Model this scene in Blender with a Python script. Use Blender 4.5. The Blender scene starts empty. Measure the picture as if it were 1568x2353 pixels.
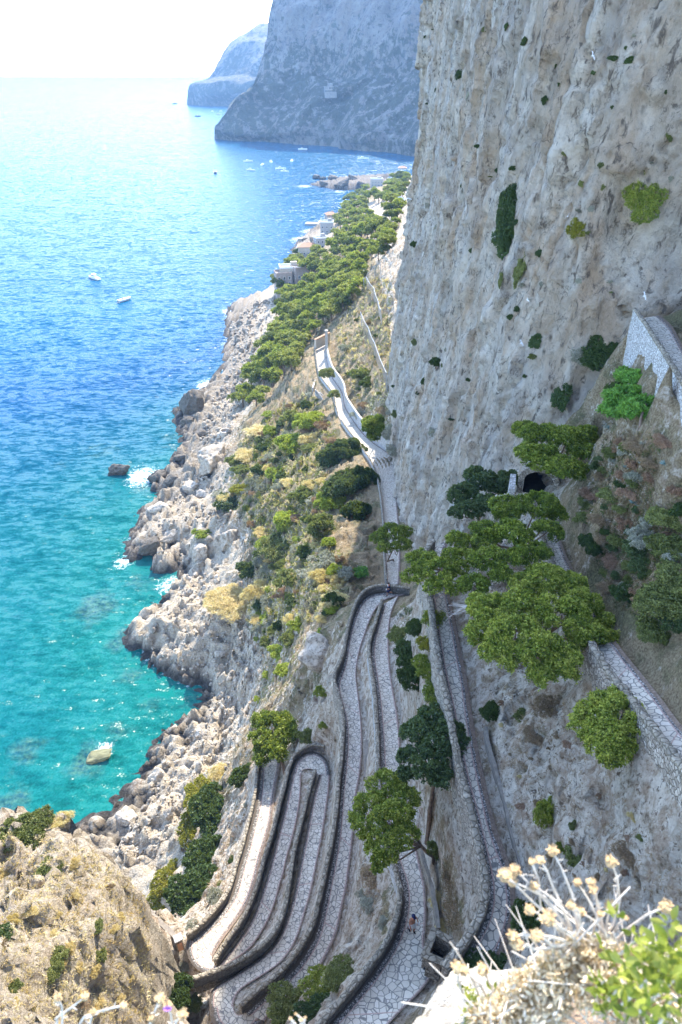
import bpy, bmesh, math, random
import numpy as np
from mathutils import Vector, Matrix, Euler
from mathutils.bvhtree import BVHTree
from mathutils.kdtree import KDTree
PI = math.pi
R = math.radians
random.seed(7)
rng = np.random.default_rng(7)
scene = bpy.context.scene
COL = scene.collection

# ------------------------------------------------------------------ camera
CAM_Z, PITCH, FOC = 120.0, R(32.5), 1600.0        # focal length in units of a 1568 x 2353 picture
SP, CP = math.sin(PITCH), math.cos(PITCH)

def ray(u, v):
    a, b = (u - 784) / FOC, (1176.5 - v) / FOC
    return Vector((a, CP + b * SP, -SP + b * CP))

def P(u, v, z):
    d = ray(u, v)
    t = (z - CAM_Z) / d.z
    return Vector((d.x * t, d.y * t, z))

def Pd(u, v, depth):
    d = ray(u, v)
    return Vector((d.x * depth, d.y * depth, CAM_Z + d.z * depth))

def Q(pts):                                          # 2730-wide source pixels -> 1568-wide
    return [(x / 1.7411, y / 1.7411) for x, y in pts]

# ------------------------------------------------------------------ numpy noise
def _hash(ix, iy, iz, seed):
    h = (ix.astype(np.int64) * 374761393 + iy.astype(np.int64) * 668265263 + iz.astype(np.int64) * 2147483647 + seed * 144665) & 0xffffffff
    h = ((h ^ (h >> 13)) * 1274126177) & 0xffffffff
    h = ((h ^ (h >> 16)) * 2246822519) & 0xffffffff
    return h ^ (h >> 15)

def vnoise(p, seed=0):
    """3-D gradient-like value noise, -1..1"""
    p = np.asarray(p, float)
    i = np.floor(p)
    f = p - i
    w = f * f * f * (f * (f * 6 - 15) + 10)
    i = i.astype(np.int64)
    out = 0
    for dx in (0, 1):
        wx = w[:, 0] if dx else 1 - w[:, 0]
        for dy in (0, 1):
            wy = w[:, 1] if dy else 1 - w[:, 1]
            for dz in (0, 1):
                wz = w[:, 2] if dz else 1 - w[:, 2]
                h = _hash(i[:, 0] + dx, i[:, 1] + dy, i[:, 2] + dz, seed)
                out = out + wx * wy * wz * ((h & 0xffff) / 32767.5 - 1)
    return out

def fbm(p, octaves=4, seed=0, ridged=False, gain=.5):
    p = np.asarray(p, float)
    a, s, t = 1.0, 0, 0
    for o in range(octaves):
        n = vnoise(p * (2.03 ** o) + o * 17.3, seed + o)
        if ridged:
            n = 1 - 2 * np.abs(n)
        s = s + a * n
        t += a
        a *= gain
    return s / t

def cells(p, seed=0):
    """nearest jittered cell: random value of the cell, a random tilt inside it, and F2-F1"""
    p = np.asarray(p, float); i0 = np.floor(p).astype(np.int64)
    d1 = np.full(len(p), 9.0); d2 = np.full(len(p), 9.0); val = np.zeros(len(p)); tilt = np.zeros(len(p))
    for dx in (-1, 0, 1):
        for dy in (-1, 0, 1):
            for dz in (-1, 0, 1):
                ix, iy, iz = i0[:, 0] + dx, i0[:, 1] + dy, i0[:, 2] + dz
                h = _hash(ix, iy, iz, seed); h2 = _hash(ix, iy, iz, seed + 7); h3 = _hash(ix, iy, iz, seed + 13); h4 = _hash(ix, iy, iz, seed + 29)
                r = np.stack([ix + (h & 0xffff) / 65535, iy + (h2 & 0xffff) / 65535, iz + (h3 & 0xffff) / 65535], 1) - p
                d = (r * r).sum(1)
                c = d < d1
                d2 = np.where(c, d1, np.minimum(d2, d)); d1 = np.where(c, d, d1)
                val = np.where(c, (h4 & 0xffff) / 32767.5 - 1, val)
                tl = r[:, 0] * ((h4 >> 4 & 0xff) / 127.5 - 1) + r[:, 1] * ((h4 >> 8 & 0xff) / 127.5 - 1) + r[:, 2] * ((h4 >> 12 & 0xff) / 127.5 - 1)
                tilt = np.where(c, tl, tilt)
    return val, tilt, np.sqrt(d2) - np.sqrt(d1)

# ------------------------------------------------------------------ object helpers
def make_mesh(name, V, F, mats=None, smooth=False, attrs=None, mat_idx=None):
    """V (n,3) array; F list of faces or (m,k) int array"""
    me = bpy.data.meshes.new(name)
    V = np.asarray(V, np.float32).reshape(-1, 3)
    if isinstance(F, np.ndarray) and F.ndim == 2:
        m, k = F.shape
        me.vertices.add(len(V)); me.vertices.foreach_set('co', V.ravel())
        me.loops.add(m * k); me.loops.foreach_set('vertex_index', F.astype(np.int32).ravel())
        me.polygons.add(m)
        me.polygons.foreach_set('loop_start', np.arange(0, m * k, k, dtype=np.int32))
        me.update(calc_edges=True)
    else:
        me.from_pydata([tuple(map(float, v)) for v in V], [], [tuple(f) for f in F])
        me.update()
    if smooth:
        me.polygons.foreach_set('use_smooth', np.ones(len(me.polygons), bool))
    for nm, arr in (attrs or {}).items():
        arr = np.asarray(arr, np.float32)
        if arr.ndim == 1:
            at = me.attributes.new(nm, 'FLOAT', 'POINT'); at.data.foreach_set('value', arr)
        else:
            at = me.attributes.new(nm, 'FLOAT_COLOR', 'POINT')
            if arr.shape[1] == 3:
                arr = np.concatenate([arr, np.ones((len(arr), 1), np.float32)], 1)
            at.data.foreach_set('color', arr.ravel())
    for m in (mats if isinstance(mats, (list, tuple)) else [mats] if mats else []):
        me.materials.append(m)
    if mat_idx is not None:
        me.polygons.foreach_set('material_index', np.asarray(mat_idx, np.int32))
    return me

def link(name, me, parent=None):
    o = bpy.data.objects.new(name, me)
    COL.objects.link(o)
    if parent is not None:
        o.parent = parent
    return o

def tag(o, label, cat, group=None, kind=None):
    o['label'] = label
    o['category'] = cat
    if group: o['group'] = group
    if kind: o['kind'] = kind
    return o

def thing(name, label, cat, loc=(0, 0, 0), rotz=0.0, group=None):
    o = bpy.data.objects.new(name, None)
    COL.objects.link(o)
    o.empty_display_size = .2
    o.location = loc
    o.rotation_euler = (0, 0, rotz)
    return tag(o, label, cat, group)

def dup(o, parent=None):
    c = o.copy()
    COL.objects.link(c)
    if parent is not None:
        c.parent = parent
    for ch in list(o.children):
        dup(ch, c)
    return c

class MB:
    """collects simple shapes for one mesh"""
    def __init__(s):
        s.V, s.F, s.M = [], [], []
    def add(s, V, F, m=0):
        o = len(s.V)
        s.V += [tuple(v) for v in V]
        s.F += [tuple(i + o for i in f) for f in F]
        s.M += [m] * len(F)
    def box(s, c, d, rz=0.0, m=0, taper=1.0):
        cx, cy, cz = c; dx, dy, dz = d[0] / 2, d[1] / 2, d[2] / 2
        co, si = math.cos(rz), math.sin(rz)
        V = []
        for z, k in ((-dz, 1), (dz, taper)):
            for x, y in ((-dx, -dy), (dx, -dy), (dx, dy), (-dx, dy)):
                x, y = x * k, y * k
                V.append((cx + x * co - y * si, cy + x * si + y * co, cz + z))
        s.add(V, [(3, 2, 1, 0), (4, 5, 6, 7), (0, 1, 5, 4), (1, 2, 6, 5), (2, 3, 7, 6), (3, 0, 4, 7)], m)
    def tube(s, pts, rad, n=6, m=0, caps=True):
        pts = [Vector(p) for p in pts]
        if not isinstance(rad, (list, tuple)): rad = [rad] * len(pts)
        V, F = [], []
        prev = None
        for i, p in enumerate(pts):
            d = (pts[min(i + 1, len(pts) - 1)] - pts[max(i - 1, 0)])
            if d.length < 1e-9: d = Vector((0, 0, 1))
            d.normalize()
            ref = prev if prev is not None else (Vector((1, 0, 0)) if abs(d.x) < .8 else Vector((0, 1, 0)))
            a = (ref - d * ref.dot(d)).normalized(); b = d.cross(a)
            prev = a
            for k in range(n):
                t = 2 * PI * k / n
                V.append(p + (a * math.cos(t) + b * math.sin(t)) * rad[i])
        for i in range(len(pts) - 1):
            for k in range(n):
                F.append((i * n + k, i * n + (k + 1) % n, (i + 1) * n + (k + 1) % n, (i + 1) * n + k))
        if caps:
            F.append(tuple(reversed(range(n)))); F.append(tuple(range((len(pts) - 1) * n, len(pts) * n)))
        s.add(V, F, m)
    def lathe(s, c, prof, n=16, m=0):
        V, F = [], []
        for r, z in prof:
            for k in range(n):
                t = 2 * PI * k / n
                V.append((c[0] + r * math.cos(t), c[1] + r * math.sin(t), c[2] + z))
        for i in range(len(prof) - 1):
            for k in range(n):
                F.append((i * n + k, i * n + (k + 1) % n, (i + 1) * n + (k + 1) % n, (i + 1) * n + k))
        s.add(V, F, m)
    def ball(s, c, r, seg=8, m=0):
        if not isinstance(r, (list, tuple)): r = (r, r, r)
        V, F = [], []
        rings = seg // 2 + 1
        for i in range(rings + 1):
            ph = PI * i / rings
            for k in range(seg):
                t = 2 * PI * k / seg
                V.append((c[0] + r[0] * math.sin(ph) * math.cos(t), c[1] + r[1] * math.sin(ph) * math.sin(t), c[2] - r[2] * math.cos(ph)))
        for i in range(rings):
            for k in range(seg):
                F.append((i * seg + k, i * seg + (k + 1) % seg, (i + 1) * seg + (k + 1) % seg, (i + 1) * seg + k))
        s.add(V, F, m)
    def mesh(s, name, mats, smooth=False):
        me = make_mesh(name, s.V, s.F, mats, smooth)
        if any(s.M): me.polygons.foreach_set('material_index', np.asarray(s.M, np.int32))
        return me
    def build(s, name, mats, parent=None, smooth=False):
        return link(name, s.mesh(name, mats, smooth), parent)

def resample(pts, n=None, step=None):
    pts = np.array([tuple(p) for p in pts], float)
    d = np.r_[0, np.cumsum(np.linalg.norm(np.diff(pts, axis=0), axis=1))]
    if n is None: n = max(2, int(d[-1] / step) + 1)
    t = np.linspace(0, d[-1], n)
    return np.stack([np.interp(t, d, pts[:, k]) for k in range(pts.shape[1])], 1)

def smooth_poly(pts, it=2):
    pts = np.array([tuple(p) for p in pts], float)
    for _ in range(it):
        q = [pts[0]]
        for a, b in zip(pts[:-1], pts[1:]):
            q += [a * .75 + b * .25, a * .25 + b * .75]
        q.append(pts[-1])
        pts = np.array(q)
    return pts
# ------------------------------------------------------------------ materials
class NT:
    def __init__(s, name):
        s.m = bpy.data.materials.new(name); s.m.use_nodes = True
        s.t = s.m.node_tree; s.t.nodes.clear()
        s.out = s.n('ShaderNodeOutputMaterial')
    def n(s, typ, **kw):
        nd = s.t.nodes.new(typ)
        for k, v in kw.items(): setattr(nd, k, v)
        return nd
    def l(s, a, b): s.t.links.new(a, b)
    def put(s, sock, v):
        if isinstance(v, bpy.types.NodeSocket): s.l(v, sock)
        elif v is not None:
            if sock.type == 'RGBA' and len(v) == 3: v = (*v, 1)
            sock.default_value = v
    def coord(s, kind='Object'): return s.n('ShaderNodeTexCoord').outputs[kind]
    def mapping(s, vec, scale=(1, 1, 1), rot=(0, 0, 0), loc=(0, 0, 0)):
        m = s.n('ShaderNodeMapping'); s.l(vec, m.inputs[0])
        m.inputs['Scale'].default_value = scale; m.inputs['Rotation'].default_value = rot; m.inputs['Location'].default_value = loc
        return m.outputs[0]
    def noise(s, vec, scale, detail=4, rough=.55, dist=0.0, out='Fac'):
        nd = s.n('ShaderNodeTexNoise'); s.put(nd.inputs['Vector'], vec)
        nd.inputs['Scale'].default_value = scale; nd.inputs['Detail'].default_value = detail
        nd.inputs['Roughness'].default_value = rough; nd.inputs['Distortion'].default_value = dist
        return nd.outputs[out]
    def voro(s, vec, scale, feature='F1', out='Distance', rand=1.0):
        nd = s.n('ShaderNodeTexVoronoi', feature=feature); s.put(nd.inputs['Vector'], vec)
        nd.inputs['Scale'].default_value = scale; nd.inputs['Randomness'].default_value = rand
        return nd.outputs[out]
    def ramp(s, fac, stops, interp='LINEAR'):
        nd = s.n('ShaderNodeValToRGB'); s.l(fac, nd.inputs[0]); cr = nd.color_ramp; cr.interpolation = interp
        while len(cr.elements) < len(stops): cr.elements.new(.5)
        for e, (p, c) in zip(cr.elements, stops):
            e.position = p
            e.color = (c, c, c, 1) if isinstance(c, (int, float)) else (*c, 1)
        return nd.outputs[0]
    def mix(s, fac, a, b, mode='MIX'):
        nd = s.n('ShaderNodeMix', data_type='RGBA', blend_type=mode)
        s.put(nd.inputs[0], fac); s.put(nd.inputs[6], a); s.put(nd.inputs[7], b)
        return nd.outputs[2]
    def math(s, op, a, b=None, c=None, clamp=False):
        nd = s.n('ShaderNodeMath', operation=op, use_clamp=clamp)
        s.put(nd.inputs[0], a)
        if b is not None: s.put(nd.inputs[1], b)
        if c is not None: s.put(nd.inputs[2], c)
        return nd.outputs[0]
    def attr(s, name, out='Fac'):
        return s.n('ShaderNodeAttribute', attribute_name=name).outputs[out]
    def bump(s, height, strength=.5, dist=.1, normal=None):
        nd = s.n('ShaderNodeBump'); s.l(height, nd.inputs['Height'])
        nd.inputs['Strength'].default_value = strength; nd.inputs['Distance'].default_value = dist
        if normal is not None: s.l(normal, nd.inputs['Normal'])
        return nd.outputs[0]
    def bsdf(s, color, rough=.85, normal=None, spec=.3, metal=0.0):
        b = s.n('ShaderNodeBsdfPrincipled')
        s.put(b.inputs['Base Color'], color); s.put(b.inputs['Roughness'], rough)
        b.inputs['Specular IOR Level'].default_value = spec; b.inputs['Metallic'].default_value = metal
        if normal is not None: s.l(normal, b.inputs['Normal'])
        s.l(b.outputs[0], s.out.inputs['Surface'])
        return b

def simple(name, col, rough=.7, var=.12, scale=6.0, spec=.3, metal=0.0, bump=0.0):
    t = NT(name); c = t.coord()
    n = t.noise(c, scale, 5)
    dark = tuple(x * (1 - var) for x in col); lite = tuple(min(1, x * (1 + var)) for x in col)
    colr = t.ramp(n, [(.3, dark), (.7, lite)])
    nm = t.bump(t.noise(c, scale * 4, 4), bump, .02) if bump else None
    t.bsdf(colr, rough, nm, spec, metal)
    return t.m

def mat_terrain():
    t = NT('limestone_ground'); c = t.coord()
    mask = t.attr('mask', 'Color')
    sep = t.n('ShaderNodeSeparateColor'); t.l(mask, sep.inputs[0])
    grass, scree, wet = sep.outputs[0], sep.outputs[1], sep.outputs[2]
    n1 = t.noise(c, .35, 6, .6); n2 = t.noise(c, 1.5, 7, .68, .5); n3 = t.noise(c, 7.0, 5, .62); n4 = t.noise(c, 3.4, 6, .7, .8)
    rock = t.ramp(n2, [(.32, (.15, .105, .065)), (.42, (.46, .375, .275)), (.51, (.67, .585, .47)), (.69, (.82, .74, .615))])
    rock = t.mix(t.ramp(n4, [(.37, .95), (.46, 0.0)]), rock, (.12, .08, .05))
    tan = t.ramp(n3, [(.3, (.25, .15, .085)), (.7, (.52, .38, .26))])
    rock = t.mix(t.ramp(t.noise(c, .8, 6, .75), [(.47, 0.0), (.60, .7)]), rock, tan)
    cr = t.ramp(t.voro(t.mapping(c, (.75, .75, .5)), 1.0, 'DISTANCE_TO_EDGE'), [(0.0, .75), (.05, 0.0)])
    soil = t.ramp(n3, [(.25, (.13, .085, .05)), (.5, (.33, .25, .15)), (.75, (.55, .45, .28))])
    green = t.ramp(n3, [(.3, (.05, .06, .03)), (.7, (.19, .19, .08))])
    soil = t.mix(t.ramp(n1, [(.48, 0.0), (.6, .7)]), soil, green)
    gf = t.math('ADD', grass, t.math('MULTIPLY', t.math('SUBTRACT', t.noise(c, 1.1, 7, .72), .5), 2.4), clamp=True)
    gf = t.ramp(gf, [(.35, 0.0), (.58, 1.0)])
    col = t.mix(gf, rock, soil)
    sv = t.voro(c, 1.3, 'DISTANCE_TO_EDGE')
    sc = t.ramp(n3, [(.3, (.40, .32, .22)), (.7, (.74, .66, .53))])
    sc = t.mix(t.ramp(sv, [(0.0, .5), (.10, 0.0)]), sc, (.20, .15, .10))
    col = t.mix(t.math('MULTIPLY', scree, .8), col, sc)
    col = t.mix(wet, col, t.ramp(n2, [(.3, (.025, .022, .02)), (.7, (.11, .10, .09))]))
    h = t.math('ADD', t.math('MULTIPLY', t.noise(c, 1.1, 9, .72), 1.5), t.math('MULTIPLY', n4, .5))
    nm = t.bump(h, 1.0, .7)
    t.bsdf(col, .92, nm, .15)
    return t.m

def mat_cliff(far=False):
    t = NT('limestone_cliff' if not far else 'distant_cliff_rock'); c = t.coord()
    k = .12 if far else 1.0
    w = t.mapping(c, (k, k, k))
    sx_ = t.n('ShaderNodeSeparateXYZ'); t.l(c, sx_.inputs[0]); cx_ = t.n('ShaderNodeCombineXYZ')
    t.l(sx_.outputs[0], cx_.inputs[0]); t.l(t.math('MULTIPLY_ADD', sx_.outputs[2], .30, sx_.outputs[1]), cx_.inputs[1]); t.l(sx_.outputs[2], cx_.inputs[2])
    lean = cx_.outputs[0]                                     # beds and streaks lean a little
    st = t.mapping(lean, (.42 * k, .42 * k, .11 * k))
    wob = t.noise(w, .25, 3, out='Color')
    mixv = t.n('ShaderNodeVectorMath', operation='MULTIPLY_ADD')
    t.l(wob, mixv.inputs[0]); mixv.inputs[1].default_value = (.9, .9, .25); t.l(st, mixv.inputs[2])
    s1 = t.noise(mixv.outputs[0], 1.6, 7, .62); s2 = t.noise(mixv.outputs[0], .7, 6, .6)
    s3 = t.noise(t.mapping(lean, (1.5 * k, 1.5 * k, .55 * k)), 1.0, 9, .68, .5)
    base = t.ramp(s1, [(.30, (.38, .295, .21)), (.41, (.65, .555, .44)), (.53, (.80, .715, .60)), (.70, (.89, .815, .70))])
    tan = t.ramp(s3, [(.3, (.38, .22, .11)), (.7, (.74, .53, .34))])
    base = t.mix(t.ramp(s2, [(.46, 0.0), (.60, .62)]), base, tan)
    blue = t.ramp(t.noise(mixv.outputs[0], .45, 5, .6), [(.5, 0.0), (.62, .42)])
    base = t.mix(blue, base, t.ramp(s1, [(.3, (.28, .28, .28)), (.7, (.54, .55, .56))]))
    spk = t.noise(w, 1.3, 8, .72)
    base = t.mix(t.ramp(spk, [(.36, .55), (.46, 0.0)]), base, (.26, .20, .15))
    base = t.mix(t.ramp(t.noise(w, .075, 4, .6), [(.45, 0.0), (.58, .30)]), base, (.68, .53, .39))
    dk = t.ramp(s3, [(.36, .9), (.45, 0.0)])
    base = t.mix(dk, base, (.15, .12, .095))
    cw = t.n('ShaderNodeVectorMath', operation='MULTIPLY_ADD'); t.l(t.noise(w, .6, 4, out='Color'), cw.inputs[0]); cw.inputs[1].default_value = (1.6, 1.6, 1.6); t.l(t.mapping(lean, (.34 * k, .34 * k, .12 * k)), cw.inputs[2])
    crk = t.ramp(t.voro(cw.outputs[0], 1.0, 'DISTANCE_TO_EDGE'), [(0.0, .9), (.028, 0.0)])
    pv_ = t.n('ShaderNodeSeparateColor'); t.l(t.voro(cw.outputs[0], 2.4, 'F1', 'Color'), pv_.inputs[0])
    base = t.mix(t.math('MULTIPLY', t.math('SUBTRACT', 1.0, pv_.outputs[0]), .30), base, (.30, .26, .22))
    base = t.mix(t.math('MULTIPLY', crk, t.ramp(t.noise(w, .4, 4), [(.45, 0.0), (.6, .8)])), base, (.12, .095, .075))
    pock = t.ramp(t.voro(t.mapping(c, (.8 * k, .8 * k, .42 * k)), 1.0), [(.05, .8), (.2, 0.0)])
    base = t.mix(t.math('MULTIPLY', pock, t.ramp(t.noise(w, .35, 3), [(.46, 0.0), (.58, 1.0)])), base, (.09, .075, .06))
    gm = t.attr('green')
    gcol = t.ramp(t.noise(w, 3, 4), [(.3, (.035, .045, .02)), (.7, (.10, .11, .055))])
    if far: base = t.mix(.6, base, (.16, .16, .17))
    gf = t.ramp(t.math('ADD', gm, t.math('MULTIPLY', t.math('SUBTRACT', t.noise(w, .55, 6, .7), .5), 1.6)), [(.42, 0.0), (.56, 1.0)])
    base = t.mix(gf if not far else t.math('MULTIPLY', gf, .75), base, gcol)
    h = t.math('ADD', t.math('MULTIPLY', s3, .8), t.math('MULTIPLY', t.noise(w, 1.2, 10, .76), 1.7))
    h = t.math('ADD', h, t.math('MULTIPLY', pv_.outputs[0], .7))
    nm = t.bump(h, 1.0, (.7 if not far else 6.0))
    t.bsdf(base, .92, nm, .15)
    return t.m

def mat_paving():
    t = NT('crazy_paving'); uv = t.coord('UV')
    dl, dr, cross = t.attr('dl'), t.attr('dr'), t.attr('run')
    wn = t.noise(uv, 1.7, 3, out='Color')
    mv = t.n('ShaderNodeVectorMath', operation='MULTIPLY_ADD'); t.l(wn, mv.inputs[0]); mv.inputs[1].default_value = (.18, .18, 0); t.l(uv, mv.inputs[2])
    v = mv.outputs[0]
    e = t.voro(v, 2.9, 'DISTANCE_TO_EDGE', rand=.92); cell = t.voro(v, 2.9, 'F1', 'Color', .92)
    hs = t.n('ShaderNodeSeparateColor'); t.l(cell, hs.inputs[0])
    stone = t.ramp(hs.outputs[0], [(0.0, (.45, .395, .305)), (.5, (.53, .47, .37)), (1.0, (.61, .55, .445))])
    stone = t.mix(t.ramp(t.noise(uv, 9, 5), [(.35, .0), (.7, .35)]), stone, (.34, .30, .27))
    stone = t.mix(t.ramp(t.noise(uv, .23, 4), [(.45, 0.0), (.7, .3)]), stone, (.36, .31, .27))
    mort = t.ramp(t.noise(uv, 14, 3), [(.3, (.135, .125, .11)), (.7, (.21, .195, .175))])
    pav = t.mix(t.ramp(e, [(.035, 1.0), (.065, 0.0)]), stone, mort)
    # cobbled margins
    ce = t.voro(uv, 7.0, 'DISTANCE_TO_EDGE'); cc = t.voro(uv, 7.0, 'F1', 'Color')
    hc = t.n('ShaderNodeSeparateColor'); t.l(cc, hc.inputs[0])
    cob = t.ramp(hc.outputs[0], [(0.0, (.16, .145, .13)), (1.0, (.40, .37, .34))])
    cob = t.mix(t.ramp(ce, [(.07, 1.0), (.14, 0.0)]), cob, (.05, .045, .04))
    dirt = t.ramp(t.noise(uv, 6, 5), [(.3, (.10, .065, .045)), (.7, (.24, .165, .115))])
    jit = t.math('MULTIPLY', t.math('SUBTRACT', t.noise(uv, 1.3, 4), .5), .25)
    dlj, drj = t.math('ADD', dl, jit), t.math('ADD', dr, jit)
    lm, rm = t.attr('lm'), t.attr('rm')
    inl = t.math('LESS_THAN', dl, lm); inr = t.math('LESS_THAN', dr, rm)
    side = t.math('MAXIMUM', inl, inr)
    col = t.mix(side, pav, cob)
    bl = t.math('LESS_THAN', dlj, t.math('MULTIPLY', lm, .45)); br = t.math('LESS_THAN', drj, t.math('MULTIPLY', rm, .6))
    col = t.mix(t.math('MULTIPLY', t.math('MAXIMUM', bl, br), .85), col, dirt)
    dark_edge = t.ramp(t.math('SUBTRACT', dlj, t.math('MULTIPLY', lm, .48)), [(0.0, 1.0), (.08, 0.0)])
    col = t.mix(t.math('MULTIPLY', dark_edge, .85), col, (.055, .045, .036))  # near-black strip along the left edge of the paving
    # thin red brick lines: along both margins and across every few metres
    la = t.math('LESS_THAN', t.math('ABSOLUTE', t.math('SUBTRACT', dl, lm)), .045)
    ra = t.math('LESS_THAN', t.math('ABSOLUTE', t.math('SUBTRACT', dr, rm)), .045)
    cr = t.math('LESS_THAN', t.math('PINGPONG', cross, 3.1), .05)
    cr = t.math('MULTIPLY', cr, t.math('SUBTRACT', 1.0, side))
    red = t.math('MAXIMUM', t.math('MAXIMUM', la, ra), cr)
    redc = t.ramp(t.noise(uv, 8, 3), [(.3, (.26, .15, .12)), (.7, (.42, .30, .26))])
    col = t.mix(t.math('MULTIPLY', red, .8), col, redc)
    nm = t.bump(t.ramp(e, [(0.0, 0.0), (.1, 1.0)]), .5, .03)
    t.bsdf(col, .75, nm, .3)
    return t.m

def mat_stone(name, a, b, mortar, scale=3.2, zs=1.5, spots=True):
    t = NT(name); c = t.coord()
    v = t.mapping(c, (1, 1, zs))
    e = t.voro(v, scale, 'DISTANCE_TO_EDGE'); cell = t.voro(v, scale, 'F1', 'Color')
    hs = t.n('ShaderNodeSeparateColor'); t.l(cell, hs.inputs[0])
    col = t.ramp(hs.outputs[0], [(0.0, a), (1.0, b)])
    col = t.mix(t.ramp(t.noise(c, 7, 6, .65), [(.4, 0.0), (.7, .55)]), col, tuple(x * .45 for x in a))
    col = t.mix(t.ramp(e, [(.03, 1.0), (.09, 0.0)]), col, mortar)
    if spots:
        sp = t.ramp(t.voro(c, 4.5), [(.05, 1.0), (.11, 0.0)])
        sp = t.math('MULTIPLY', sp, t.ramp(t.noise(c, 2.1, 3), [(.5, 0.0), (.6, 1.0)]))
        col = t.mix(sp, col, (.62, .61, .57))
    h = t.math('ADD', t.ramp(e, [(0.0, 0.0), (.15, 1.0)]), t.math('MULTIPLY', t.noise(c, 12, 4), .5))
    t.bsdf(col, .9, t.bump(h, .8, .06), .2)
    return t.m

def mat_foliage(name, dark, mid, light, trans=.25, rough=.55):
    t = NT(name); tint = t.attr('tint')
    oi = t.n('ShaderNodeObjectInfo').outputs['Random']
    f = t.math('ADD', tint, t.math('MULTIPLY', t.math('SUBTRACT', oi, .5), .4), clamp=True)
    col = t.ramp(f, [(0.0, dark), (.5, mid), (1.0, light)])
    b = t.n('ShaderNodeBsdfPrincipled'); t.put(b.inputs['Base Color'], col); b.inputs['Roughness'].default_value = rough
    b.inputs['Specular IOR Level'].default_value = .25
    tr = t.n('ShaderNodeBsdfTranslucent'); t.put(tr.inputs[0], t.mix(.5, col, (.35, .42, .05)))
    mx = t.n('ShaderNodeMixShader'); mx.inputs[0].default_value = trans
    t.l(b.outputs[0], mx.inputs[1]); t.l(tr.outputs[0], mx.inputs[2]); t.l(mx.outputs[0], t.out.inputs['Surface'])
    return t.m

def mat_sea():
    t = NT('sea_water'); c = t.coord()
    dep = t.attr('shallow'); foam = t.attr('foam'); reef = t.attr('reef')
    nb = t.noise(c, .035, 5, .6); n2 = t.noise(c, .16, 5, .6)
    d = t.math('ADD', dep, t.math('MULTIPLY', t.math('SUBTRACT', nb, .5), .22), clamp=True)
    col = t.ramp(d, [(0.0, (.002, .085, .165)), (.28, (.001, .060, .150)), (.5, (.001, .072, .125)), (.74, (.001, .092, .110)), (1.0, (.004, .118, .108))])
    rf = t.ramp(t.math('ADD', reef, t.math('MULTIPLY', t.math('SUBTRACT', n2, .5), 1.1)), [(.38, 0.0), (.66, .85)])
    col = t.mix(rf, col, t.ramp(t.noise(c, .9, 5), [(.35, (.008, .05, .075)), (.7, (.06, .15, .11))]))
    fn = t.noise(c, .9, 7, .72, .6)
    ff = t.ramp(t.math('ADD', foam, t.math('MULTIPLY', t.math('SUBTRACT', fn, .5), 1.5)), [(.42, 0.0), (.80, 1.0)])
    col = t.mix(ff, col, (.85, .88, .88))
    # swell, chop and ripples: slopes of the water surface
    def slope(vec, scale, det, k, rg=.5):
        cc = t.noise(vec, scale, det, rg, out='Color')
        m_ = t.n('ShaderNodeVectorMath', operation='MULTIPLY_ADD'); t.l(cc, m_.inputs[0])
        m_.inputs[1].default_value = (k * .8, k, 0); m_.inputs[2].default_value = (-k * .4, -k * .5, 0)
        return m_.outputs[0]
    sw = t.mapping(c, (.10, .30, 1), (0, 0, R(-9)))
    def vadd(a_, b_):
        m_ = t.n('ShaderNodeVectorMath', operation='ADD'); t.put(m_.inputs[0], a_); t.put(m_.inputs[1], b_); return m_.outputs[0]
    sl = vadd(vadd(slope(sw, .8, 3, .8), slope(t.mapping(c, (.5, 1.1, 1), (0, 0, R(-14))), .62, 3, 1.6)), vadd(slope(c, 2.3, 2, 1.0), slope(t.mapping(c, (.02, .045, 1), (0, 0, R(12))), .8, 3, .14)))
    nv = t.n('ShaderNodeVectorMath', operation='NORMALIZE'); t.l(vadd(sl, (0, 0, 1)), nv.inputs[0])
    nm = nv.outputs[0]
    rough = t.mix(ff, (.21, .21, .21), (.8, .8, .8))
    b = t.bsdf(col, rough, nm, .09)
    b.inputs['IOR'].default_value = 1.33
    return t.m

M = {}
M['terrain'] = mat_terrain()
M['cliff'] = mat_cliff()
M['far'] = mat_cliff(True)
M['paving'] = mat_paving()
M['wall'] = mat_stone('rubble_wall', (.27, .225, .17), (.56, .50, .42), (.11, .09, .07), 4.0)
M['wall_dark'] = mat_stone('dark_wall_stone', (.12, .115, .105), (.24, .225, .205), (.085, .08, .075), 3.6)  # darker stone for the path-side faces of the walls
M['cap'] = mat_stone('coping_stone', (.23, .195, .145), (.38, .33, .255), (.13, .11, .08), 2.6)
M['pale_wall'] = mat_stone('pale_rubble', (.46, .44, .41), (.70, .68, .65), (.20, .18, .16), 3.4, spots=False)
M['boulder'] = simple('boulder_stone', (.40, .37, .33), .92, .45, 1.8, .15, bump=.9)
M['wet_rock'] = simple('wet_rock', (.11, .10, .09), .6, .6, 1.8, .4, bump=.9)
M['bark'] = simple('bark', (.17, .12, .085), .9, .4, 5, .15, bump=.8)
M['deadwood'] = simple('dead_wood', (.42, .38, .34), .85, .2, 6)
M['pine'] = mat_foliage('pine_needles', (.026, .045, .008), (.14, .195, .022), (.42, .42, .075), .32)
M['pine_far'] = mat_foliage('far_pine_needles', (.045, .07, .012), (.17, .21, .03), (.38, .40, .07), .38)
M['wood_light'] = mat_foliage('light_pine_needles', (.08, .10, .02), (.20, .22, .04), (.38, .37, .09), .3)
M['wood_dark'] = mat_foliage('dark_pine_needles', (.025, .042, .012), (.065, .095, .022), (.15, .17, .04), .25)
M['dark'] = mat_foliage('evergreen_leaves', (.016, .034, .010), (.036, .066, .018), (.07, .11, .032), .2)
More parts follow.
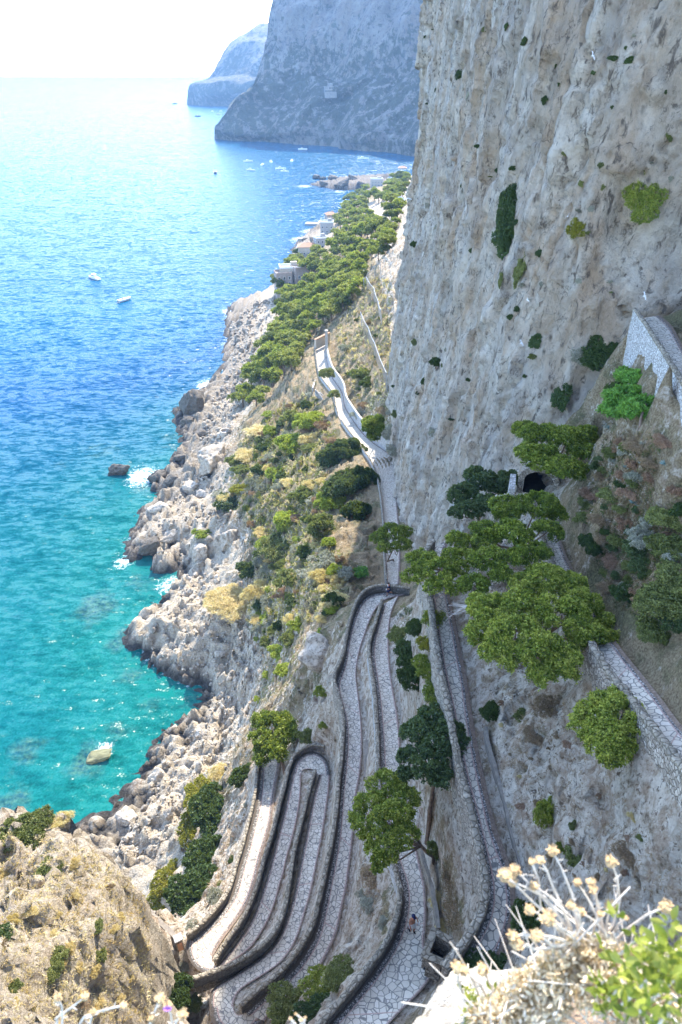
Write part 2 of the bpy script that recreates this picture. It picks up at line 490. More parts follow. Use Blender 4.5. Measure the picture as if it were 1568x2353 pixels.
M['carob'] = mat_foliage('carob_leaves', (.022, .042, .014), (.055, .088, .030), (.11, .15, .058), .2)
M['lime'] = mat_foliage('euphorbia_leaves', (.12, .16, .02), (.25, .30, .035), (.42, .46, .07), .3)
M['olive'] = mat_foliage('olive_scrub_leaves', (.045, .06, .015), (.125, .145, .04), (.26, .27, .09), .25)
M['grey'] = mat_foliage('grey_scrub_leaves', (.15, .15, .11), (.29, .285, .22), (.50, .48, .40), .2)
M['brown'] = mat_foliage('dry_scrub_twigs', (.14, .085, .05), (.29, .19, .115), (.46, .34, .22), .2)
M['rust'] = mat_foliage('rusty_scrub_twigs', (.16, .08, .05), (.32, .18, .115), (.48, .31, .21), .2)
M['bright'] = mat_foliage('fresh_green_leaves', (.05, .13, .02), (.11, .27, .04), (.20, .40, .08), .35)
M['straw'] = mat_foliage('straw_grass', (.44, .29, .11), (.72, .54, .25), (.90, .78, .48), .45)
M['yellowgreen'] = mat_foliage('yellow_green_scrub', (.10, .10, .012), (.21, .20, .02), (.33, .29, .035), .3)
M['white_paint'] = simple('white_paint', (.78, .77, .75), .35, .05, 3, .5)
M['navy'] = simple('navy_cloth', (.012, .017, .06), .85, .2, 20)
M['black'] = simple('black_cloth', (.012, .012, .014), .8, .2, 20)
M['skin'] = simple('tanned_skin', (.36, .165, .095), .55, .12, 12)
M['shorts'] = simple('pale_cloth', (.55, .55, .56), .85, .08, 20)
M['hair'] = simple('dark_hair', (.018, .014, .014), .5, .3, 40)
M['metal'] = simple('galvanised_metal', (.42, .43, .44), .45, .1, 5, .5, .6)
M['plaster'] = simple('pale_plaster', (.44, .39, .32), .85, .12, 1.2, .2)
M['pink_plaster'] = simple('faded_pink_plaster', (.36, .29, .25), .85, .15, 1.2, .2)
M['roof'] = simple('terracotta_roof', (.42, .23, .14), .85, .25, 2.5, .2)
M['glass'] = simple('dark_window_glass', (.03, .04, .05), .15, .2, 2, .5)
M['concrete'] = simple('grey_concrete', (.34, .33, .32), .9, .15, 1.5, .2)
M['sea'] = mat_sea()
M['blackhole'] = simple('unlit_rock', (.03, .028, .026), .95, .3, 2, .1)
M['kerb'] = simple('kerb_stone', (.22, .19, .155), .92, .3, 4, .15, bump=.5)
M['palace'] = simple('weathered_palace_wall', (.24, .225, .21), .9, .2, .3)
# ------------------------------------------------------------------ the zigzag path: traced edges, lifted to real heights
CAPH = .9
def trace(poly, z0, z1, dz=0.0, smooth=2):
    """polyline in source pixels -> world, height running evenly from z0 to z1"""
    p = smooth_poly(Q(poly), smooth)
    d = np.r_[0, np.cumsum(np.linalg.norm(np.diff(p, axis=0), axis=1))]; d /= d[-1]
    zz = z0 + (z1 - z0) * d if not callable(z0) else None
    return np.array([tuple(P(u, v, z + dz)) for (u, v), z in zip(p, zz)])

W4 = [(1640, 2352), (1597, 2345), (1545, 2337), (1500, 2342), (1460, 2357), (1430, 2395), (1412, 2440), (1395, 2495), (1385, 2545), (1378, 2600), (1358, 2650), (1336, 2695), (1340, 2735),
      (1355, 2780), (1372, 2840), (1375, 2925), (1370, 3000), (1355, 3125), (1345, 3250), (1325, 3375), (1302, 3475), (1282, 3575), (1255, 3692), (1210, 3777), (1150, 3857), (1075, 3927), (1010, 3977), (962, 4022)]
R4 = [(1640, 2380), (1598, 2384), (1542, 2398), (1510, 2425), (1480, 2480), (1460, 2540), (1440, 2600), (1430, 2650), (1424, 2700), (1435, 2775), (1445, 2850), (1450, 2925), (1450, 3000), (1443, 3100),
      (1422, 3200), (1418, 3300), (1410, 3387), (1398, 3477), (1390, 3552), (1370, 3637), (1350, 3737), (1310, 3822), (1265, 3902), (1185, 3965), (1130, 4010), (1060, 4085)]
W3 = [(1530, 2395), (1515, 2445), (1500, 2495), (1482, 2545), (1475, 2595), (1480, 2645), (1492, 2715), (1500, 2780), (1505, 2850), (1510, 2925), (1512, 3000), (1513, 3080), (1520, 3200), (1535, 3320),
      (1570, 3442), (1595, 3512), (1602, 3572), (1597, 3637), (1575, 3707), (1545, 3772), (1500, 3832), (1450, 3897), (1400, 3957), (1340, 4027), (1280, 4092), (1230, 4160)]
R3 = [(1597, 2382), (1570, 2430), (1557, 2500), (1555, 2580), (1560, 2660), (1570, 2740), (1587, 2825), (1597, 2900), (1602, 2975), (1606, 3080), (1622, 3200), (1640, 3300), (1665, 3377), (1690, 3487), (1705, 3552),
      (1708, 3687), (1695, 3790), (1745, 3880), (1700, 3950), (1650, 4000), (1560, 4090), (1500, 4170)]
W5 = [(1262, 3078), (1235, 3160), (1215, 3250), (1192, 3335), (1172, 3420), (1162, 3500), (1145, 3600), (1135, 3642), (1115, 3702), (1070, 3762), (1000, 3817), (925, 3857), (845, 3889), (770, 3914), (730, 3922)]
R5 = [(1320, 3090), (1320, 3150), (1310, 3220), (1295, 3325), (1275, 3425), (1260, 3500), (1245, 3575), (1230, 3622), (1205, 3712), (1175, 3787), (1125, 3852), (1060, 3897), (960, 3957), (940, 4000), (935, 4030)]
L5b = [(1280, 3090), (1250, 3190), (1230, 3300), (1210, 3400), (1190, 3500), (1170, 3600), (1150, 3662), (1125, 3737), (1075, 3812), (1000, 3867), (925, 3912), (845, 3955), (836, 4000), (842, 4045)]
HB_out = [(1060, 4088), (1000, 4150), (930, 4165), (870, 4130), (842, 4080), (838, 4030)]
HB_in = [(985, 4045), (962, 4062), (945, 4058), (938, 4045), (935, 4035), (935, 4028)]
HT_out = [(1322, 3100), (1316, 3050), (1290, 3018), (1250, 3004), (1205, 3020), (1178, 3060), (1170, 3095)]
HT_in = [(1272, 3100), (1265, 3085), (1255, 3078), (1235, 3075), (1218, 3078), (1208, 3085), (1205, 3095)]
W6 = [(1300, 2985), (1270, 2974), (1230, 2982), (1190, 3005), (1167, 3035), (1152, 3085), (1140, 3140), (1120, 3210), (1100, 3295), (1080, 3365), (1060, 3420), (1045, 3475), (1030, 3540), (1005, 3600), (980, 3662), (930, 3732), (890, 3787), (860, 3842)]
R6 = [(1206, 3088), (1205, 3170), (1200, 3220), (1185, 3300), (1170, 3360), (1150, 3425), (1135, 3500), (1120, 3540), (1110, 3587), (1085, 3662), (1050, 3727), (1010, 3787), (950, 3838), (870, 3880)]
L6 = [(1171, 3090), (1150, 3180), (1135, 3250), (1110, 3340), (1090, 3425), (1070, 3500), (1050, 3565), (1010, 3677), (960, 3752), (915, 3812), (880, 3855)]
W7 = [(1040, 2990), (1030, 3050), (1027, 3115), (1015, 3210), (990, 3300), (972, 3375), (950, 3440), (935, 3500), (915, 3565), (875, 3620), (830, 3670), (790, 3707), (748, 3740)]
R7 = [(1130, 2985), (1120, 3075), (1105, 3150), (1095, 3225), (1085, 3300), (1060, 3380), (1040, 3450), (1025, 3525), (1000, 3600), (980, 3637), (930, 3707), (890, 3762), (850, 3830)]
HL_out = [(752, 3750), (745, 3800), (760, 3850), (800, 3890), (850, 3900), (878, 3875)]
HL_in = [(850, 3826), (848, 3840), (852, 3850), (860, 3853), (868, 3853), (874, 3850)]
W2 = [(1735, 2160), (1690, 2215), (1700, 2270), (1710, 2315), (1722, 2400), (1732, 2470), (1740, 2540), (1750, 2600), (1760, 2670), (1775, 2730), (1790, 2800), (1812, 2920), (1840, 3065), (1860, 3150), (1882, 3225), (1900, 3300), (1920, 3390),
      (1937, 3475), (1945, 3550), (1940, 3612), (1920, 3672), (1880, 3737), (1835, 3802), (1780, 3872)]
R2 = [(1800, 2150), (1775, 2220), (1782, 2290), (1793, 2340), (1810, 2430), (1835, 2540), (1850, 2630), (1870, 2715), (1885, 2830), (1905, 2950), (1920, 3025), (1950, 3160), (1985, 3310), (2020, 3400), (2050, 3480), (2066, 3592), (2060, 3680), (2030, 3780), (1960, 3900)]
W1 = [(2130, 1995), (2150, 2080), (2195, 2210), (2240, 2320), (2320, 2480), (2411, 2645), (2476, 2730), (2546, 2815), (2611, 2900), (2666, 2970), (2730, 3060), (2800, 3150)]
R1 = [(2190, 1985), (2215, 2080), (2250, 2180), (2285, 2265), (2340, 2360), (2410, 2490), (2490, 2600), (2585, 2715), (2640, 2785), (2716, 2890), (2790, 2980), (2860, 3060)]
W0 = [(2543, 1233), (2581, 1288), (2625, 1355), (2659, 1407), (2692, 1458), (2728, 1516), (2790, 1620)]
R0 = [(2640, 1262), (2690, 1300), (2725, 1370), (2760, 1440), (2800, 1510), (2850, 1600)]
# far path along the foot of the cliff, seen from the far end
L8 = [(1259, 1385), (1264, 1432), (1273, 1498), (1292, 1530), (1328, 1573), (1340, 1605), (1345, 1650), (1365, 1690), (1395, 1735), (1430, 1775), (1461, 1822), (1496, 1878), (1517, 1948), (1526, 2015), (1530, 2060), (1536, 2120), (1537, 2200), (1540, 2280), (1545, 2338)]
R8 = [(1303, 1362), (1307, 1440), (1326, 1505), (1340, 1525), (1375, 1575), (1379, 1628), (1404, 1667), (1433, 1711), (1462, 1745), (1497, 1775), (1560, 1815), (1600, 1846), (1590, 1895), (1589, 1985), (1592, 2050), (1600, 2120), (1604, 2200), (1602, 2270), (1598, 2338)]

LEV = {}          # name -> (left edge, right edge) world arrays, same length, left carries the wall
def level(name, Lp, Rp, z0, z1, lcap=True, n=90):
    L = resample(trace(Lp, z0, z1, CAPH if lcap else 0.0), n=n)
    Rr = resample(trace(Rp, z0, z1), n=n)
    L[:, 2] -= CAPH if lcap else 0.0
    zz = (L[:, 2] + Rr[:, 2]) / 2
    L[:, 2] = zz; Rr[:, 2] = zz
    LEV[name] = (L, Rr)
level('L4', W4, R4, 71.5, 65.5, n=160)
level('L3', W3, R3, 71.6, 79.0, n=150)
level('L5', L5b, R5, 61.0, 65.0, lcap=False, n=110)
level('HB', HB_out, HB_in, 65.4, 65.0, lcap=False, n=24)
level('HT', HT_out, HT_in, 61.1, 61.0, lcap=False, n=30)
level('L6', L6, R6, 61.0, 57.6, lcap=False, n=90)
level('L7', W7, R7, 54.5, 57.4, n=90)
level('HL', HL_out, HL_in, 57.4, 57.6, lcap=False, n=24)
level('L2', W2, R2, 88.0, 83.5, n=120)
level('L1', W1, R1, 89.5, 97.5, n=100)
level('L0', W0, R0, 103.5, 104.0, n=30)
level('L8', L8, R8, 36.0, 50.0, lcap=False, n=140)

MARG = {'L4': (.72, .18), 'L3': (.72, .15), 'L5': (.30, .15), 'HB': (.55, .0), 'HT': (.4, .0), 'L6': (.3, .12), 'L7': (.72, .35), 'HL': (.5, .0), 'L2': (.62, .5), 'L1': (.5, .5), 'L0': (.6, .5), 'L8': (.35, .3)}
NA = 9
path_samples = []
def ribbon(name):
    L, Rr = LEV[name]
    n = len(L)
    t = np.linspace(0, 1, NA)
    V = L[:, None, :] * (1 - t)[None, :, None] + Rr[:, None, :] * t[None, :, None]
    W = np.linalg.norm(Rr - L, axis=1)
    mid = (L + Rr) / 2
    run = np.r_[0, np.cumsum(np.linalg.norm(np.diff(mid, axis=0), axis=1))]
    V = V.reshape(-1, 3)
    idx = np.arange(n * NA).reshape(n, NA)
    F = np.stack([idx[:-1, :-1], idx[:-1, 1:], idx[1:, 1:], idx[1:, :-1]], -1).reshape(-1, 4)
    # keep faces upwards
    a, b, c = V[F[0, 0]], V[F[0, 1]], V[F[0, 2]]
    if np.cross(b - a, c - b)[2] < 0: F = F[:, ::-1].copy()
    dl = (W[:, None] * t[None]).ravel(); dr = (W[:, None] * (1 - t)[None]).ravel()
    lm, rm = MARG[name]
    return V, F, dl, dr, np.repeat(run, NA), np.full(len(V), lm), np.full(len(V), rm)

PV, PF, PA = [], [], [[] for _ in range(5)]
off = 0
for nm in LEV:
    V, F, *A = ribbon(nm)
    V = V.copy(); V[:, 2] += .004 * list(LEV).index(nm) * .5
    PV.append(V); PF.append(F + off); off += len(V)
    for k in range(5): PA[k].append(A[k])
    L, Rr = LEV[nm]
    for s in np.linspace(0, 1, 8):
        path_samples.append(L * (1 - s) + Rr * s)
PV = np.concatenate(PV); PF = np.concatenate(PF); PA = [np.concatenate(a) for a in PA]
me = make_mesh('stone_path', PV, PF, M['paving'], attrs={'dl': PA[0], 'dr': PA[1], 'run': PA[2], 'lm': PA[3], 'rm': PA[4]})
uvl = me.uv_layers.new(name='UVMap')
li = np.empty(len(me.loops), np.int32); me.loops.foreach_get('vertex_index', li)
uvl.data.foreach_set('uv', PV[li][:, :2].astype(np.float32).ravel())
po = link('path', me); po['kind'] = 'structure'
PS = np.concatenate([resample(s, step=.35) for s in path_samples])
# ------------------------------------------------------------------ terrain
coast = [(960, 398), (893, 401), (800, 409), (715, 424), (782, 437), (850, 434), (800, 468), (785, 488), (740, 512), (700, 545), (680, 570), (655, 620), (635, 655), (622, 680), (590, 682), (540, 697), (525, 725), (528, 780), (520, 840), (480, 890),
         (470, 905), (412, 937), (405, 957), (425, 985), (430, 1030), (395, 1055), (410, 1075), (345, 1090), (350, 1120), (395, 1140), (330, 1165), (335, 1195), (310, 1240), (308, 1298), (345, 1287), (400, 1262), (430, 1290), (405, 1335), (390, 1375),
         (345, 1415), (290, 1440), (315, 1475), (345, 1505), (385, 1545), (430, 1570), (470, 1562), (487, 1612), (450, 1640), (400, 1680), (365, 1720), (340, 1790), (310, 1830), (250, 1880), (200, 1920), (120, 1960), (0, 2010), (-150, 2060)]
CO = np.array([tuple(P(u, v, 0.0)) for u, v in coast])
CO = resample(CO, step=1.0)
ctrl = []
def add(pts): ctrl.extend([tuple(p) for p in pts])
add(resample(CO, step=7.0))
# sea floor beside the shore
d = np.gradient(CO, axis=0); d /= np.linalg.norm(d, axis=1)[:, None] + 1e-9
nrm = np.stack([d[:, 1], -d[:, 0], 0 * d[:, 0]], 1)                 # the coast runs towards the camera: this points out to sea
sea = CO + nrm * 11; sea[:, 2] = -5
add(sea[::9])
for u, v, z in [(600, 720, 4), (570, 800, 5), (560, 860, 5), (520, 920, 4), (480, 980, 4), (450, 1080, 4), (480, 1000, 5), (420, 1130, 3), (440, 1180, 5), (380, 1210, 5), (360, 1270, 5), (450, 1240, 7), (480, 1290, 4), (430, 1380, 3), (380, 1440, 5),
                (420, 1500, 5), (340, 1455, 3), (500, 1470, 6), (520, 1540, 6), (560, 1500, 9), (540, 1600, 5), (560, 1640, 7), (500, 1680, 4), (520, 1740, 7), (430, 1760, 3), (400, 1830, 4), (330, 1890, 3), (420, 1900, 8), (440, 1960, 12), (360, 1960, 5), (300, 1960, 3),
                (640, 640, 10), (700, 620, 22), (640, 700, 8), (620, 780, 10), (600, 900, 12), (560, 960, 12), (530, 1030, 14), (560, 1080, 18), (500, 1130, 8), (480, 1190, 9), (540, 1200, 14), (560, 1260, 12), (520, 1310, 8), (600, 1180, 24), (600, 1300, 20),
                (560, 1370, 13), (600, 1400, 20), (570, 1440, 12), (620, 1480, 20), (590, 1560, 14), (600, 1620, 22), (640, 1430, 32), (660, 1350, 38), (700, 1250, 42), (740, 1300, 50), (700, 1380, 48), (760, 1370, 58), (660, 1480, 36), (650, 1560, 40), (690, 1545, 52),
                (715, 1470, 63), (770, 1480, 68), (755, 1440, 66), (700, 1620, 57), (730, 1620, 62), (745, 1680, 64), (760, 1100, 42), (830, 1120, 43), (790, 1050, 40), (740, 1000, 36), (700, 1060, 33), (640, 1000, 25), (700, 930, 31), (740, 880, 33), (650, 880, 20), (690, 800, 25), (720, 750, 29),
                (860, 800, 50), (880, 850, 53), (880, 900, 52), (900, 950, 51), (905, 1000, 50), (830, 740, 45), (870, 700, 55), (900, 650, 62), (850, 640, 50), (880, 600, 58), (910, 560, 62), (800, 640, 38), (760, 700, 33), (800, 560, 34), (870, 520, 48), (920, 480, 55),
                (850, 460, 25), (900, 430, 25), (930, 410, 20), (760, 560, 16), (720, 600, 14), (800, 480, 5), (830, 425, 4), (770, 428, 3),
                (580, 1800, 52), (530, 1950, 50), (550, 1850, 48), (480, 1850, 30), (480, 2050, 50), (430, 2070, 45), (400, 2130, 47), (520, 1800, 36), (560, 1720, 42), (620, 1700, 50), (450, 1930, 22),
                (1400, 1040, 93), (1450, 1150, 95), (1500, 1250, 96.5), (1560, 1250, 98), (1560, 1000, 101), (1400, 1300, 93.5), (1450, 1440, 95.5), (1560, 1450, 99.5), (1568, 1560, 99.5), (1340, 1230, 94.5), (1500, 1560, 98), (1390, 1400, 95.3), (1300, 1150, 92), (1350, 1090, 92),
                (1460, 870, 97), (1500, 900, 98.5), (1420, 900, 95), (1570, 900, 101.5), (1540, 720, 105.5), (1568, 780, 107)]:
    add([P(u, v, z)])
add([(40, 210, 80), (60, 260, 90), (70, 400, 90), (80, 700, 30), (80, 900, 4), (80, 1000, -4), (60, 1140, -8), (5, 1140, -8), (40, 980, 1), (34, 170, 70), (22, 135, 60), (24, 100, 66), (30, 60, 100), (40, 45, 112), (50, 20, 118), (30, 20, 112), (22, 24, 106), (20, 16, 104), (18, 10, 104), (60, 80, 115), (80, 160, 100), (8, 67, 59), (8, 72, 54), (7, 80, 50.5), (11, 72, 57), (12, 82, 52.5), (5, 70, 57), (4, 78, 51), (5, 66, 62), (9.5, 64.5, 66), (13, 66, 68),
     (0, 0, 98), (0, 8, 88), (3, 9, 88), (8, 10, 88), (13, 10, 95), (6, 4, 98), (-5, 9, 80), (-5, 14, 71.5), (-3, 17, 71.5), (0, 13, 82),
     # dry spur on the left of the view and the gully beside it
     (-23, 28, 76.5), (-19.5, 27.5, 77.5), (-17, 26.6, 77.5), (-14.8, 25.6, 76.5), (-13, 24.5, 75.5), (-14.4, 15.7, 82), (-17, 17.6, 82.5), (-22, 18, 84), (-12.4, 18, 79.5), (-11.8, 21, 77), (-18, 22, 80), (-24, 23, 81), (-30, 24, 81), (-30, 29, 76), (-12, 12, 84), (-22, 10, 90), (-35, 10, 92), (-60, 20, 70),
     (-8, 7, 92), (-10.6, 18.5, 66), (-10.2, 15.5, 70), (-11.2, 21.6, 60), (-12.4, 25.5, 57), (-13.6, 28, 54), (-9.8, 22, 63.5), (-10.6, 25, 59),
     (-18, 33, 56), (-15, 30, 58), (-23, 34, 60), (-20, 40, 40), (-22, 44, 28), (-26, 55, 9), (-34, 42, 28), (-32, 34, 56), (-45, 45, 8), (-45, 32, 40), (-60, 40, 3), (-70, 20, 20), (-90, 40, -6), (-90, 10, -4), (-70, 60, -8),
     (-120, 60, -12), (-120, 200, -15), (-140, 400, -20), (-140, 800, -25), (-140, 1140, -25), (-60, 800, -20), (-30, 1100, -20), (-140, 0, -10)])
SKIRT = {'L4': 2.6, 'L3': 2.4, 'L5': 1.4, 'L6': 1.6, 'L7': 1.4, 'L2': 4.6, 'L1': 2.6, 'L0': 3.6, 'L8': 2.2}
# points along both edges of every path, and one below each outer wall
for nm, (L, Rr) in LEV.items():
    Lr, Rrr = resample(L, step=2.2), resample(Rr, step=2.2)
    add(Lr); add(Rrr)
def outward(L, Rr, n):
    a, b = resample(L, n=n), resample(Rr, n=n)
    d = a - b; d[:, 2] = 0
    return a, d / (np.linalg.norm(d, axis=1)[:, None] + 1e-9)
for nm in ('L2', 'L1', 'L0'):
    L, Rr = LEV[nm]
    a, d = outward(L, Rr, max(4, int(len(L) / 7)))
    q = a + d * .75; q[:, 2] -= SKIRT[nm] * .85
    add(q)
C = np.array(ctrl, float)
# drop near-duplicates
keep, seen = [], {}
for i, p in enumerate(C):
    k = (round(p[0] / .8), round(p[1] / .8))
    if k in seen: continue
    seen[k] = 1; keep.append(i)
C = C[keep]
XY = C[:, :2]
Dm = np.linalg.norm(XY[:, None] - XY[None], axis=2)
n = len(C)
A = np.zeros((n + 3, n + 3)); A[:n, :n] = -Dm - np.eye(n) * -.02
A[:n, n] = 1; A[:n, n + 1:n + 3] = XY / 100; A[n, :n] = 1; A[n + 1:, :n] = XY.T / 100
wts = np.linalg.solve(A, np.r_[C[:, 2], 0, 0, 0])
def rbf(xy):
    out = np.empty(len(xy))
    for i in range(0, len(xy), 20000):
        q = xy[i:i + 20000]
        D = np.sqrt(((q[:, None, 0] - XY[None, :, 0]) ** 2) + (q[:, None, 1] - XY[None, :, 1]) ** 2)
        out[i:i + 20000] = -D @ wts[:n] + wts[n] + q @ wts[n + 1:] / 100
    return out
gx = np.r_[np.arange(-140, -80, 4.0), np.arange(-80, -26, .8), np.arange(-26, 21, .27), np.arange(21, 34, .6), np.arange(34, 92, 2.0)]
gy = np.r_[np.arange(2, 11, .6), np.arange(11, 62, .28), np.arange(62, 150, .55), np.arange(150, 300, 1.2), np.arange(300, 1150, 6.0)]
GX, GY = np.meshgrid(gx, gy)
xy = np.stack([GX.ravel(), GY.ravel()], 1)
tz = rbf(xy)
# distance to the nearest path, so the ground stays just below the paving
kd = KDTree(len(PS))
for i, p in enumerate(PS): kd.insert((p[0], p[1], 0), i)
kd.balance()
near = np.full(len(xy), 99.0); nz = np.zeros(len(xy))
cand = np.where((xy[:, 0] > -16) & (xy[:, 0] < 30) & (xy[:, 1] < 262))[0]
for i in cand:
    co, j, dist = kd.find((xy[i, 0], xy[i, 1], 0))
    near[i] = dist; nz[i] = PS[j][2]
p3 = np.stack([xy[:, 0], xy[:, 1], tz], 1)
sst = lambda a, b, x: np.clip((x - a) / (b - a), 0, 1) ** 2 * (3 - 2 * np.clip((x - a) / (b - a), 0, 1))
free = sst(.5, 1.6, near)
wp = p3 + np.stack([fbm(p3 * .35, 3, 61), fbm(p3 * .35, 3, 62), fbm(p3 * .35, 3, 63)], 1) * 1.6
rough = fbm(wp * .16, 5, 3, True) * 1.1 + fbm(wp * .55, 5, 9, True) * .75 + fbm(p3 * 2.0, 3, 21, True) * .30
coastkd = KDTree(len(CO))
for i, p in enumerate(CO): coastkd.insert((p[0], p[1], 0), i)
coastkd.balance()
cdist = np.array([coastkd.find((x, y, 0))[2] for x, y in xy])
amp = .35 + .55 * sst(2, 14, near) + .5 * sst(60, 140, xy[:, 1])
amp *= np.where(near < 3, .7, 1)
amp *= np.where((xy[:, 0] < -10.5) & (xy[:, 1] < 34) & (tz > 50), 1.9, 1)
tz2 = tz + rough * amp * free * sst(-3, 2, tz)
tz2 += free * sst(1.0, 3.0, near) * ((xy[:, 0] > 8) & (xy[:, 1] < 52)) * (fbm(wp * .8, 4, 67, True) * .55)
# jagged shore
tz2 += (fbm(p3 * np.array([.45, .45, .2]), 4, 31, True) * 1.7 + .2) * sst(16, 3, cdist) * (tz > -2.5) * (near > 4)
# broken blocks and plates of rock, largest along the shore
band = np.clip(sst(22, 8, cdist) + .35, 0, 1) * sst(-2, 1, tz) * (xy[:, 1] < 420)
bw = p3 + np.stack([fbm(p3 * .3, 2, 81), fbm(p3 * .3, 2, 82), fbm(p3 * .3, 2, 83)], 1) * 1.5
b1, bt1, be1 = cells(bw * np.array([.24, .24, .16]), 84)
b2, bt2, be2 = cells(bw * np.array([.75, .75, .5]) + 3, 85)
tz2 += free * band * (b1 * 1.0 + bt1 * 1.5 - np.clip(.09 - be1, 0, 1) * 9) + free * np.clip(band + .2, 0, 1) * (b2 * .34 + bt2 * .55 - np.clip(.10 - be2, 0, 1) * 2.6)
on = near < .32
tz2[on] = np.minimum(tz2[on], nz[on] - .10)
edge = (near >= .32) & (near < .7)
tz2[edge] = np.where(tz2[edge] > nz[edge], nz[edge] + (tz2[edge] - nz[edge]) * (near[edge] - .32) / .5, tz2[edge])
# masks: grass / scree / wet
x, y = xy[:, 0], xy[:, 1]
slope = np.hypot(*np.gradient(tz.reshape(GX.shape), gy, gx)).ravel()
spur = ((x < -10.5) & (y < 31) & (tz > 62)).astype(float)
hill = sst(8, 22, tz) * (y > 55) * (x < 14)
grass = .30 * sst(2.6, .8, slope) + .28 * hill + -.35 * spur + .62 * ((x > 14.5) & (tz > 91) & (y < 60))
grass += .5 * ((x > 2.6) & (x < 7.5) & (y < 34) & (near > .6) & (y > 14))
grass = np.maximum(grass, .9 * sst(600, 680, y) * sst(5, 9, tz)); grass += .22 * hill
grass *= sst(1.5, 6, tz)
scree = .8 * spur + sst(15, 7, tz) * (tz > .3) * (x < 0) * sst(2.5, 1.2, slope)
wet = np.maximum(sst(3.0, .9, tz2 + fbm(p3 * .5, 3, 5) * .9), .75 * sst(560, 640, xy[:, 1]) * sst(9, 4, tz))
wet = np.maximum(wet, .5 * sst(26, 8, cdist) * sst(150, 210, xy[:, 1]))
mask = np.stack([np.clip(grass, 0, 1), np.clip(scree, 0, 1), np.clip(wet, 0, 1)], 1)
ny, nx = GX.shape
idx = np.arange(nx * ny).reshape(ny, nx)
TF = np.stack([idx[:-1, :-1], idx[:-1, 1:], idx[1:, 1:], idx[1:, :-1]], -1).reshape(-1, 4)
TV = np.stack([x, y, tz2], 1)
# sideways jitter so steep faces are not combed
TV[:, 0] += fbm(p3 * np.array([.6, .6, .9]), 4, 41, True) * .55 * free * sst(1, 3, tz)
TV[:, 1] += fbm(p3 * np.array([.6, .6, .9]), 4, 43, True) * .35 * free * sst(1, 3, tz)
deep = (TV[TF][:, :, 2] > -9).any(1)
TF = TF[deep]
terr = link('terrain', make_mesh('terrain', TV, TF, M['terrain'], attrs={'mask': mask}))
terr['kind'] = 'structure'

# ------------------------------------------------------------------ the great cliff: plan line swept upwards
plan = np.array([(75, 290), (52, 235), (30, 196), (17, 180), (11.6, 169), (11.4, 155), (12.4, 140), (12.2, 126), (11.4, 114), (12.2, 104), (13.4, 90), (15.4, 76), (18, 64), (21.5, 60.5), (26, 59), (32, 55), (42, 49), (58, 38), (75, 10)], float)
plan = resample(smooth_poly(plan, 2), step=.42)
zlev = np.r_[np.arange(28, 140, .42), np.arange(140, 200, 1.0)]
dp = np.gradient(plan, axis=0); dp /= np.linalg.norm(dp, axis=1)[:, None]
inn = np.stack([-dp[:, 1], dp[:, 0]], 1)                 # into the rock
if inn[len(inn) // 2][0] < 0: inn = -inn
S, Z = np.meshgrid(np.arange(len(plan)), zlev)
S, Z = S.ravel(), Z.ravel()
base = plan[S]; inv = inn[S]
lean = np.interp(Z, [28, 55, 90, 104, 132, 200], [-.6, 0, 3.2, 4.6, 5.2, 9.0])
# lean mostly at the far seaward corner, less near the viewer
farw = np.clip((base[:, 1] - 60) / 60, 0.25, 1)
q = np.stack([base[:, 0], base[:, 1], Z], 1)
ql = q.copy(); ql[:, 1] += .3 * q[:, 2]
fl = fbm(ql * np.array([.12, .12, .040]), 5, 11, True)
f2 = fbm(ql * np.array([.45, .45, .17]), 5, 13, True)
f3 = fbm(q * np.array([1.3, 1.3, .55]), 3, 17)
dsp = fl * 1.9 + f2 * .75 + f3 * .30 + fbm(q * np.array([.22, .22, .16]), 4, 29, True) * .7
# plates split by steep joints, and narrow fissures
wq = q + np.stack([fbm(q * .18, 3, 33), fbm(q * .18, 3, 34), fbm(q * .18, 3, 35)], 1) * 2.2
sl_ = wq.copy(); sl_[:, 1] += wq[:, 2] * .30                      # joints lean
v1, t1_, e1_ = cells(sl_ * np.array([.22, .22, .065]), 36)
v2, t2_, e2_ = cells(sl_ * np.array([.62, .62, .22]) + 9, 37)
fis = np.clip(1 - np.abs(vnoise(sl_ * np.array([.13, .13, .02]), 39)) / .03, 0, 1) * 1.4 + np.clip(1 - np.abs(vnoise(sl_ * np.array([.3, .3, .09]) + 4, 40)) / .03, 0, 1) * .7
dsp = fl * .9 + f2 * .35 + f3 * .22 + v1 * .55 + t1_ * .8 + v2 * .22 + t2_ * .35 - fis * .7 - np.clip(.05 - e1_, 0, 1) * 4
dsp -= dsp.mean()
# hollow beside the upper path and overhang above it
hol = np.exp(-(((base[:, 0] - 26) / 5) ** 2 + ((Z - 107) / 3.5) ** 2 + ((base[:, 1] - 59) / 7) ** 2))
hol2 = np.exp(-(((base[:, 0] - 30) / 4) ** 2 + ((Z - 122) / 5) ** 2))
off = lean * farw - dsp + hol * 1.8 + hol2 * 1.2
CV = np.stack([base[:, 0] + inv[:, 0] * off, base[:, 1] + inv[:, 1] * off, Z + fbm(q * .3, 2, 19) * .5], 1)
ns, nzl = len(plan), len(zlev)
idx = np.arange(ns * nzl).reshape(nzl, ns)
CF = np.stack([idx[:-1, :-1], idx[:-1, 1:], idx[1:, 1:], idx[1:, :-1]], -1).reshape(-1, 4)
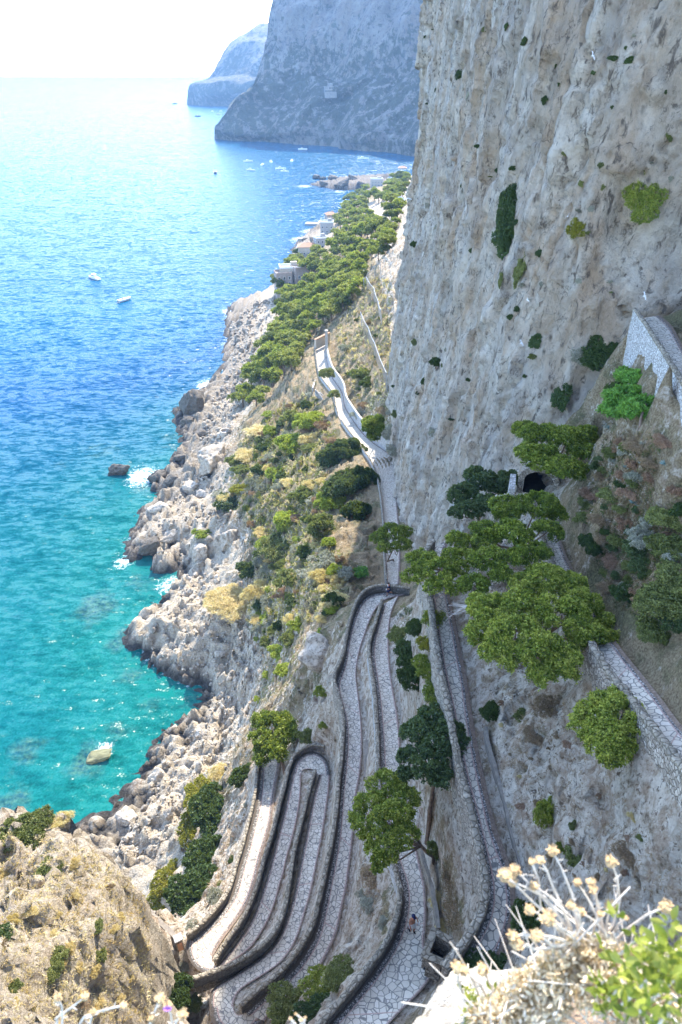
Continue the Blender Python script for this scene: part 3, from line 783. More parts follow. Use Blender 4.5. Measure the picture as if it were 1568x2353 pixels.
# top runs back into the mountain, and its edge is uneven
tops = CV[idx[-1]].copy()
topj = 178 + 10 * fbm(np.stack([plan[:, 0] * .05, plan[:, 1] * .05, 0 * plan[:, 0]], 1), 3, 23) + np.interp(plan[:, 1], [20, 60, 170, 260], [0, 0, 8, -5])
back = tops.copy(); back[:, 0] += inn[:, 0] * 30; back[:, 1] += inn[:, 1] * 30; back[:, 2] += 4
zs = np.clip(CV[:, 2], 0, np.tile(topj, nzl)); CV[:, 2] = zs
back[:, 2] = topj + 3
o = len(CV); CV = np.concatenate([CV, back])
bi = np.arange(o, o + ns)
CF = np.concatenate([CF, np.stack([idx[-1, :-1], idx[-1, 1:], bi[1:], bi[:-1]], -1)])
green = np.r_[np.clip(.10 * (Z < 70) * 1.0 + .05, 0, 1), np.zeros(ns)]
cliff = link('cliff', make_mesh('cliff', CV, CF[:, ::-1].copy(), M['cliff'], attrs={'green': green}))
cliff['kind'] = 'structure'
# ------------------------------------------------------------------ headlands across the bay
def headland(name, foot, edge, back_dir, seed, step, amp, glow):
    """foot: plan line at sea level from the tip inland; edge: the skyline profile climbing from the tip (world points)"""
    foot = resample(foot, step=step); edge = resample(edge, step=step)
    nF, nE = len(foot), len(edge)
    rel = edge - edge[0]
    V = np.empty((nE, nF, 3))
    for j in range(nE):
        V[j] = foot + rel[j] * np.array([1, 1, 1])
    q = V.reshape(-1, 3)
    k = 1.0 / step / 14
    nn = fbm(q * k * np.array([1, 1, .4]), 6, seed, True) * amp
    hgt = sst(0, step * 3, q[:, 2])
    tipf = sst(0, 6 * step, np.tile(np.arange(nF) * step, nE))
    q = q.copy()
    q[:, 1] -= nn * (.35 + .65 * hgt); q[:, 0] -= nn * .35 * tipf; q[:, 2] += fbm(q * k * 1.7, 4, seed + 5) * amp * .35 * hgt
    topback = q.reshape(nE, nF, 3)[-1] + np.array(back_dir)
    seab = q.reshape(nE, nF, 3)[0].copy(); seab[:, 2] = -6
    full = np.concatenate([seab[None], q.reshape(nE, nF, 3), topback[None]])
    # the unseen far side closes the tip
    side = full[:, 0, :] + np.array([back_dir[0] * 1.2, back_dir[1] * 1.2, 0])
    full = np.concatenate([side[:, None], full], 1)
    nj, ni = full.shape[:2]
    idx = np.arange(nj * ni).reshape(nj, ni)
    F = np.stack([idx[:-1, :-1], idx[:-1, 1:], idx[1:, 1:], idx[1:, :-1]], -1).reshape(-1, 4)
    FV = full.reshape(-1, 3)
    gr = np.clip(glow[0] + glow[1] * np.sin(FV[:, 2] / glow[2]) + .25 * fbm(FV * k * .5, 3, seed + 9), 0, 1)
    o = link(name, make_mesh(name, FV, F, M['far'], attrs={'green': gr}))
    o['kind'] = 'structure'
    return o
f1 = [P(u, v, 0) for u, v in [(495, 318), (540, 322), (600, 325), (680, 330), (750, 336), (830, 344), (900, 351), (960, 358), (1060, 372), (1200, 400)]]
e1 = []
for u, v, yy in [(495, 318, None), (500, 290, 1592), (520, 255, 1612), (560, 215, 1640), (590, 180, 1665), (608, 130, 1690), (615, 80, 1705), (622, 30, 1715), (633, 0, 1730), (650, -60, 1760), (700, -160, 1820)]:
    if yy is None: e1.append(P(u, v, 0)); continue
    r = ray(u, v); t = yy / r.y
    e1.append(Vector((r.x * t, yy, CAM_Z + r.z * t)))
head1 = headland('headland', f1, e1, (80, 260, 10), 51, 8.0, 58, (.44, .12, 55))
f2 = [P(u, v, 0) for u, v in [(430, 240), (470, 243), (520, 244), (600, 246), (700, 250), (860, 256)]]
e2 = []
for u, v, yy in [(430, 240, None), (434, 205, 3140), (438, 188, 3150), (452, 181, 3180), (480, 173, 3220), (492, 156, 3240), (500, 140, 3260), (516, 114, 3290), (530, 98, 3320), (548, 90, 3350), (566, 76, 3380), (580, 66, 3400), (600, 62, 3440), (640, 40, 3500)]:
    if yy is None: e2.append(P(u, v, 0)); continue
    r = ray(u, v); t = yy / r.y
    e2.append(Vector((r.x * t, yy, CAM_Z + r.z * t)))
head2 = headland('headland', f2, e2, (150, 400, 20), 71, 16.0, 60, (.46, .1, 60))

# ------------------------------------------------------------------ the sea: one sheet, finer near the shore
sx = np.r_[-9000, -4000, -2000, -1000, -600, -400, np.arange(-300, -150, 10), np.arange(-150, 70, 1.6), np.arange(70, 240, 20), 400, 1000, 3000, 9000]
sy = np.r_[-300, 0, np.arange(30, 320, 1.6), np.arange(320, 1200, 6), np.arange(1200, 2000, 60), 3000, 5000, 8000, 14000]
SX, SY = np.meshgrid(sx, sy)
sxy = np.stack([SX.ravel(), SY.ravel()], 1)
sd = np.array([coastkd.find((a, b, 0))[2] for a, b in sxy])
# broad shallow bay near the viewer, deeper water farther out and north
nearbay = sst(420, 110, sxy[:, 1])
q = np.stack([sxy[:, 0], sxy[:, 1], 0 * sxy[:, 0]], 1)
shal = np.clip(np.exp(-sd / 16.0) * .22 + nearbay * .86 * np.exp(-np.maximum(sd - 15, 0) / 260.0) , 0, 1)
shal = np.where(sxy[:, 1] > 420, np.maximum(shal, .05), shal)
def blobs(lst):
    out = np.zeros(len(sxy))
    for u, v, r, s in lst:
        c = P(u, v, 0)
        dd = np.hypot(sxy[:, 0] - c.x, (sxy[:, 1] - c.y) * .7)
        out = np.maximum(out, s * np.exp(-(dd / r) ** 2))
    return out
reef = blobs([(220, 1395, 7, .75), (275, 1470, 6, .6), (300, 1540, 6, .5), (60, 1730, 6, .55), (210, 1745, 5, .7), (180, 1770, 4, .6), (265, 1690, 5, .5), (240, 1030, 10, .5), (330, 1120, 8, .5), (20, 1850, 5, .7), (380, 1320, 7, .5), (300, 1350, 7, .5), (400, 1000, 10, .45), (140, 1060, 9, .35), (330, 1640, 6, .4), (420, 1600, 5, .4)])
reef = np.maximum(reef, .42 * np.exp(-sd / 3.0) * (sxy[:, 1] < 600))
foam = blobs([(285, 1290, 4.0, .62), (300, 1240, 3.5, .5), (385, 1345, 4.5, .6), (355, 1400, 3.5, .5), (325, 1095, 7, .68), (350, 1085, 5, .5), (478, 885, 7, .7), (468, 905, 5, .6), (238, 1728, 2.6, .75), (530, 715, 9, .6), (522, 790, 7, .5), (455, 830, 4, .2),
              (436, 292, 40, .42), (690, 550, 12, .6), (700, 428, 16, .55), (780, 440, 14, .5), (430, 1610, 3, .35), (395, 1680, 3, .3), (650, 366, 14, .3), (715, 532, 14, .6), (400, 1260, 3, .5), (600, 690, 6, .5), (545, 697, 6, .6)])
foam = np.maximum(foam, .62 * np.exp(-sd / 3.4) * np.clip(.62 + 1.1 * fbm(q * .06, 3, 91), 0, 1.1))
ny2, nx2 = SX.shape
idx = np.arange(nx2 * ny2).reshape(ny2, nx2)
SF = np.stack([idx[:-1, :-1], idx[:-1, 1:], idx[1:, 1:], idx[1:, :-1]], -1).reshape(-1, 4)
seao = link('sea', make_mesh('sea', np.stack([sxy[:, 0], sxy[:, 1], 0 * sxy[:, 0]], 1), SF, M['sea'], smooth=True, attrs={'shallow': shal, 'reef': reef, 'foam': foam}))
seao['kind'] = 'structure'

# ------------------------------------------------------------------ where a pixel of the photograph meets the ground
HV = np.concatenate([TV, CV]); HF = np.concatenate([TF, CF + len(TV)])
ground_tree = BVHTree.FromPolygons([tuple(v) for v in HV.tolist()], HF.tolist())
terr_tree = BVHTree.FromPolygons([tuple(v) for v in TV.tolist()], TF.tolist())
EYE = Vector((0, 0, CAM_Z))
def hit(u, v, tree=None):
    r = ray(u, v).normalized()
    h = (tree or ground_tree).ray_cast(EYE, r, 3000)
    return (h[0], h[1]) if h[0] is not None else (None, None)
def ground_z(x, y):
    h = terr_tree.ray_cast(Vector((x, y, 300)), Vector((0, 0, -1)), 600)
    return h[0].z if h[0] is not None else 0.0
# ------------------------------------------------------------------ walls along the path
def wall(name, line, inner, label, h=.9, t=.27, skirt=2.0, mats=None, cap=True, cap_t=.33, group=None, cat='wall', caph=.17, down=None):
    """line: (n,3) world, z = path height at the wall foot; inner: (n,3) points on the walkers' side"""
    line = np.array(line, float); inner = np.array(inner, float)
    n = max(3, int(np.linalg.norm(np.diff(line, axis=0), axis=1).sum() / .15))
    Lr = resample(line, n=n); ir = resample(inner, n=n)
    tg = np.gradient(Lr, axis=0); tg[:, 2] = 0; tg /= np.linalg.norm(tg, axis=1)[:, None] + 1e-9
    sd = np.stack([-tg[:, 1], tg[:, 0], 0 * tg[:, 0]], 1)
    s = np.sign((sd * (ir - Lr)).sum(1).mean()) or 1
    sd *= s                                                # points to the path
    base = Lr[len(Lr) // 2]
    jit = fbm(Lr * 1.3, 3, 77) * .05
    root = thing(name, label, cat, tuple(base), 0, group)
    run_ = np.r_[0, np.cumsum(np.linalg.norm(np.diff(Lr, axis=0), axis=1))]
    stn = np.floor(run_ / .46 + .35 * np.sin(np.floor(run_ / .46)))
    step_ = np.array([((int(k_) * 7919 + 13) % 97) / 97 - .5 for k_ in stn])
    gapz = (np.r_[0, np.abs(np.diff(stn))] > 0) * 1.0
    def sweep(prof, stones=0.0):
        V = []
        for k, (o_, z_) in enumerate(prof):
            q = Lr + sd * (o_ + (jit * .6)[:, None] + (stones * step_ * .6)[:, None]); q = q.copy(); q[:, 2] += z_ + (jit if z_ > 0 else 0) + stones * (step_ - gapz * .9) * (1 if z_ > ht else 0)
            V.append(q)
        m = len(prof)
        V = np.stack(V, 1)
        V += (fbm(V.reshape(-1, 3) * 3.1, 2, 78) * .035).reshape(n, m)[..., None]
        idx = np.arange(n * m).reshape(n, m)
        F = np.stack([idx[:-1, :-1], idx[:-1, 1:], idx[1:, 1:], idx[1:, :-1]], -1)
        seg = np.tile(np.arange(m - 1), n - 1)
        F = F.reshape(-1, 4)
        F = [tuple(f) for f in F] + [tuple(idx[0][::-1]), tuple(idx[-1])]
        return V.reshape(-1, 3) - base, F, list(seg) + [0, 0]
    ht = h - (caph * .6 if cap else 0)
    prof = [(-t / 2, -skirt), (-t / 2, -skirt * .5), (-t / 2, ht), (t / 2, ht), (t / 2, -.12), (t / 2, -.25)]
    V, F, seg = sweep(prof)
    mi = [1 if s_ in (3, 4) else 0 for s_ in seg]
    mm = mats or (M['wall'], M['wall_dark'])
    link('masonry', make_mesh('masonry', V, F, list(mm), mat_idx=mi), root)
    if cap:
        c = cap_t / 2
        prof = [(-c, ht - .02), (-c, ht + caph * .5), (-c * .6, ht + caph * .92), (0, ht + caph), (c * .6, ht + caph * .92), (c, ht + caph * .5), (c, ht - .02), (0, ht - .02)]
        V, F, seg = sweep(prof, .06)
        link('coping', make_mesh('coping', V, F, M['cap']), root)
    return root
def lw(nm): return LEV[nm]
def tr_wall(poly, z0, z1):
    w = trace(poly, z0, z1, CAPH); w[:, 2] -= CAPH; return w
G_PAR = 'parapet walls of the zigzag path'
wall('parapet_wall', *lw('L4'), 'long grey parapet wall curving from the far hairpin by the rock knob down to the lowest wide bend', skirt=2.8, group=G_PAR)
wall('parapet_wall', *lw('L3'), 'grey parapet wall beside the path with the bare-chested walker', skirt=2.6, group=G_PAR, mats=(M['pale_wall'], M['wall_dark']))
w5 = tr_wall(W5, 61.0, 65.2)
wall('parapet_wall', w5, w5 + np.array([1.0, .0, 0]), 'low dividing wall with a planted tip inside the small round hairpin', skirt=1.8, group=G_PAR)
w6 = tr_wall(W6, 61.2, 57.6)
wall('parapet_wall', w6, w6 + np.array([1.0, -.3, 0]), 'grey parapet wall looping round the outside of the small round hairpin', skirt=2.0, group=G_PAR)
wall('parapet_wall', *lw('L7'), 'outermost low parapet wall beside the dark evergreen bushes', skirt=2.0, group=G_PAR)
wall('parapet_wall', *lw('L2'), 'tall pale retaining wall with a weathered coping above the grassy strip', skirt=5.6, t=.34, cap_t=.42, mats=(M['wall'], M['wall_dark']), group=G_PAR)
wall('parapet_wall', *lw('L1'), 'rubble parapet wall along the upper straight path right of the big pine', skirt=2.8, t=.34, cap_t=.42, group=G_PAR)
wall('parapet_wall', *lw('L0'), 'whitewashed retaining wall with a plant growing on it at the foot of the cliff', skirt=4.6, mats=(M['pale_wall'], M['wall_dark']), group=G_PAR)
l8, r8 = LEV['L8']
wall('parapet_wall', l8[:62], r8[:62], 'sunlit pale parapet wall of the distant path under the rockfall nets', h=1.0, skirt=3.0, mats=(M['pale_wall'], M['pale_wall']), group=G_PAR)
wall('parapet_wall', l8[66:], r8[66:], 'pale parapet wall of the path that hugs the foot of the great cliff', h=1.0, skirt=2.6, mats=(M['pale_wall'], M['wall']), group=G_PAR)
wall('retaining_wall', r8[8:96] + np.array([.25, 0, 0]), l8[8:96], 'high pale retaining wall on the hill side of the distant path', h=3.4, t=.5, skirt=.5, cap=False, mats=(M['pale_wall'], M['pale_wall']), cat='wall')
# end wall across the hairpin where the man in navy walks
e = np.array([LEV['L4'][0][0], LEV['L4'][0][0] + (LEV['L3'][1][0] - LEV['L4'][0][0]) * .2])
# narrow kerbs and low walls
def kerb(name, poly, z0, z1, side, label, h=.45, t=.28, skirt=.6, group=None, mats=None):
    w = trace(poly, z0, z1, h); w[:, 2] -= h
    return wall(name, w, w + np.array(side), label, h=h, t=t, skirt=skirt, cap=False, group=group, mats=mats or (M['kerb'], M['kerb']), cat='kerb')
kerb('stone_kerb', [(1946, 2905), (1956, 2980), (1990, 3090), (2021, 3200), (2046, 3325), (2086, 3450), (2112, 3540)], 86.6, 84.4, (-1, 0, 0), 'grey kerb between the brown dirt gutter and the rock slope below the big pine', h=.35, t=.2, skirt=.9)
kerb('stone_kerb', [(1678, 3370), (1700, 3450), (1728, 3540), (1748, 3640), (1756, 3712)], 78.3, 78.9, (-1, 0, 0), 'thin grey kerb beside the grassy strip right of the bare-chested walker', h=.4, t=.22)
kerb('stone_kerb', [(1408, 3545), (1392, 3620), (1372, 3700), (1350, 3800)], 67.2, 66.4, (-1, 0, 0), 'grey concrete edging at the foot of the rock beside the second lane', h=.25, t=.5)
kerb('stone_kerb', [(1345, 3850), (1410, 3808), (1470, 3760), (1530, 3700)], 67.0, 71.0, (0, -1, 0), 'slanting concrete drain wall crossing the rocky bank between two lanes', h=.3, t=.3)
kerb('stone_kerb', [(1463, 2960), (1468, 3050), (1466, 3110)], 70.0, 69.6, (-1, 0, 0), 'short smooth concrete edging behind the bright pine in the middle lanes', h=.3, t=.45)
# square cistern beside the path
def cistern():
    root = thing('stone_cistern', 'small open square cistern of stone walls with a dark hollow beside the walker', 'cistern', tuple(P(1775 / 1.7411, 3790 / 1.7411, 78.5)))
    b = Vector(root.location)
    c4 = [P(u / 1.7411, v / 1.7411, 79.9) for u, v in [(1738, 3728), (1700, 3822), (1778, 3856), (1842, 3790)]]
    for i in range(4):
        p, q = c4[i], c4[(i + 1) % 4]
        m = MB(); d = q - p
        m.box(tuple((p + q) / 2 - b - Vector((0, 0, .92))), (d.length - .29, .30, 1.8 - .006 * i), math.atan2(d.y, d.x))
        m.build('wall_side', M['wall'], root)
        k = MB(); k.box(tuple((p + q) / 2 - b + Vector((0, 0, .05))), (d.length + .30, .38 - .004 * i, .12 + .008 * i), math.atan2(d.y, d.x)); k.build('coping', M['cap'], root)
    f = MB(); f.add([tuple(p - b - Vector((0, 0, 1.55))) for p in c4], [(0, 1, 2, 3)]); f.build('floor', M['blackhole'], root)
cistern()
# end pillar of the outermost wall and the flight of wall beyond it
pr = thing('gate_pillar', 'squat stone gate pillar with a rusty plate at the end of the outermost wall', 'pillar', tuple(P(722 / 1.7411, 3790 / 1.7411, 57.4)))
m = MB(); m.box((0, 0, .7), (.55, .5, 1.6), .5); m.build('pillar_body', M['wall'], pr)
m = MB(); m.box((0, 0, 1.56), (.7, .64, .12), .5); m.build('cap_stone', M['concrete'], pr)
m = MB(); m.box((.14, -.27, .65), (.4, .04, 1.2), .5); m.build('rusty_plate', M['roof'], pr)
kerb('stone_kerb', [(595, 3640), (640, 3690), (690, 3735), (715, 3758)], 57.4, 57.6, (1, -1, 0), 'straight concrete ledge running from the gate pillar under the straw-coloured spur', h=.5, t=.4, skirt=1.5)
# tunnel mouth under the pine by the cliff
tp = P(2150 / 1.7411, 1960 / 1.7411, 89.6)
tr = thing('tunnel_portal', 'dark tunnel mouth with a pale stone side under the upper pine', 'tunnel', tuple(tp), R(-20)); tr.scale = (.8, .9, .72)
m = MB()
V, F = [], []
na = 12
for k, yy in enumerate((0.0, .5, 5.0)):
    for i in range(na + 1):
        a = PI * i / na
        V.append((1.5 * math.cos(a), yy, 1.1 + 1.25 * math.sin(a)))
    V.append((-1.5, yy, -.6)); V.append((1.5, yy, -.6))
w_ = na + 3
for k in range(2):
    for i in range(w_):
        F.append((k * w_ + i, k * w_ + (i + 1) % w_, (k + 1) * w_ + (i + 1) % w_, (k + 1) * w_ + i))
F.append(tuple(range(2 * w_, 3 * w_)))
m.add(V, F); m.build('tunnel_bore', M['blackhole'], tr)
m = MB()
V, F = [], []
for yy in (-.02, .6):
    for i in range(na + 1):
        a = PI * i / na
        V += [(1.52 * math.cos(a), yy, 1.1 + 1.27 * math.sin(a)), (2.15 * math.cos(a), yy, 1.1 + 1.95 * math.sin(a))]
    V += [(-1.52, yy, -.8), (-2.15, yy, -.8), (1.52, yy, -.8), (2.15, yy, -.8)]
h_ = 2 * (na + 1) + 4
for i in range(na):
    a, b = 2 * i, 2 * i + 1; F += [(a, b, b + 2, a + 2), (a + h_, a + h_ + 2, b + h_ + 2, b + h_), (b, b + h_, b + h_ + 2, b + 2), (a, a + 2, a + h_ + 2, a + h_)]
l0 = 2 * na
F += [(l0, l0 + 1, h_ - 3, h_ - 4), (0, h_ - 2, h_ - 1, 1), (l0 + 1, l0 + 1 + h_, 2 * h_ - 3, h_ - 3), (1, h_ - 1, 2 * h_ - 1, 1 + h_)]
m.add(V, F); m.build('arch_ring', M['wall'], tr)
m = MB(); m.box((-2.6, -.6, -.1), (.6, 3.0, 2.2), .12); m.build('side_wall', M['pale_wall'], tr)
# ------------------------------------------------------------------ foliage
def leaf_cloud(cen, rad, nleaf, llen, lwid, seed, up=.5, tint=None, droop=0.0, flat=1.0, LS=1.0, WS=1.0):
    """tufts of small leaves: cen (n,3), rad (n,)"""
    g = np.random.default_rng(seed)
    n = len(cen)
    dirs = g.normal(size=(n, nleaf, 3)); dirs[..., 2] = dirs[..., 2] * flat + up
    dirs /= np.linalg.norm(dirs, axis=2)[..., None]
    rr = g.uniform(.25, 1.0, (n, nleaf))
    pos = cen[:, None] + dirs * (rr * rad[:, None])[..., None]
    ax = dirs + g.normal(size=dirs.shape) * .55; ax[..., 2] -= droop
    ax /= np.linalg.norm(ax, axis=2)[..., None]
    sd = np.cross(ax, g.normal(size=dirs.shape)); sd /= np.linalg.norm(sd, axis=2)[..., None] + 1e-9
    L = (llen * LS * g.uniform(.6, 1.3, (n, nleaf)))[..., None]; W = (lwid * WS * g.uniform(.6, 1.3, (n, nleaf)))[..., None]
    a = pos - ax * L * .5; b = pos + sd * W * .5; c = pos + ax * L * .5; d = pos - sd * W * .5
    V = np.stack([a, b, c, d], 2).reshape(-1, 3)
    F = np.arange(len(V)).reshape(-1, 4)
    t = (tint if tint is not None else g.uniform(.2, .8, n))
    tt = t[:, None] + (rr - .6) * .55 + (dirs[..., 2]) * .10 + g.uniform(-.22, .22, (n, nleaf))  # outer leaves lighter; upward ones too, light from above put into the tint
    return V, F, np.clip(np.repeat(tt.ravel(), 4), 0, 1)

def shell(lobes, dens, seed, low=-.45):
    """points on the outside of a group of ellipsoid lobes; lobes: (x,y,z,rx,ry,rz)"""
    g = np.random.default_rng(seed)
    P_, R_, T_ = [], [], []
    lob = np.array(lobes, float)
    for i, l in enumerate(lob):
        k = max(5, int(6.5 * dens * (l[3] * l[4] + l[3] * l[5] + l[4] * l[5]) / 3))
        d = g.normal(size=(k * 2, 3)); d /= np.linalg.norm(d, axis=1)[:, None]
        d = d[d[:, 2] > low][:k]
        p = l[:3] + d * l[3:6] * g.uniform(.72, 1.04, (len(d), 1))
        ins = np.zeros(len(p), bool)
        for j, m in enumerate(lob):
            if j != i: ins |= (((p - m[:3]) / (m[3:6] * .78)) ** 2).sum(1) < 1
        p = p[~ins]
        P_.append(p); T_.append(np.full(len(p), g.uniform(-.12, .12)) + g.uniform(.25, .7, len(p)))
    return np.concatenate(P_), np.concatenate(T_)

def knobs(lb, seed, n, k=.40):
    g = np.random.default_rng(seed + 77); out = []
    for l in lb:
        for i in range(n):
            d = g.normal(size=3); d[2] = abs(d[2]) * .9 - .25; d /= np.linalg.norm(d)
            r = k * g.uniform(.75, 1.25)
            out.append((l[0] + d[0] * l[3] * .72, l[1] + d[1] * l[4] * .72, l[2] + d[2] * l[5] * .8, l[3] * r, l[4] * r, l[3] * r * .72))
    return out

def tree(name, base, lobes, mat, label, seed, tuft=.38, dens=9, nleaf=16, llen=.30, lwid=.10, trunk_r=.16, group=None, up=.5, lean=None, bark='bark', low=-.45, limbs=9, cat='tree', knob=None):
    base = Vector(base)
    root = thing(name, label, cat, tuple(base), 0, group)
    lb = [(l[0] - base.x, l[1] - base.y, l[2] - base.z, *l[3:]) for l in lobes]
    sub = knobs(lb, seed, 20 if knob is None else knob, .31)
    c, t = shell(sub, dens * 2.6, seed, low)
    g = np.random.default_rng(seed + 1)
    r = tuft * .62 * g.uniform(.7, 1.25, len(c))
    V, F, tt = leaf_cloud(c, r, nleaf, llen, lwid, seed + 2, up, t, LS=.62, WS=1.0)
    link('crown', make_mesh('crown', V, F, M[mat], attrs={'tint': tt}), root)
    cen = Vector(np.mean(np.array(lb)[:, :3], axis=0))
    m = MB()
    fork = cen * .62 if lean is None else Vector(lean)
    fork.z = max(fork.z, .3)
    mid = fork * .5 + Vector((g.uniform(-.1, .1), g.uniform(-.1, .1), 0)) * fork.length
    m.tube([Vector((0, 0, -.6)), Vector((0, 0, 0)) + mid * .12, mid, fork], [trunk_r * 1.35, trunk_r * 1.1, trunk_r * .9, trunk_r * .75], 7)
    order = sorted(lb, key=lambda l: -l[3])[:limbs]
    for l in order:
        e = Vector(l[:3]); k = fork.lerp(e, .5) + Vector((0, 0, -.1 * (e - fork).length))
        m.tube([fork, k, e - Vector((0, 0, l[5] * .3)), e + Vector((0, 0, l[5] * .35))], [trunk_r * .55, trunk_r * .38, trunk_r * .22, trunk_r * .08], 5)
    m.build('trunk', M[bark], root)
    return root

def px_lobes(lst, zc, dome=.6, squash=.62):
    """lobes given as they stand in the photograph (u, v, radius) on a crown at height zc"""
    uv = np.array([l[:2] for l in lst], float); c = uv.mean(0); sp = np.abs(uv - c).max() + 1e-6
    out = []
    for l in lst:
        rho = np.hypot(*(np.array(l[:2]) - c)) / sp
        z = zc + dome * (1 - min(rho, 1.3) ** 2) + (l[3] if len(l) > 3 else 0)
        p = P(l[0], l[1], z)
        dep = p.y * CP + (CAM_Z - p.z) * SP
        r = l[2] * dep / FOC
        out.append((p.x, p.y, p.z, r * 1.04, r * 1.04, r * squash))
    return out

def at(u, v, z=None):
    if z is not None: return P(u, v, z)
    h, n_ = hit(u, v)
    return h

def put_tree(name, base, lst, zc, mat, label, seed, **kw):
    dome = kw.pop('dome', .6); sq = kw.pop('squash', .62)
    lb = px_lobes(lst, zc, dome, sq)
    cx, cy = np.mean([l[0] for l in lb]), np.mean([l[1] for l in lb])
    if base is None: b = Vector((cx, cy, ground_z(cx, cy)))
    else:
        b = at(*base)
    return tree(name, b, lb, mat, label, seed, **kw)

put_tree('pine_tree', (1235, 1520), [(1130, 1410, 50), (1200, 1390, 46), (1185, 1460, 60), (1250, 1340, 52), (1305, 1350, 44), (1290, 1420, 62), (1240, 1495, 55), (1345, 1455, 48), (1392, 1470, 30), (1295, 1520, 48), (1150, 1510, 46), (1102, 1455, 36), (1335, 1390, 44), (1245, 1555, 30), (1108, 1390, 34), (1200, 1345, 34), (1385, 1430, 26)],
         93.2, 'pine', 'largest bright green pine spreading over the slope between two lanes', 101, dens=15, nleaf=20, llen=.26, lwid=.085, tuft=.30, trunk_r=.22, dome=1.0)
put_tree('pine_tree', (1190, 1290), [(1232, 1165, 52), (1165, 1172, 44), (1258, 1220, 34), (1182, 1230, 48), (1115, 1228, 38), (1125, 1285, 42), (1200, 1280, 36), (1240, 1268, 28), (1090, 1345, 34), (1150, 1320, 26), (1280, 1180, 26)],
         93.8, 'pine', 'airy yellow-green pine whose flat plates of needles overhang the upper path', 102, dens=15, nleaf=18, llen=.26, lwid=.09, tuft=.30, trunk_r=.18, squash=.42)
put_tree('pine_tree', (1010, 1330), [(1060, 1290, 44), (1040, 1340, 36), (972, 1290, 36), (948, 1325, 26), (1010, 1310, 36), (1075, 1250, 30), (1050, 1240, 24), (1000, 1350, 24)],
         90.4, 'pine', 'wispy pine leaning over the coping behind the stone hairpin wall', 103, dens=13, nleaf=16, llen=.27, lwid=.09, tuft=.30, trunk_r=.14, squash=.42)
put_tree('pine_tree', (1290, 1095), [(1240, 1005, 46), (1302, 1012, 46), (1342, 1040, 40), (1242, 1052, 46), (1292, 1078, 40), (1352, 1000, 30), (1208, 990, 30), (1210, 1040, 28), (1330, 1085, 30)],
         94.6, 'pine', 'broad green pine standing against the cliff above the tunnel mouth', 104, dens=13, nleaf=18, llen=.28, lwid=.095, tuft=.32, trunk_r=.18, squash=.5)
put_tree('carob_tree', (1100, 1190), [(1100, 1110, 45), (1062, 1140, 36), (1140, 1118, 30), (1080, 1172, 30), (1170, 1100, 26), (1120, 1160, 30), (1050, 1180, 20)],
         86.5, 'carob', 'dark dull-leaved tree at the base of the cliff left of the tunnel', 105, dens=9, nleaf=15, llen=.30, lwid=.19, tuft=.34, trunk_r=.16)
put_tree('pine_tree', (905, 1285), [(902, 1228, 34), (872, 1236, 22), (922, 1252, 24), (885, 1258, 18), (935, 1222, 16)],
         70.5, 'pine', 'small tufted pine leaning over the lower path behind the man in navy', 106, dens=9, nleaf=15, llen=.30, lwid=.10, tuft=.34, trunk_r=.13, squash=.5)
put_tree('pine_tree', (1440, 1700), [(1372, 1650, 48), (1430, 1642, 50), (1402, 1702, 55), (1448, 1698, 42), (1340, 1670, 32), (1422, 1602, 28), (1398, 1742, 28), (1462, 1665, 28), (1380, 1612, 26)],
         94.6, 'pine', 'compact rounded pine growing below the rubble wall of the upper path', 107, dens=20, nleaf=20, llen=.20, lwid=.075, tuft=.25, trunk_r=.13, dome=.8)
put_tree('pine_tree', (1000, 1970), [(882, 1808, 40), (850, 1850, 36), (930, 1840, 36), (900, 1888, 50), (838, 1898, 28), (930, 1918, 36), (882, 1945, 40), (872, 1982, 24), (820, 1880, 18), (915, 1800, 22)],
         82.6, 'pine', 'bright green pine bent across the middle lane, its trunk curving in from the grassy strip', 108, dens=16, nleaf=20, llen=.22, lwid=.08, tuft=.28, trunk_r=.13, dome=.8, lean=(-.9, .2, .9))
put_tree('carob_tree', (984, 1925), [(1000, 1652, 42), (1050, 1642, 36), (962, 1690, 40), (1032, 1700, 46), (1088, 1690, 30), (940, 1740, 26), (982, 1758, 40), (1012, 1785, 28), (1000, 1720, 34), (930, 1780, 18), (1070, 1660, 28)],
         85.2, 'carob', 'tall dark carob-like tree with a bare brown trunk between two walls', 109, dens=13, nleaf=16, llen=.24, lwid=.15, tuft=.30, trunk_r=.16, dome=.7)
put_tree('pine_tree', (655, 1770), [(625, 1672, 36), (600, 1702, 30), (655, 1692, 28), (630, 1728, 30), (602, 1655, 22), (650, 1655, 20), (605, 1740, 20), (668, 1668, 14)],
         57.5, 'pine', 'rounded olive-green pine beyond the outermost lane above the pale beach', 110, dens=6, nleaf=18, llen=.42, lwid=.14, tuft=.52, trunk_r=.2)
put_tree('pine_tree', (866, 1008), [(858, 985, 24), (848, 972, 16), (868, 970, 16), (860, 1002, 18)],
         53.0, 'pine', 'round dark green pine standing alone at the bend of the far path', 111, dens=5, nleaf=16, llen=.55, lwid=.18, tuft=.6, trunk_r=.15, dome=1.6, squash=1.0)
put_tree('tree_of_heaven', (1470, 985), [(1480, 880, 52), (1440, 915, 48), (1525, 900, 56), (1480, 945, 48), (1550, 935, 46), (1415, 945, 36), (1515, 965, 42), (1450, 866, 34), (1555, 880, 42)],
         100.6, 'bright', 'fresh light-green feathery tree in front of the whitewashed wall', 112, dens=10, nleaf=15, llen=.40, lwid=.10, tuft=.36, trunk_r=.09, squash=.5)
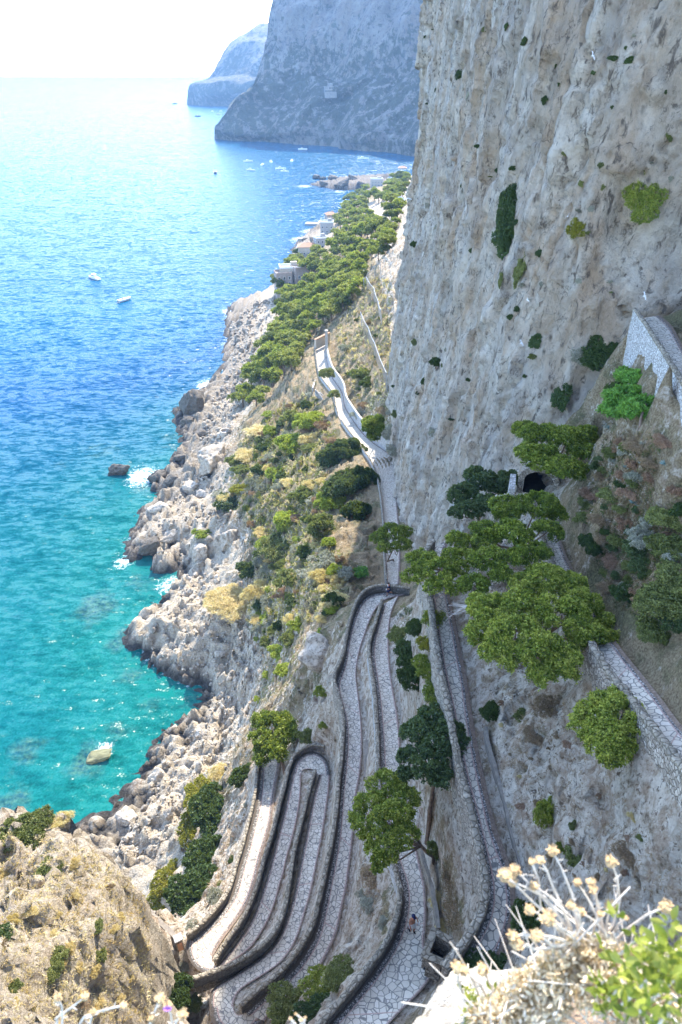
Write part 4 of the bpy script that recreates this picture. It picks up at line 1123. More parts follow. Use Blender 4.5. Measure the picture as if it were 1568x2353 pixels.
# two slim young trees beside the far path
for i, (u, v, k, lab) in enumerate([(751, 858, 17, 'young thin-stemmed pine on the inner edge of the far path'), (768, 905, 12, 'smallest spindly young tree on the sunny far path')]):
    put_tree('pine_tree', (u + 4, v + 28), [(u, v, k), (u - 8, v + 6, k * .6), (u + 8, v + 5, k * .6)], ground_z(*P(u, v, 42).xy) + 4.5 if False else 43.0, 'olive', lab, 120 + i, dens=4, nleaf=12, llen=.5, lwid=.15, tuft=.55, trunk_r=.08, dome=1.0)

# ------------------------------------------------------------------ prototypes for the wood and the scrub
def proto_crown(seed, nl, spread, height, dens, nleaf, llen, lwid, tuft, up=.5, low=-.3):
    g = np.random.default_rng(seed)
    lobes = []
    for i in range(nl):
        a = 2 * PI * i / nl + g.uniform(-.5, .5); rr = spread * (0 if i == 0 else g.uniform(.35, .75))
        r = g.uniform(.22, .50) * spread
        lobes.append((rr * math.cos(a), rr * math.sin(a), height * (1 - .5 * (rr / spread) ** 2) * g.uniform(.8, 1.05), r, r, r * g.uniform(.55, .8)))
    sub = knobs(lobes, seed, 11, .38)
    c, t = shell(sub, dens * 1.5, seed, low)
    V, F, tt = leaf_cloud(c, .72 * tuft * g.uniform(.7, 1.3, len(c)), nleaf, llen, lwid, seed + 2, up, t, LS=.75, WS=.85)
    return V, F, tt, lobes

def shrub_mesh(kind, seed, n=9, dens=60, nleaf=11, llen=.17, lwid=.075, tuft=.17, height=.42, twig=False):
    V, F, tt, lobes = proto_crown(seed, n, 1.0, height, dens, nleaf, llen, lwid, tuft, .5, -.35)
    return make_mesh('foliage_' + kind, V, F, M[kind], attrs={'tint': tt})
SHRUB = {}
for k, (sd_k, nl, ll, lw_, tf) in {'dark': (200, 13, .16, .085, .16), 'olive': (210, 12, .17, .07, .17), 'grey': (220, 13, .13, .045, .16), 'brown': (230, 14, .15, .03, .17), 'rust': (240, 13, .13, .045, .15), 'lime': (250, 12, .16, .085, .17),
                             'straw': (260, 13, .30, .022, .20), 'bright': (270, 10, .22, .08, .17), 'yellowgreen': (280, 12, .15, .07, .17), 'carob': (290, 12, .15, .09, .16), 'pine': (300, 14, .15, .05, .16)}.items():
    SHRUB[k] = [shrub_mesh(k, sd_k + j, dens=46, nleaf=nl, llen=ll * 1.05, lwid=lw_ * 1.35, tuft=tf * 1.1) for j in range(3)]
    SHRUB[k + '_fine'] = [shrub_mesh(k, sd_k + 5 + j, n=16, dens=110, nleaf=nl, llen=ll * .62, lwid=lw_ * .85, tuft=tf * .72) for j in range(1)]
STEM = MB()
for i in range(6):
    a = 2 * PI * i / 6
    STEM.tube([(0, 0, -.35), (.12 * math.cos(a), .12 * math.sin(a), .05), (.5 * math.cos(a), .5 * math.sin(a), .38)], [.05, .035, .015], 5)
STEM_ME = STEM.mesh('stem', M['bark'])
def shrub(u, v, rpx, kind, label, group=None, tall=1.0, parts=None, tree_=None, name='shrub'):
    h, nrm_ = hit(u, v + rpx * .35)
    if h is None: return None
    dep = h.y * CP + (CAM_Z - h.z) * SP
    r = rpx * dep / FOC
    if 480 < u < 800 and 900 < v < 1480 and group is None: r *= 1.2
    if 340 < u < 580 and 1760 < v < 2120 and group is None: r *= 1.3
    if 640 < u < 800 and v > 2220: r *= 1.2
    fine = rpx > 30
    me_ = random.choice(SHRUB[kind + ('_fine' if fine else '')])
    ht_ = hit(u, v + rpx * .35, terr_tree)[0]
    wallside = nrm_ is not None and abs(nrm_.z) < .5 and (ht_ is None or (ht_ - h).length > .05)
    loc = h + (nrm_ * r * .25 if wallside else Vector((0, 0, -.08 * r)))
    big = (rpx > 14 if parts is None else parts) and not wallside
    rot = random.uniform(0, 6.28)
    root = thing(name, label, name.replace('_', ' ') if name != 'dry_shrub' else 'shrub', tuple(loc), rot, group)
    o = link('foliage', me_, root)
    ax_ = random.uniform(.85, 1.3); o.scale = (r * ax_, r * random.uniform(.8, 1.1), r * tall * random.uniform(.9, 1.2))
    if wallside:
        root.rotation_euler = Vector((nrm_.x, nrm_.y, .25)).to_track_quat('Z', 'Y').to_euler(); root.location = h - nrm_ * r * .15
        root.rotation_euler.rotate_axis('Z', random.uniform(-.5, .5)); o.scale = (r * random.uniform(.9, 1.7), r * .95 * tall * random.uniform(.9, 1.3), r * .9)
    if big:
        s_ = link('stem', STEM_ME, root); s_.scale = (r, r, r * tall)
    return root
random.seed(11)
# (u, v, radius, kind, label, tall)
NAMED = [
 (1175, 490, 36, 'dark', 'largest dark evergreen bush hanging in a crevice halfway up the cliff', 1.6), (1168, 545, 28, 'dark', 'dark bush directly below the largest bush on the cliff', 1.3),
 (1480, 438, 34, 'pine', 'rich green bush high on the right part of the cliff', 1.4), (1327, 522, 19, 'yellowgreen', 'single bright yellow-green bush in the middle of the cliff face', 1.1),
 (1003, 832, 24, 'dark', 'dark green bush low on the left part of the cliff', 1.2), (1392, 805, 42, 'dark', 'wide dark bush on the ledge left of the whitewashed wall', .9), (1342, 815, 20, 'grey', 'thin grey bush beside the wide dark bush on the ledge', 1.0),
 (1293, 900, 25, 'dark', 'dark bush on pale rock above the broad pine', 1.4), (1231, 778, 14, 'dark', 'small dark bush on the cliff left of the ledge', 1.5), (1200, 612, 18, 'olive', 'olive-brown bush streaking down the cliff below the largest bush', 2.2), (1153, 640, 12, 'olive', 'small olive bush in a slot of the cliff', 1.6),
 (1425, 905, 46, 'dark', 'dark leafy bush at the foot of the whitewashed wall beside the feathery tree', 1.2), (1462, 1015, 40, 'brown', 'brown dry scrub below the feathery light-green tree', .8), (1530, 1010, 36, 'rust', 'reddish dry scrub at the right edge below the feathery tree', .8),
 (1449, 1128, 34, 'rust', 'rusty-brown cushion bush near the blue-grey agaves', .9), (1400, 1133, 30, 'olive', 'olive cushion bush above the cleft of the upper path', .9), (1555, 1123, 28, 'rust', 'coppery cushion bush at the right edge of the scrub slope', .9),
 (1361, 1251, 36, 'dark', 'dark round bush overhanging the rock beside the upper path', 1.0), (1412, 1286, 34, 'rust', 'russet bush next to the dark round bush over the upper path', .9), (1434, 1203, 28, 'rust', 'orange-brown cushion bush left of the silver bush', .9),
 (1486, 1226, 50, 'grey', 'large silver-grey bush in the scrub on the right slope', 1.0), (1545, 1255, 54, 'olive', 'big green bush at the right edge behind the silver bush', 1.0), (1525, 1375, 78, 'olive', 'biggest olive-green thicket on the right slope', .9),
 (1440, 1355, 42, 'dark', 'dark green bush at the left foot of the biggest thicket', 1.0), (1480, 1300, 44, 'carob', 'mid-green bush between the silver bush and the biggest thicket', .9), (1560, 1420, 44, 'carob', 'dark thicket hanging over the rock at the right edge', .9),
 (1500, 1440, 50, 'olive', 'lowest olive thicket above the bare rock on the right slope', .9), (1556, 1330, 58, 'olive', 'olive thicket at the right edge above the biggest thicket', 1.0), (1540, 1185, 50, 'olive', 'green-brown thicket at the right edge below the coppery cushion bush', .9), (1468, 1262, 40, 'carob', 'green bush under the silver bush on the right slope', 1.0), (1395, 1345, 30, 'brown', 'dry brown bush between the upper path and the biggest thicket', .8), (1350, 1150, 34, 'olive', 'olive bush right of the tunnel mouth', .9), (1380, 1190, 30, 'brown', 'dry brown bush above the dark round bush of the upper path', .8), (1500, 1060, 34, 'brown', 'dry brown thicket between the agaves', .8),
 (1129, 1632, 32, 'dark', 'dark bush at the edge of the dirt gutter by the carob', 1.2), (1198, 1640, 20, 'olive', 'sparse green shrub on the white rock below the largest pine', .7), (1268, 1612, 50, 'brown', 'brown dried bush under the right side of the largest pine', .7), (1225, 1680, 30, 'brown', 'smaller dried bush on the white rock left of the compact pine', .6),
 (995, 1420, 30, 'pine', 'green bush draped over the coping next to the dead branches', 1.0), (985, 1478, 30, 'yellowgreen', 'yellowish bush below the coping beside the rock bank', 1.0), (925, 1455, 30, 'olive', 'drab bush on the rock bank nearest the walkers lane', 1.0), (965, 1440, 34, 'dark', 'dark bush high on the rock bank under the green draped bush', 1.1), (985, 1530, 36, 'pine', 'green bush against the coping in the middle of the rock bank', 1.1), (945, 1500, 44, 'dark', 'shadowy bush on the rock bank behind the tall coping', 1.0), (958, 1548, 42, 'dark', 'dark bush in the cleft of the rock bank', 1.2), (1000, 1590, 36, 'pine', 'bright tuft at the bottom end of the rock bank', 1.0),
 (1255, 1868, 34, 'pine', 'upright green bush on the bare rock slope below the compact pine', 1.5), (1292, 1944, 18, 'pine', 'little green bush on the bare rock slope', 1.0), (1325, 1968, 30, 'olive', 'drab olive bush on the rock slope behind the dried flowers', 1.0), (1440, 1956, 32, 'brown', 'pinkish-brown dry bush on the rock slope near the right edge', .9),
 (1228, 2104, 56, 'dark', 'deep green bush behind the dried flower stalks', 1.0), (1105, 2206, 58, 'dark', 'dark green bush spilling over the wall above the white foreground rock', .8),
 (1008, 2068, 26, 'straw', 'pale tussock in the grassy strip below the tall wall', .8), (1003, 1945, 24, 'olive', 'olive tussock at the top of the grassy strip', .9), (1020, 2120, 24, 'straw', 'yellow tussock at the bottom of the grassy strip', .7), (1030, 2010, 20, 'brown', 'brown tussock in the middle of the grassy strip', .8),
 (862, 2000, 32, 'brown', 'brown dried scrub on the rock between two lanes', .8), (850, 2080, 26, 'grey', 'silvery bush on the rock between two lanes', .8), (880, 2115, 20, 'grey', 'smaller silvery bush beside the parapet curve', .8), (832, 2050, 18, 'grey', 'tiny grey bush on white rock between the lanes', .8),
 (745, 2270, 36, 'pine', 'green bush between the lowest wide bend and the lower parapet', .9), (785, 2235, 32, 'olive', 'olive bush touching the lower parapet wall', .9), (660, 2312, 44, 'olive', 'grey-green bush at the bottom edge beside the lowest bend', .8), (720, 2325, 40, 'dark', 'dark bush at the bottom edge beside the lower parapet', .8),
 (402, 2275, 42, 'dark', 'dark round bush at the bottom left below the lane bend', 1.1), (425, 2212, 24, 'grey', 'grey herb clump left of the lowest small bend', .8), (500, 2052, 20, 'grey', 'whitish leafless bush beside the outermost wall', 1.0), (440, 2300, 22, 'olive', 'green tuft beside the cobbled edge of the wide bend', .8),
 (502, 1858, 50, 'dark', 'dark evergreen bush uppermost in the clump outside the outermost wall', 1.0), (468, 1828, 44, 'yellowgreen', 'sunlit yellow-green bush at the top of the clump over the beach', 1.0), (442, 2046, 62, 'dark', 'largest dark evergreen bush in the clump outside the outermost wall', .9), (395, 2010, 36, 'yellowgreen', 'sunlit yellow-green bush on the left flank of the clump', .9),
 (478, 1972, 44, 'dark', 'middle dark evergreen bush of the clump outside the outermost wall', 1.0), (565, 1778, 28, 'dark', 'small dark bush under the rounded olive-green pine', 1.0), (362, 2072, 26, 'yellowgreen', 'lowest sunlit bush of the clump beside the spur', .8), (448, 1898, 36, 'yellowgreen', 'second sunlit yellow-green bush of the clump over the beach', .9),
 (510, 1775, 24, 'straw', 'orange-tinged dry bush above the clump over the beach', .8),
 (62, 1898, 52, 'olive', 'large olive-green bush on the crest of the dry spur', .8), (135, 1885, 26, 'straw', 'straw-coloured bush on the crest of the dry spur', 1.0), (122, 2205, 42, 'olive', 'green bush in the middle of the dry spur', .7), (222, 2128, 18, 'olive', 'small green bush on the pale rock of the dry spur', .8), (5, 2140, 26, 'dark', 'dark bush at the left edge of the dry spur', .9), (110, 1990, 30, 'olive', 'brownish-green bush in a hollow of the dry spur', .7), (30, 2260, 22, 'olive', 'low green bush at the bottom left of the dry spur', .7), (190, 2290, 24, 'brown', 'brown herb clump at the bottom of the dry spur', .7), (70, 2090, 18, 'straw', 'pale tussock left of the middle of the dry spur', .8),
 (740, 1586, 22, 'pine', 'round green bush on the grey rock beside the jogged parapet', 1.0), (746, 1664, 13, 'pine', 'small green bush on the rock face over the small hairpin', 1.0), (705, 1690, 24, 'olive', 'grey-green weed clump behind the small round hairpin', 1.0),
 (690, 1432, 20, 'lime', 'yellow-lime bush above the rock knob', 1.0), (737, 1458, 24, 'lime', 'flat yellow-lime bush lying on top of the rock knob', .5), (668, 1465, 26, 'olive', 'dark olive bush left of the rock knob', 1.0), (640, 1500, 22, 'lime', 'lime cushion bush left below the rock knob', .9), (660, 1538, 24, 'lime', 'largest lime cushion bush on the edge below the rock knob', .9), (615, 1548, 12, 'lime', 'tiny lime bush at the edge above the beach', .9), (595, 1606, 11, 'lime', 'lowest lime tuft at the edge above the beach', .9),
 (465, 1222, 22, 'lime', 'lime-green bush on the rocks above the surf', .8), (657, 1195, 30, 'lime', 'tall bright lime bush in the middle of the hillside', 1.2), (640, 1250, 38, 'olive', 'dark olive bush below the tall lime bush', 1.0), (570, 1308, 28, 'dark', 'dark bush on the hillside edge above the inlet', .9), (532, 1378, 44, 'straw', 'broad straw-coloured bush above the boulder cape', .7), (600, 1350, 30, 'straw', 'straw bush between the broad straw bush and the grey bushes', .8),
 (615, 1378, 24, 'grey', 'grey bush on the hillside beside the straw bushes', .8), (665, 1326, 26, 'olive', 'olive bush below the centre of the hillside', .9), (652, 1360, 20, 'rust', 'reddish bush on the hillside above the lime bushes', .7), (716, 1320, 26, 'grey', 'silver bush on the hillside near the hairpin wall', .8), (745, 1285, 30, 'grey', 'whitish scrub cushion on the hillside right of the silver bush', .8), (760, 1372, 26, 'straw', 'golden grass clump above the rock knob', .7),
 (525, 1150, 30, 'dark', 'long dark hedge-like bush on the sunny slope over the slabs', .7), (555, 1122, 22, 'yellowgreen', 'yellow-green bush at the upper end of the hedge-like bush', .9), (600, 985, 30, 'straw', 'dry golden bush on the upper sunny slope', .6), (568, 1040, 28, 'straw', 'dry golden bush above the grey slab rock', .6), (640, 1088, 26, 'lime', 'rounded lime-green bush on the sunny slope', 1.1), (667, 1022, 30, 'lime', 'lime-green bush with a dark foot upper on the sunny slope', 1.1), (715, 968, 34, 'lime', 'broad lime-green crown beside the far path', 1.0), (672, 960, 24, 'olive', 'olive bush left of the broad lime-green crown', 1.0),
 (760, 1060, 30, 'carob', 'uppermost leafy bush of the dark mass beside the far path', 1.3), (800, 1030, 40, 'carob', 'large dark evergreen beside the bend of the far path', 1.3), (830, 1100, 42, 'dark', 'deep green evergreen against the far path wall', 1.4), (785, 1120, 40, 'carob', 'dark evergreen left of the far path wall', 1.3), (820, 1175, 40, 'dark', 'lowest deep green evergreen of the dark mass', 1.4), (760, 1150, 36, 'lime', 'sunlit pale bush in front of the dark evergreens', 1.1), (740, 1205, 30, 'olive', 'pale olive bush at the foot of the dark evergreens', 1.0), (700, 1140, 28, 'olive', 'olive bush left of the dark evergreens', 1.0),
 (775, 850, 14, 'grey', 'grey-green shrub beside the stair of the far path', 1.0), (830, 860, 28, 'olive', 'rounded olive bush above the far retaining wall', 1.2), (845, 880, 20, 'dark', 'dark bush behind the far retaining wall under the net', 1.2), (795, 800, 20, 'grey', 'pale grey bush above the far path under the nets', .9), (835, 930, 16, 'rust', 'rust-red bush near the foot of the cliff by the far path', 1.0), (825, 950, 20, 'grey', 'whitish bush leaning over the far retaining wall', 1.0), (900, 985, 22, 'grey', 'grey bush at the foot of the cliff beside the far path', .9), (905, 1030, 16, 'grey', 'round grey bush at the cliff foot where the path bends', .9), (880, 940, 22, 'brown', 'brown scrub in the shade of the cliff foot', .8),
 (830, 1310, 18, 'bright', 'bright green bush under the far hairpin wall', .8), (790, 1310, 22, 'grey', 'bluish-grey bush left of the far hairpin wall', .8), (770, 1335, 16, 'rust', 'reddish bush left of the far hairpin wall', .8),
]
for i, (u, v, r_, k, lab, tall) in enumerate(NAMED):
    shrub(u, v, r_, k, lab, tall=tall, name='dry_shrub' if k in ('straw', 'brown', 'rust') else 'shrub')
def in_poly(x, y, poly):
    c = False; j = len(poly) - 1
    for i in range(len(poly)):
        if (poly[i][1] > y) != (poly[j][1] > y) and x < (poly[j][0] - poly[i][0]) * (y - poly[i][1]) / (poly[j][1] - poly[i][1]) + poly[i][0]: c = not c
        j = i
    return c
def scatter(poly, n, mind, seed, tries=60):
    g = random.Random(seed); xs = [p[0] for p in poly]; ys = [p[1] for p in poly]; out = []
    for _ in range(n * tries):
        if len(out) >= n: break
        u, v = g.uniform(min(xs), max(xs)), g.uniform(min(ys), max(ys))
        if not in_poly(u, v, poly): continue
        k = mind(u, v) if callable(mind) else mind
        if all((u - a) ** 2 + ((v - b) * 1.3) ** 2 > k * k for a, b in out): out.append((u, v))
    return out
def near_path(p, d=.9):
    q = kd.find((p.x, p.y, 0)); return q[2] < d
# scrub that nobody could tell apart, each plant its own thing
GROUPS = [
 ('low mixed scrub on the sunny hillside below the far path', 'low scrub bush on the sunny hillside between the far path and the shore', [(560, 1000), (640, 930), (720, 900), (760, 1000), (740, 1100), (760, 1240), (800, 1290), (760, 1420), (680, 1440), (600, 1500), (560, 1420), (600, 1300), (560, 1180), (500, 1140)], 135, 14, (9, 24), ['olive', 'grey', 'straw', 'rust', 'dark', 'lime', 'straw', 'grey']),
 ('small bushes rooted in the cliff face', 'small bush rooted in a crack of the great cliff face', [(970, 60), (1540, 40), (1560, 380), (1400, 700), (1300, 760), (1200, 900), (1000, 1000), (930, 900), (940, 500)], 62, 24, (4, 10), ['dark', 'olive', 'dark', 'grey']),
 ('scrub on the right-hand slope above the upper path', 'scrub bush on the shaded slope between the upper path and the whitewashed wall', [(1390, 1010), (1560, 1000), (1566, 1350), (1480, 1400), (1380, 1320), (1330, 1210)], 62, 17, (13, 30), ['brown', 'rust', 'olive', 'olive', 'carob', 'grey', 'dark', 'rust']),
 ('tufts on the white rock slope below the upper path', 'dry tuft in a crack of the white rock slope below the upper path', [(1140, 1600), (1300, 1620), (1340, 1800), (1480, 1800), (1560, 1900), (1560, 2060), (1300, 2040), (1210, 1900), (1150, 1750)], 34, 24, (5, 15), ['brown', 'straw', 'brown', 'olive', 'rust']),
 ('weeds on the rock banks between the lanes', 'small weed tuft on the narrow rock bank between two lanes', [(880, 1400), (960, 1400), (1010, 1600), (930, 1760), (900, 1500)], 14, 16, (5, 12), ['olive', 'dark', 'brown', 'grey']),
 ('weeds along the lower lanes', 'small weed tuft at the foot of a lower lane wall', [(700, 1960), (800, 1700), (830, 1560), (845, 1700), (770, 2080), (660, 2240), (600, 2250), (680, 2100)], 22, 14, (4, 8), ['olive', 'grey', 'bright', 'straw']),
 ('tussocks on the dry spur', 'straw-coloured tussock on the sunlit dry spur', [(0, 1930), (200, 1960), (320, 2060), (340, 2200), (350, 2340), (0, 2345)], 22, 30, (9, 20), ['straw', 'straw', 'brown', 'straw', 'olive']),
 ('scrub under the nets', 'scrub bush on the broken slope under the rockfall nets', [(770, 780), (860, 640), (905, 640), (890, 800), (930, 900), (915, 1000), (850, 960), (800, 860)], 26, 13, (5, 12), ['olive', 'dark', 'grey', 'brown', 'straw']),
 ('plants on the steep bank beside the outermost lane', 'low plant on the steep bank outside the outermost lane wall', [(570, 1800), (590, 1850), (540, 2030), (440, 2150), (420, 2250), (400, 2300), (380, 2200), (470, 2080), (545, 1950)], 18, 15, (7, 14), ['grey', 'brown', 'olive', 'dark']),
]
for gi, (grp, lab, poly, n_, mind, (r0, r1), kinds) in enumerate(GROUPS):
    g = random.Random(400 + gi)
    for u, v in scatter(poly, n_, mind, 500 + gi):
        h, nn = hit(u, v)
        if h is None or near_path(h): continue
        r_ = r0 + (r1 - r0) * g.random() ** 1.6
        k = g.choice(kinds)
        shrub(u, v, r_, k, lab, group=grp, parts=False, tall=g.uniform(.7, 1.3), name='scrub_bush')
# ------------------------------------------------------------------ the pine wood between cliff and sea
PINES = []
for j in range(5):
    V, F, tt, lobes = proto_crown(600 + j, 9 + j % 3, 1.0, 1.25 + .2 * (j % 2), 19, 14, .20, .10, .22, .5, -.35)
    V = V.copy()
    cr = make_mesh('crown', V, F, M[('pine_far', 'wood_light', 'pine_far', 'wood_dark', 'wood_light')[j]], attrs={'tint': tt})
    m = MB(); m.tube([(0, 0, -.4), (.03, .02, .5), (0, .05, .9)], [.075, .06, .05], 6)
    for l in lobes: m.tube([(0, .05, .8), tuple(Vector((0, .05, .8)).lerp(Vector(l[:3]), .6) - Vector((0, 0, .05))), l[:3]], [.035, .025, .01], 4)
    PINES.append((cr, m.mesh('trunk', M['bark'])))
WOOD = [(556, 940), (590, 860), (625, 800), (640, 720), (640, 670), (690, 590), (740, 560), (790, 500), (800, 465), (850, 440), (890, 408), (945, 380), (932, 450), (905, 540), (895, 590), (830, 615), (825, 680), (790, 720), (760, 745), (735, 765), (700, 790), (690, 830), (640, 880), (600, 930)]
gap = lambda u, v: 10 + 12 * max(0, min(1, (v - 420) / 380))
i = 0
wood = scatter(WOOD, 260, gap, 77)
wood.sort(key=lambda p: p[1])
for u, v in wood:
    h, nn = hit(u, v, terr_tree)
    if h is None or h.z < 2: continue
    if near_path(h, 2.5): continue
    dep = h.y * CP + (CAM_Z - h.z) * SP
    r_ = (13 + 15 * max(0, min(1, (v - 420) / 400))) * random.uniform(.75, 1.2) * dep / FOC
    r_ = min(r_ * 1.02, 5.5)
    if any(abs(u - a) < 20 and -8 < v - b < 30 for a, b in ((712, 580), (738, 565), (868, 425), (690, 640), (866, 478), (752, 532))): continue
    cr, tk = PINES[random.choice((0, 0, 1, 1, 2, 3, 4))]; i += 1
    far = v < 520
    t = thing('pine_tree', ('distant pine in the wood behind the villas near the headland bay' if far else 'round-topped pine in the wood between the nets and the shore'), 'tree', tuple(h), random.uniform(0, 6.28), 'pines in the far end of the wood' if far else 'pines in the wood below the cliff')
    for nm, me_ in (('crown', cr), ('trunk', tk)):
        o = link(nm, me_, t); o.scale = (r_, r_, r_ * random.uniform(.85, 1.15))
# agaves on the right slope
def agave(u, v, rpx, label):
    h, nn = hit(u, v)
    dep = h.y * CP + (CAM_Z - h.z) * SP; r_ = rpx * dep / FOC
    m = MB(); g = random.Random(int(u))
    for k in range(22):
        a = 2.4 * k; el = .25 + 1.0 * k / 22
        d = Vector((math.cos(a) * math.cos(el), math.sin(a) * math.cos(el), math.sin(el)))
        s_ = Vector((-math.sin(a), math.cos(a), 0)); up_ = d.cross(s_)
        w_ = .10 * r_
        p0, p1, p2 = d * .1 * r_, d * .55 * r_ , d * r_ * g.uniform(.9, 1.1) + Vector((0, 0, -.06 * r_))
        m.add([p0 - s_ * w_ * .7, p0 + s_ * w_ * .7, p1 + s_ * w_ - up_ * .03 * r_, p1 - s_ * w_ - up_ * .03 * r_, p2, p1 + up_ * .05 * r_], [(0, 1, 2, 5), (0, 5, 3), (3, 5, 4), (5, 2, 4), (0, 3, 2, 1), (3, 4, 2)])
    o = m.build('agave_plant', M['agave']); o.location = h
    tag(o, label, 'agave')
M['agave'] = simple('agave_leaf', (.22, .32, .30), .5, .2, 4)
for u, v, r_, lab in [(1479, 1068, 17, 'blue-grey agave beside the dry scrub below the feathery tree'), (1459, 1158, 19, 'lowest blue-grey agave above the orange-brown cushion bush'), (1526, 1068, 14, 'small agave near the right edge of the scrub slope'), (1398, 985, 16, 'agave at the left foot of the dark leafy bush'), (1440, 1075, 12, 'smallest agave between the pine and the scrub')]:
    agave(u, v, r_, lab)
# bare dead branches over the path beside the largest pine
h = P(1085, 1400, 91.5)
m = MB(); g = random.Random(5)
for k in range(9):
    e = P(1022 + g.uniform(0, 40), 1400 + g.uniform(-22, 22), 90.6 + g.uniform(-.4, .6)) - h
    mid = e * .5 + Vector((0, g.uniform(-.2, .2), g.uniform(-.1, .25)))
    m.tube([Vector((0, 0, 0)), mid * .5 + Vector((0, 0, .1)), mid, e], [.035, .028, .02, .008], 5)
    for q in range(3):
        t_ = g.uniform(.4, .95); b0 = e * t_; m.tube([b0, b0 + Vector((g.uniform(-.35, .2), g.uniform(-.3, .3), g.uniform(-.1, .3)))], [.012, .004], 4)
m.tube([Vector((.9, -.9, -2.6)), Vector((.5, -.5, -1.0)), Vector((0, 0, 0))], [.09, .07, .04], 6)
o = m.build('dead_branch', M['deadwood']); o.location = h
tag(o, 'bare bleached dead branches sticking out over the dark gutter beside the largest pine', 'dead branch')
# ------------------------------------------------------------------ boulders
def rock_mesh(seed, sub=3, flat=.75, name='boulder', nf=9, lo=.42, hi=.75):
    bm = bmesh.new(); bmesh.ops.create_icosphere(bm, subdivisions=sub, radius=1)
    V = np.array([v.co[:] for v in bm.verts]); F = [[v.index for v in f.verts] for f in bm.faces]; bm.free()
    g = np.random.default_rng(seed)
    V *= np.array([1.0, g.uniform(.65, .95), flat * g.uniform(.7, 1.1)])
    for _ in range(nf):                                   # facets
        n_ = g.normal(size=3); n_ /= np.linalg.norm(n_); dd = g.uniform(lo, hi)
        h_ = V @ n_ - dd; k = h_ > 0
        V[k] -= np.outer(h_[k] * .9, n_)
    V += V * (fbm(V * 1.7 + seed, 4, seed) * .30 + fbm(V * 3.2 + seed, 4, seed + 3, True) * .13)[:, None]
    return make_mesh(name, V, np.array(F), M['boulder'])
def mat_boulder(name, k=1.0):
    t = NT(name); c = t.coord('Generated'); w = t.n('ShaderNodeNewGeometry').outputs['Position']
    n2 = t.noise(w, 1.1, 7, .68); n3 = t.noise(w, 5, 5, .65)
    col = t.ramp(n2, [(.3, (.20 * k, .16 * k, .115 * k)), (.45, (.44 * k, .375 * k, .295 * k)), (.6, (.60 * k, .53 * k, .435 * k)), (.75, (.70 * k, .64 * k, .54 * k))])
    col = t.mix(t.ramp(n3, [(.34, .85), (.46, 0.0)]), col, (.10 * k, .08 * k, .065 * k))
    zz = t.n('ShaderNodeSeparateXYZ'); t.l(w, zz.inputs[0])
    wet = t.ramp(t.math('ADD', t.math('MULTIPLY', zz.outputs[2], .4), t.math('MULTIPLY', t.math('SUBTRACT', n2, .5), .8)), [(.25, 1.0), (.75, 0.0)])
    col = t.mix(wet, col, t.ramp(n3, [(.3, (.025, .022, .018)), (.7, (.10, .09, .075))]))
    nm = t.bump(t.math('ADD', t.noise(w, 1.8, 9, .74), t.math('MULTIPLY', n3, .25)), 1.0, .5)
    t.bsdf(col, .9, nm, .2)
    return t.m
M['boulder'] = mat_boulder('sea_boulder')
M['darkrock'] = mat_boulder('dark_sea_rock', .30)
M['brownrock'] = mat_boulder('brown_shore_rock', .58)
ROCKS = [rock_mesh(700 + i, 4, nf=15) for i in range(7)]
SMALL = [rock_mesh(730 + i, 2) for i in range(6)]
BIG = [rock_mesh(760 + i, 5, nf=22, lo=.40, hi=.72) for i in range(4)]
DARKS = []
for m_ in BIG:
    d_ = m_.copy(); d_.materials[0] = M['darkrock']; DARKS.append(d_)
MOSSY = BIG[1].copy(); MOSSY.materials[0] = simple('mossy_rock', (.20, .19, .10), .8, .5, 1.6, .3, bump=.9)
BROWN = []
for m_ in ROCKS:
    d_ = m_.copy(); d_.materials[0] = M['brownrock']; BROWN.append(d_)
def boulder(u, v, rpx, label, me_, group=None, sq=(1, 1, 1), rot=None, sink=.25, z=None):
    h = P(u, v, z) if z is not None else hit(u, v, terr_tree)[0]
    if h is None or h.z < 0: h = P(u, v, 0.0)
    dep = h.y * CP + (CAM_Z - h.z) * SP
    r = rpx * dep / FOC
    o = link('boulder', me_); o.location = h + Vector((0, 0, r * (.45 - sink))); o.scale = (r * sq[0], r * sq[1], r * sq[2])
    o.rotation_euler = (random.uniform(-.3, .3), random.uniform(-.3, .3), random.uniform(0, 6.28) if rot is None else rot)
    tag(o, label, 'boulder', group); return o
random.seed(21)
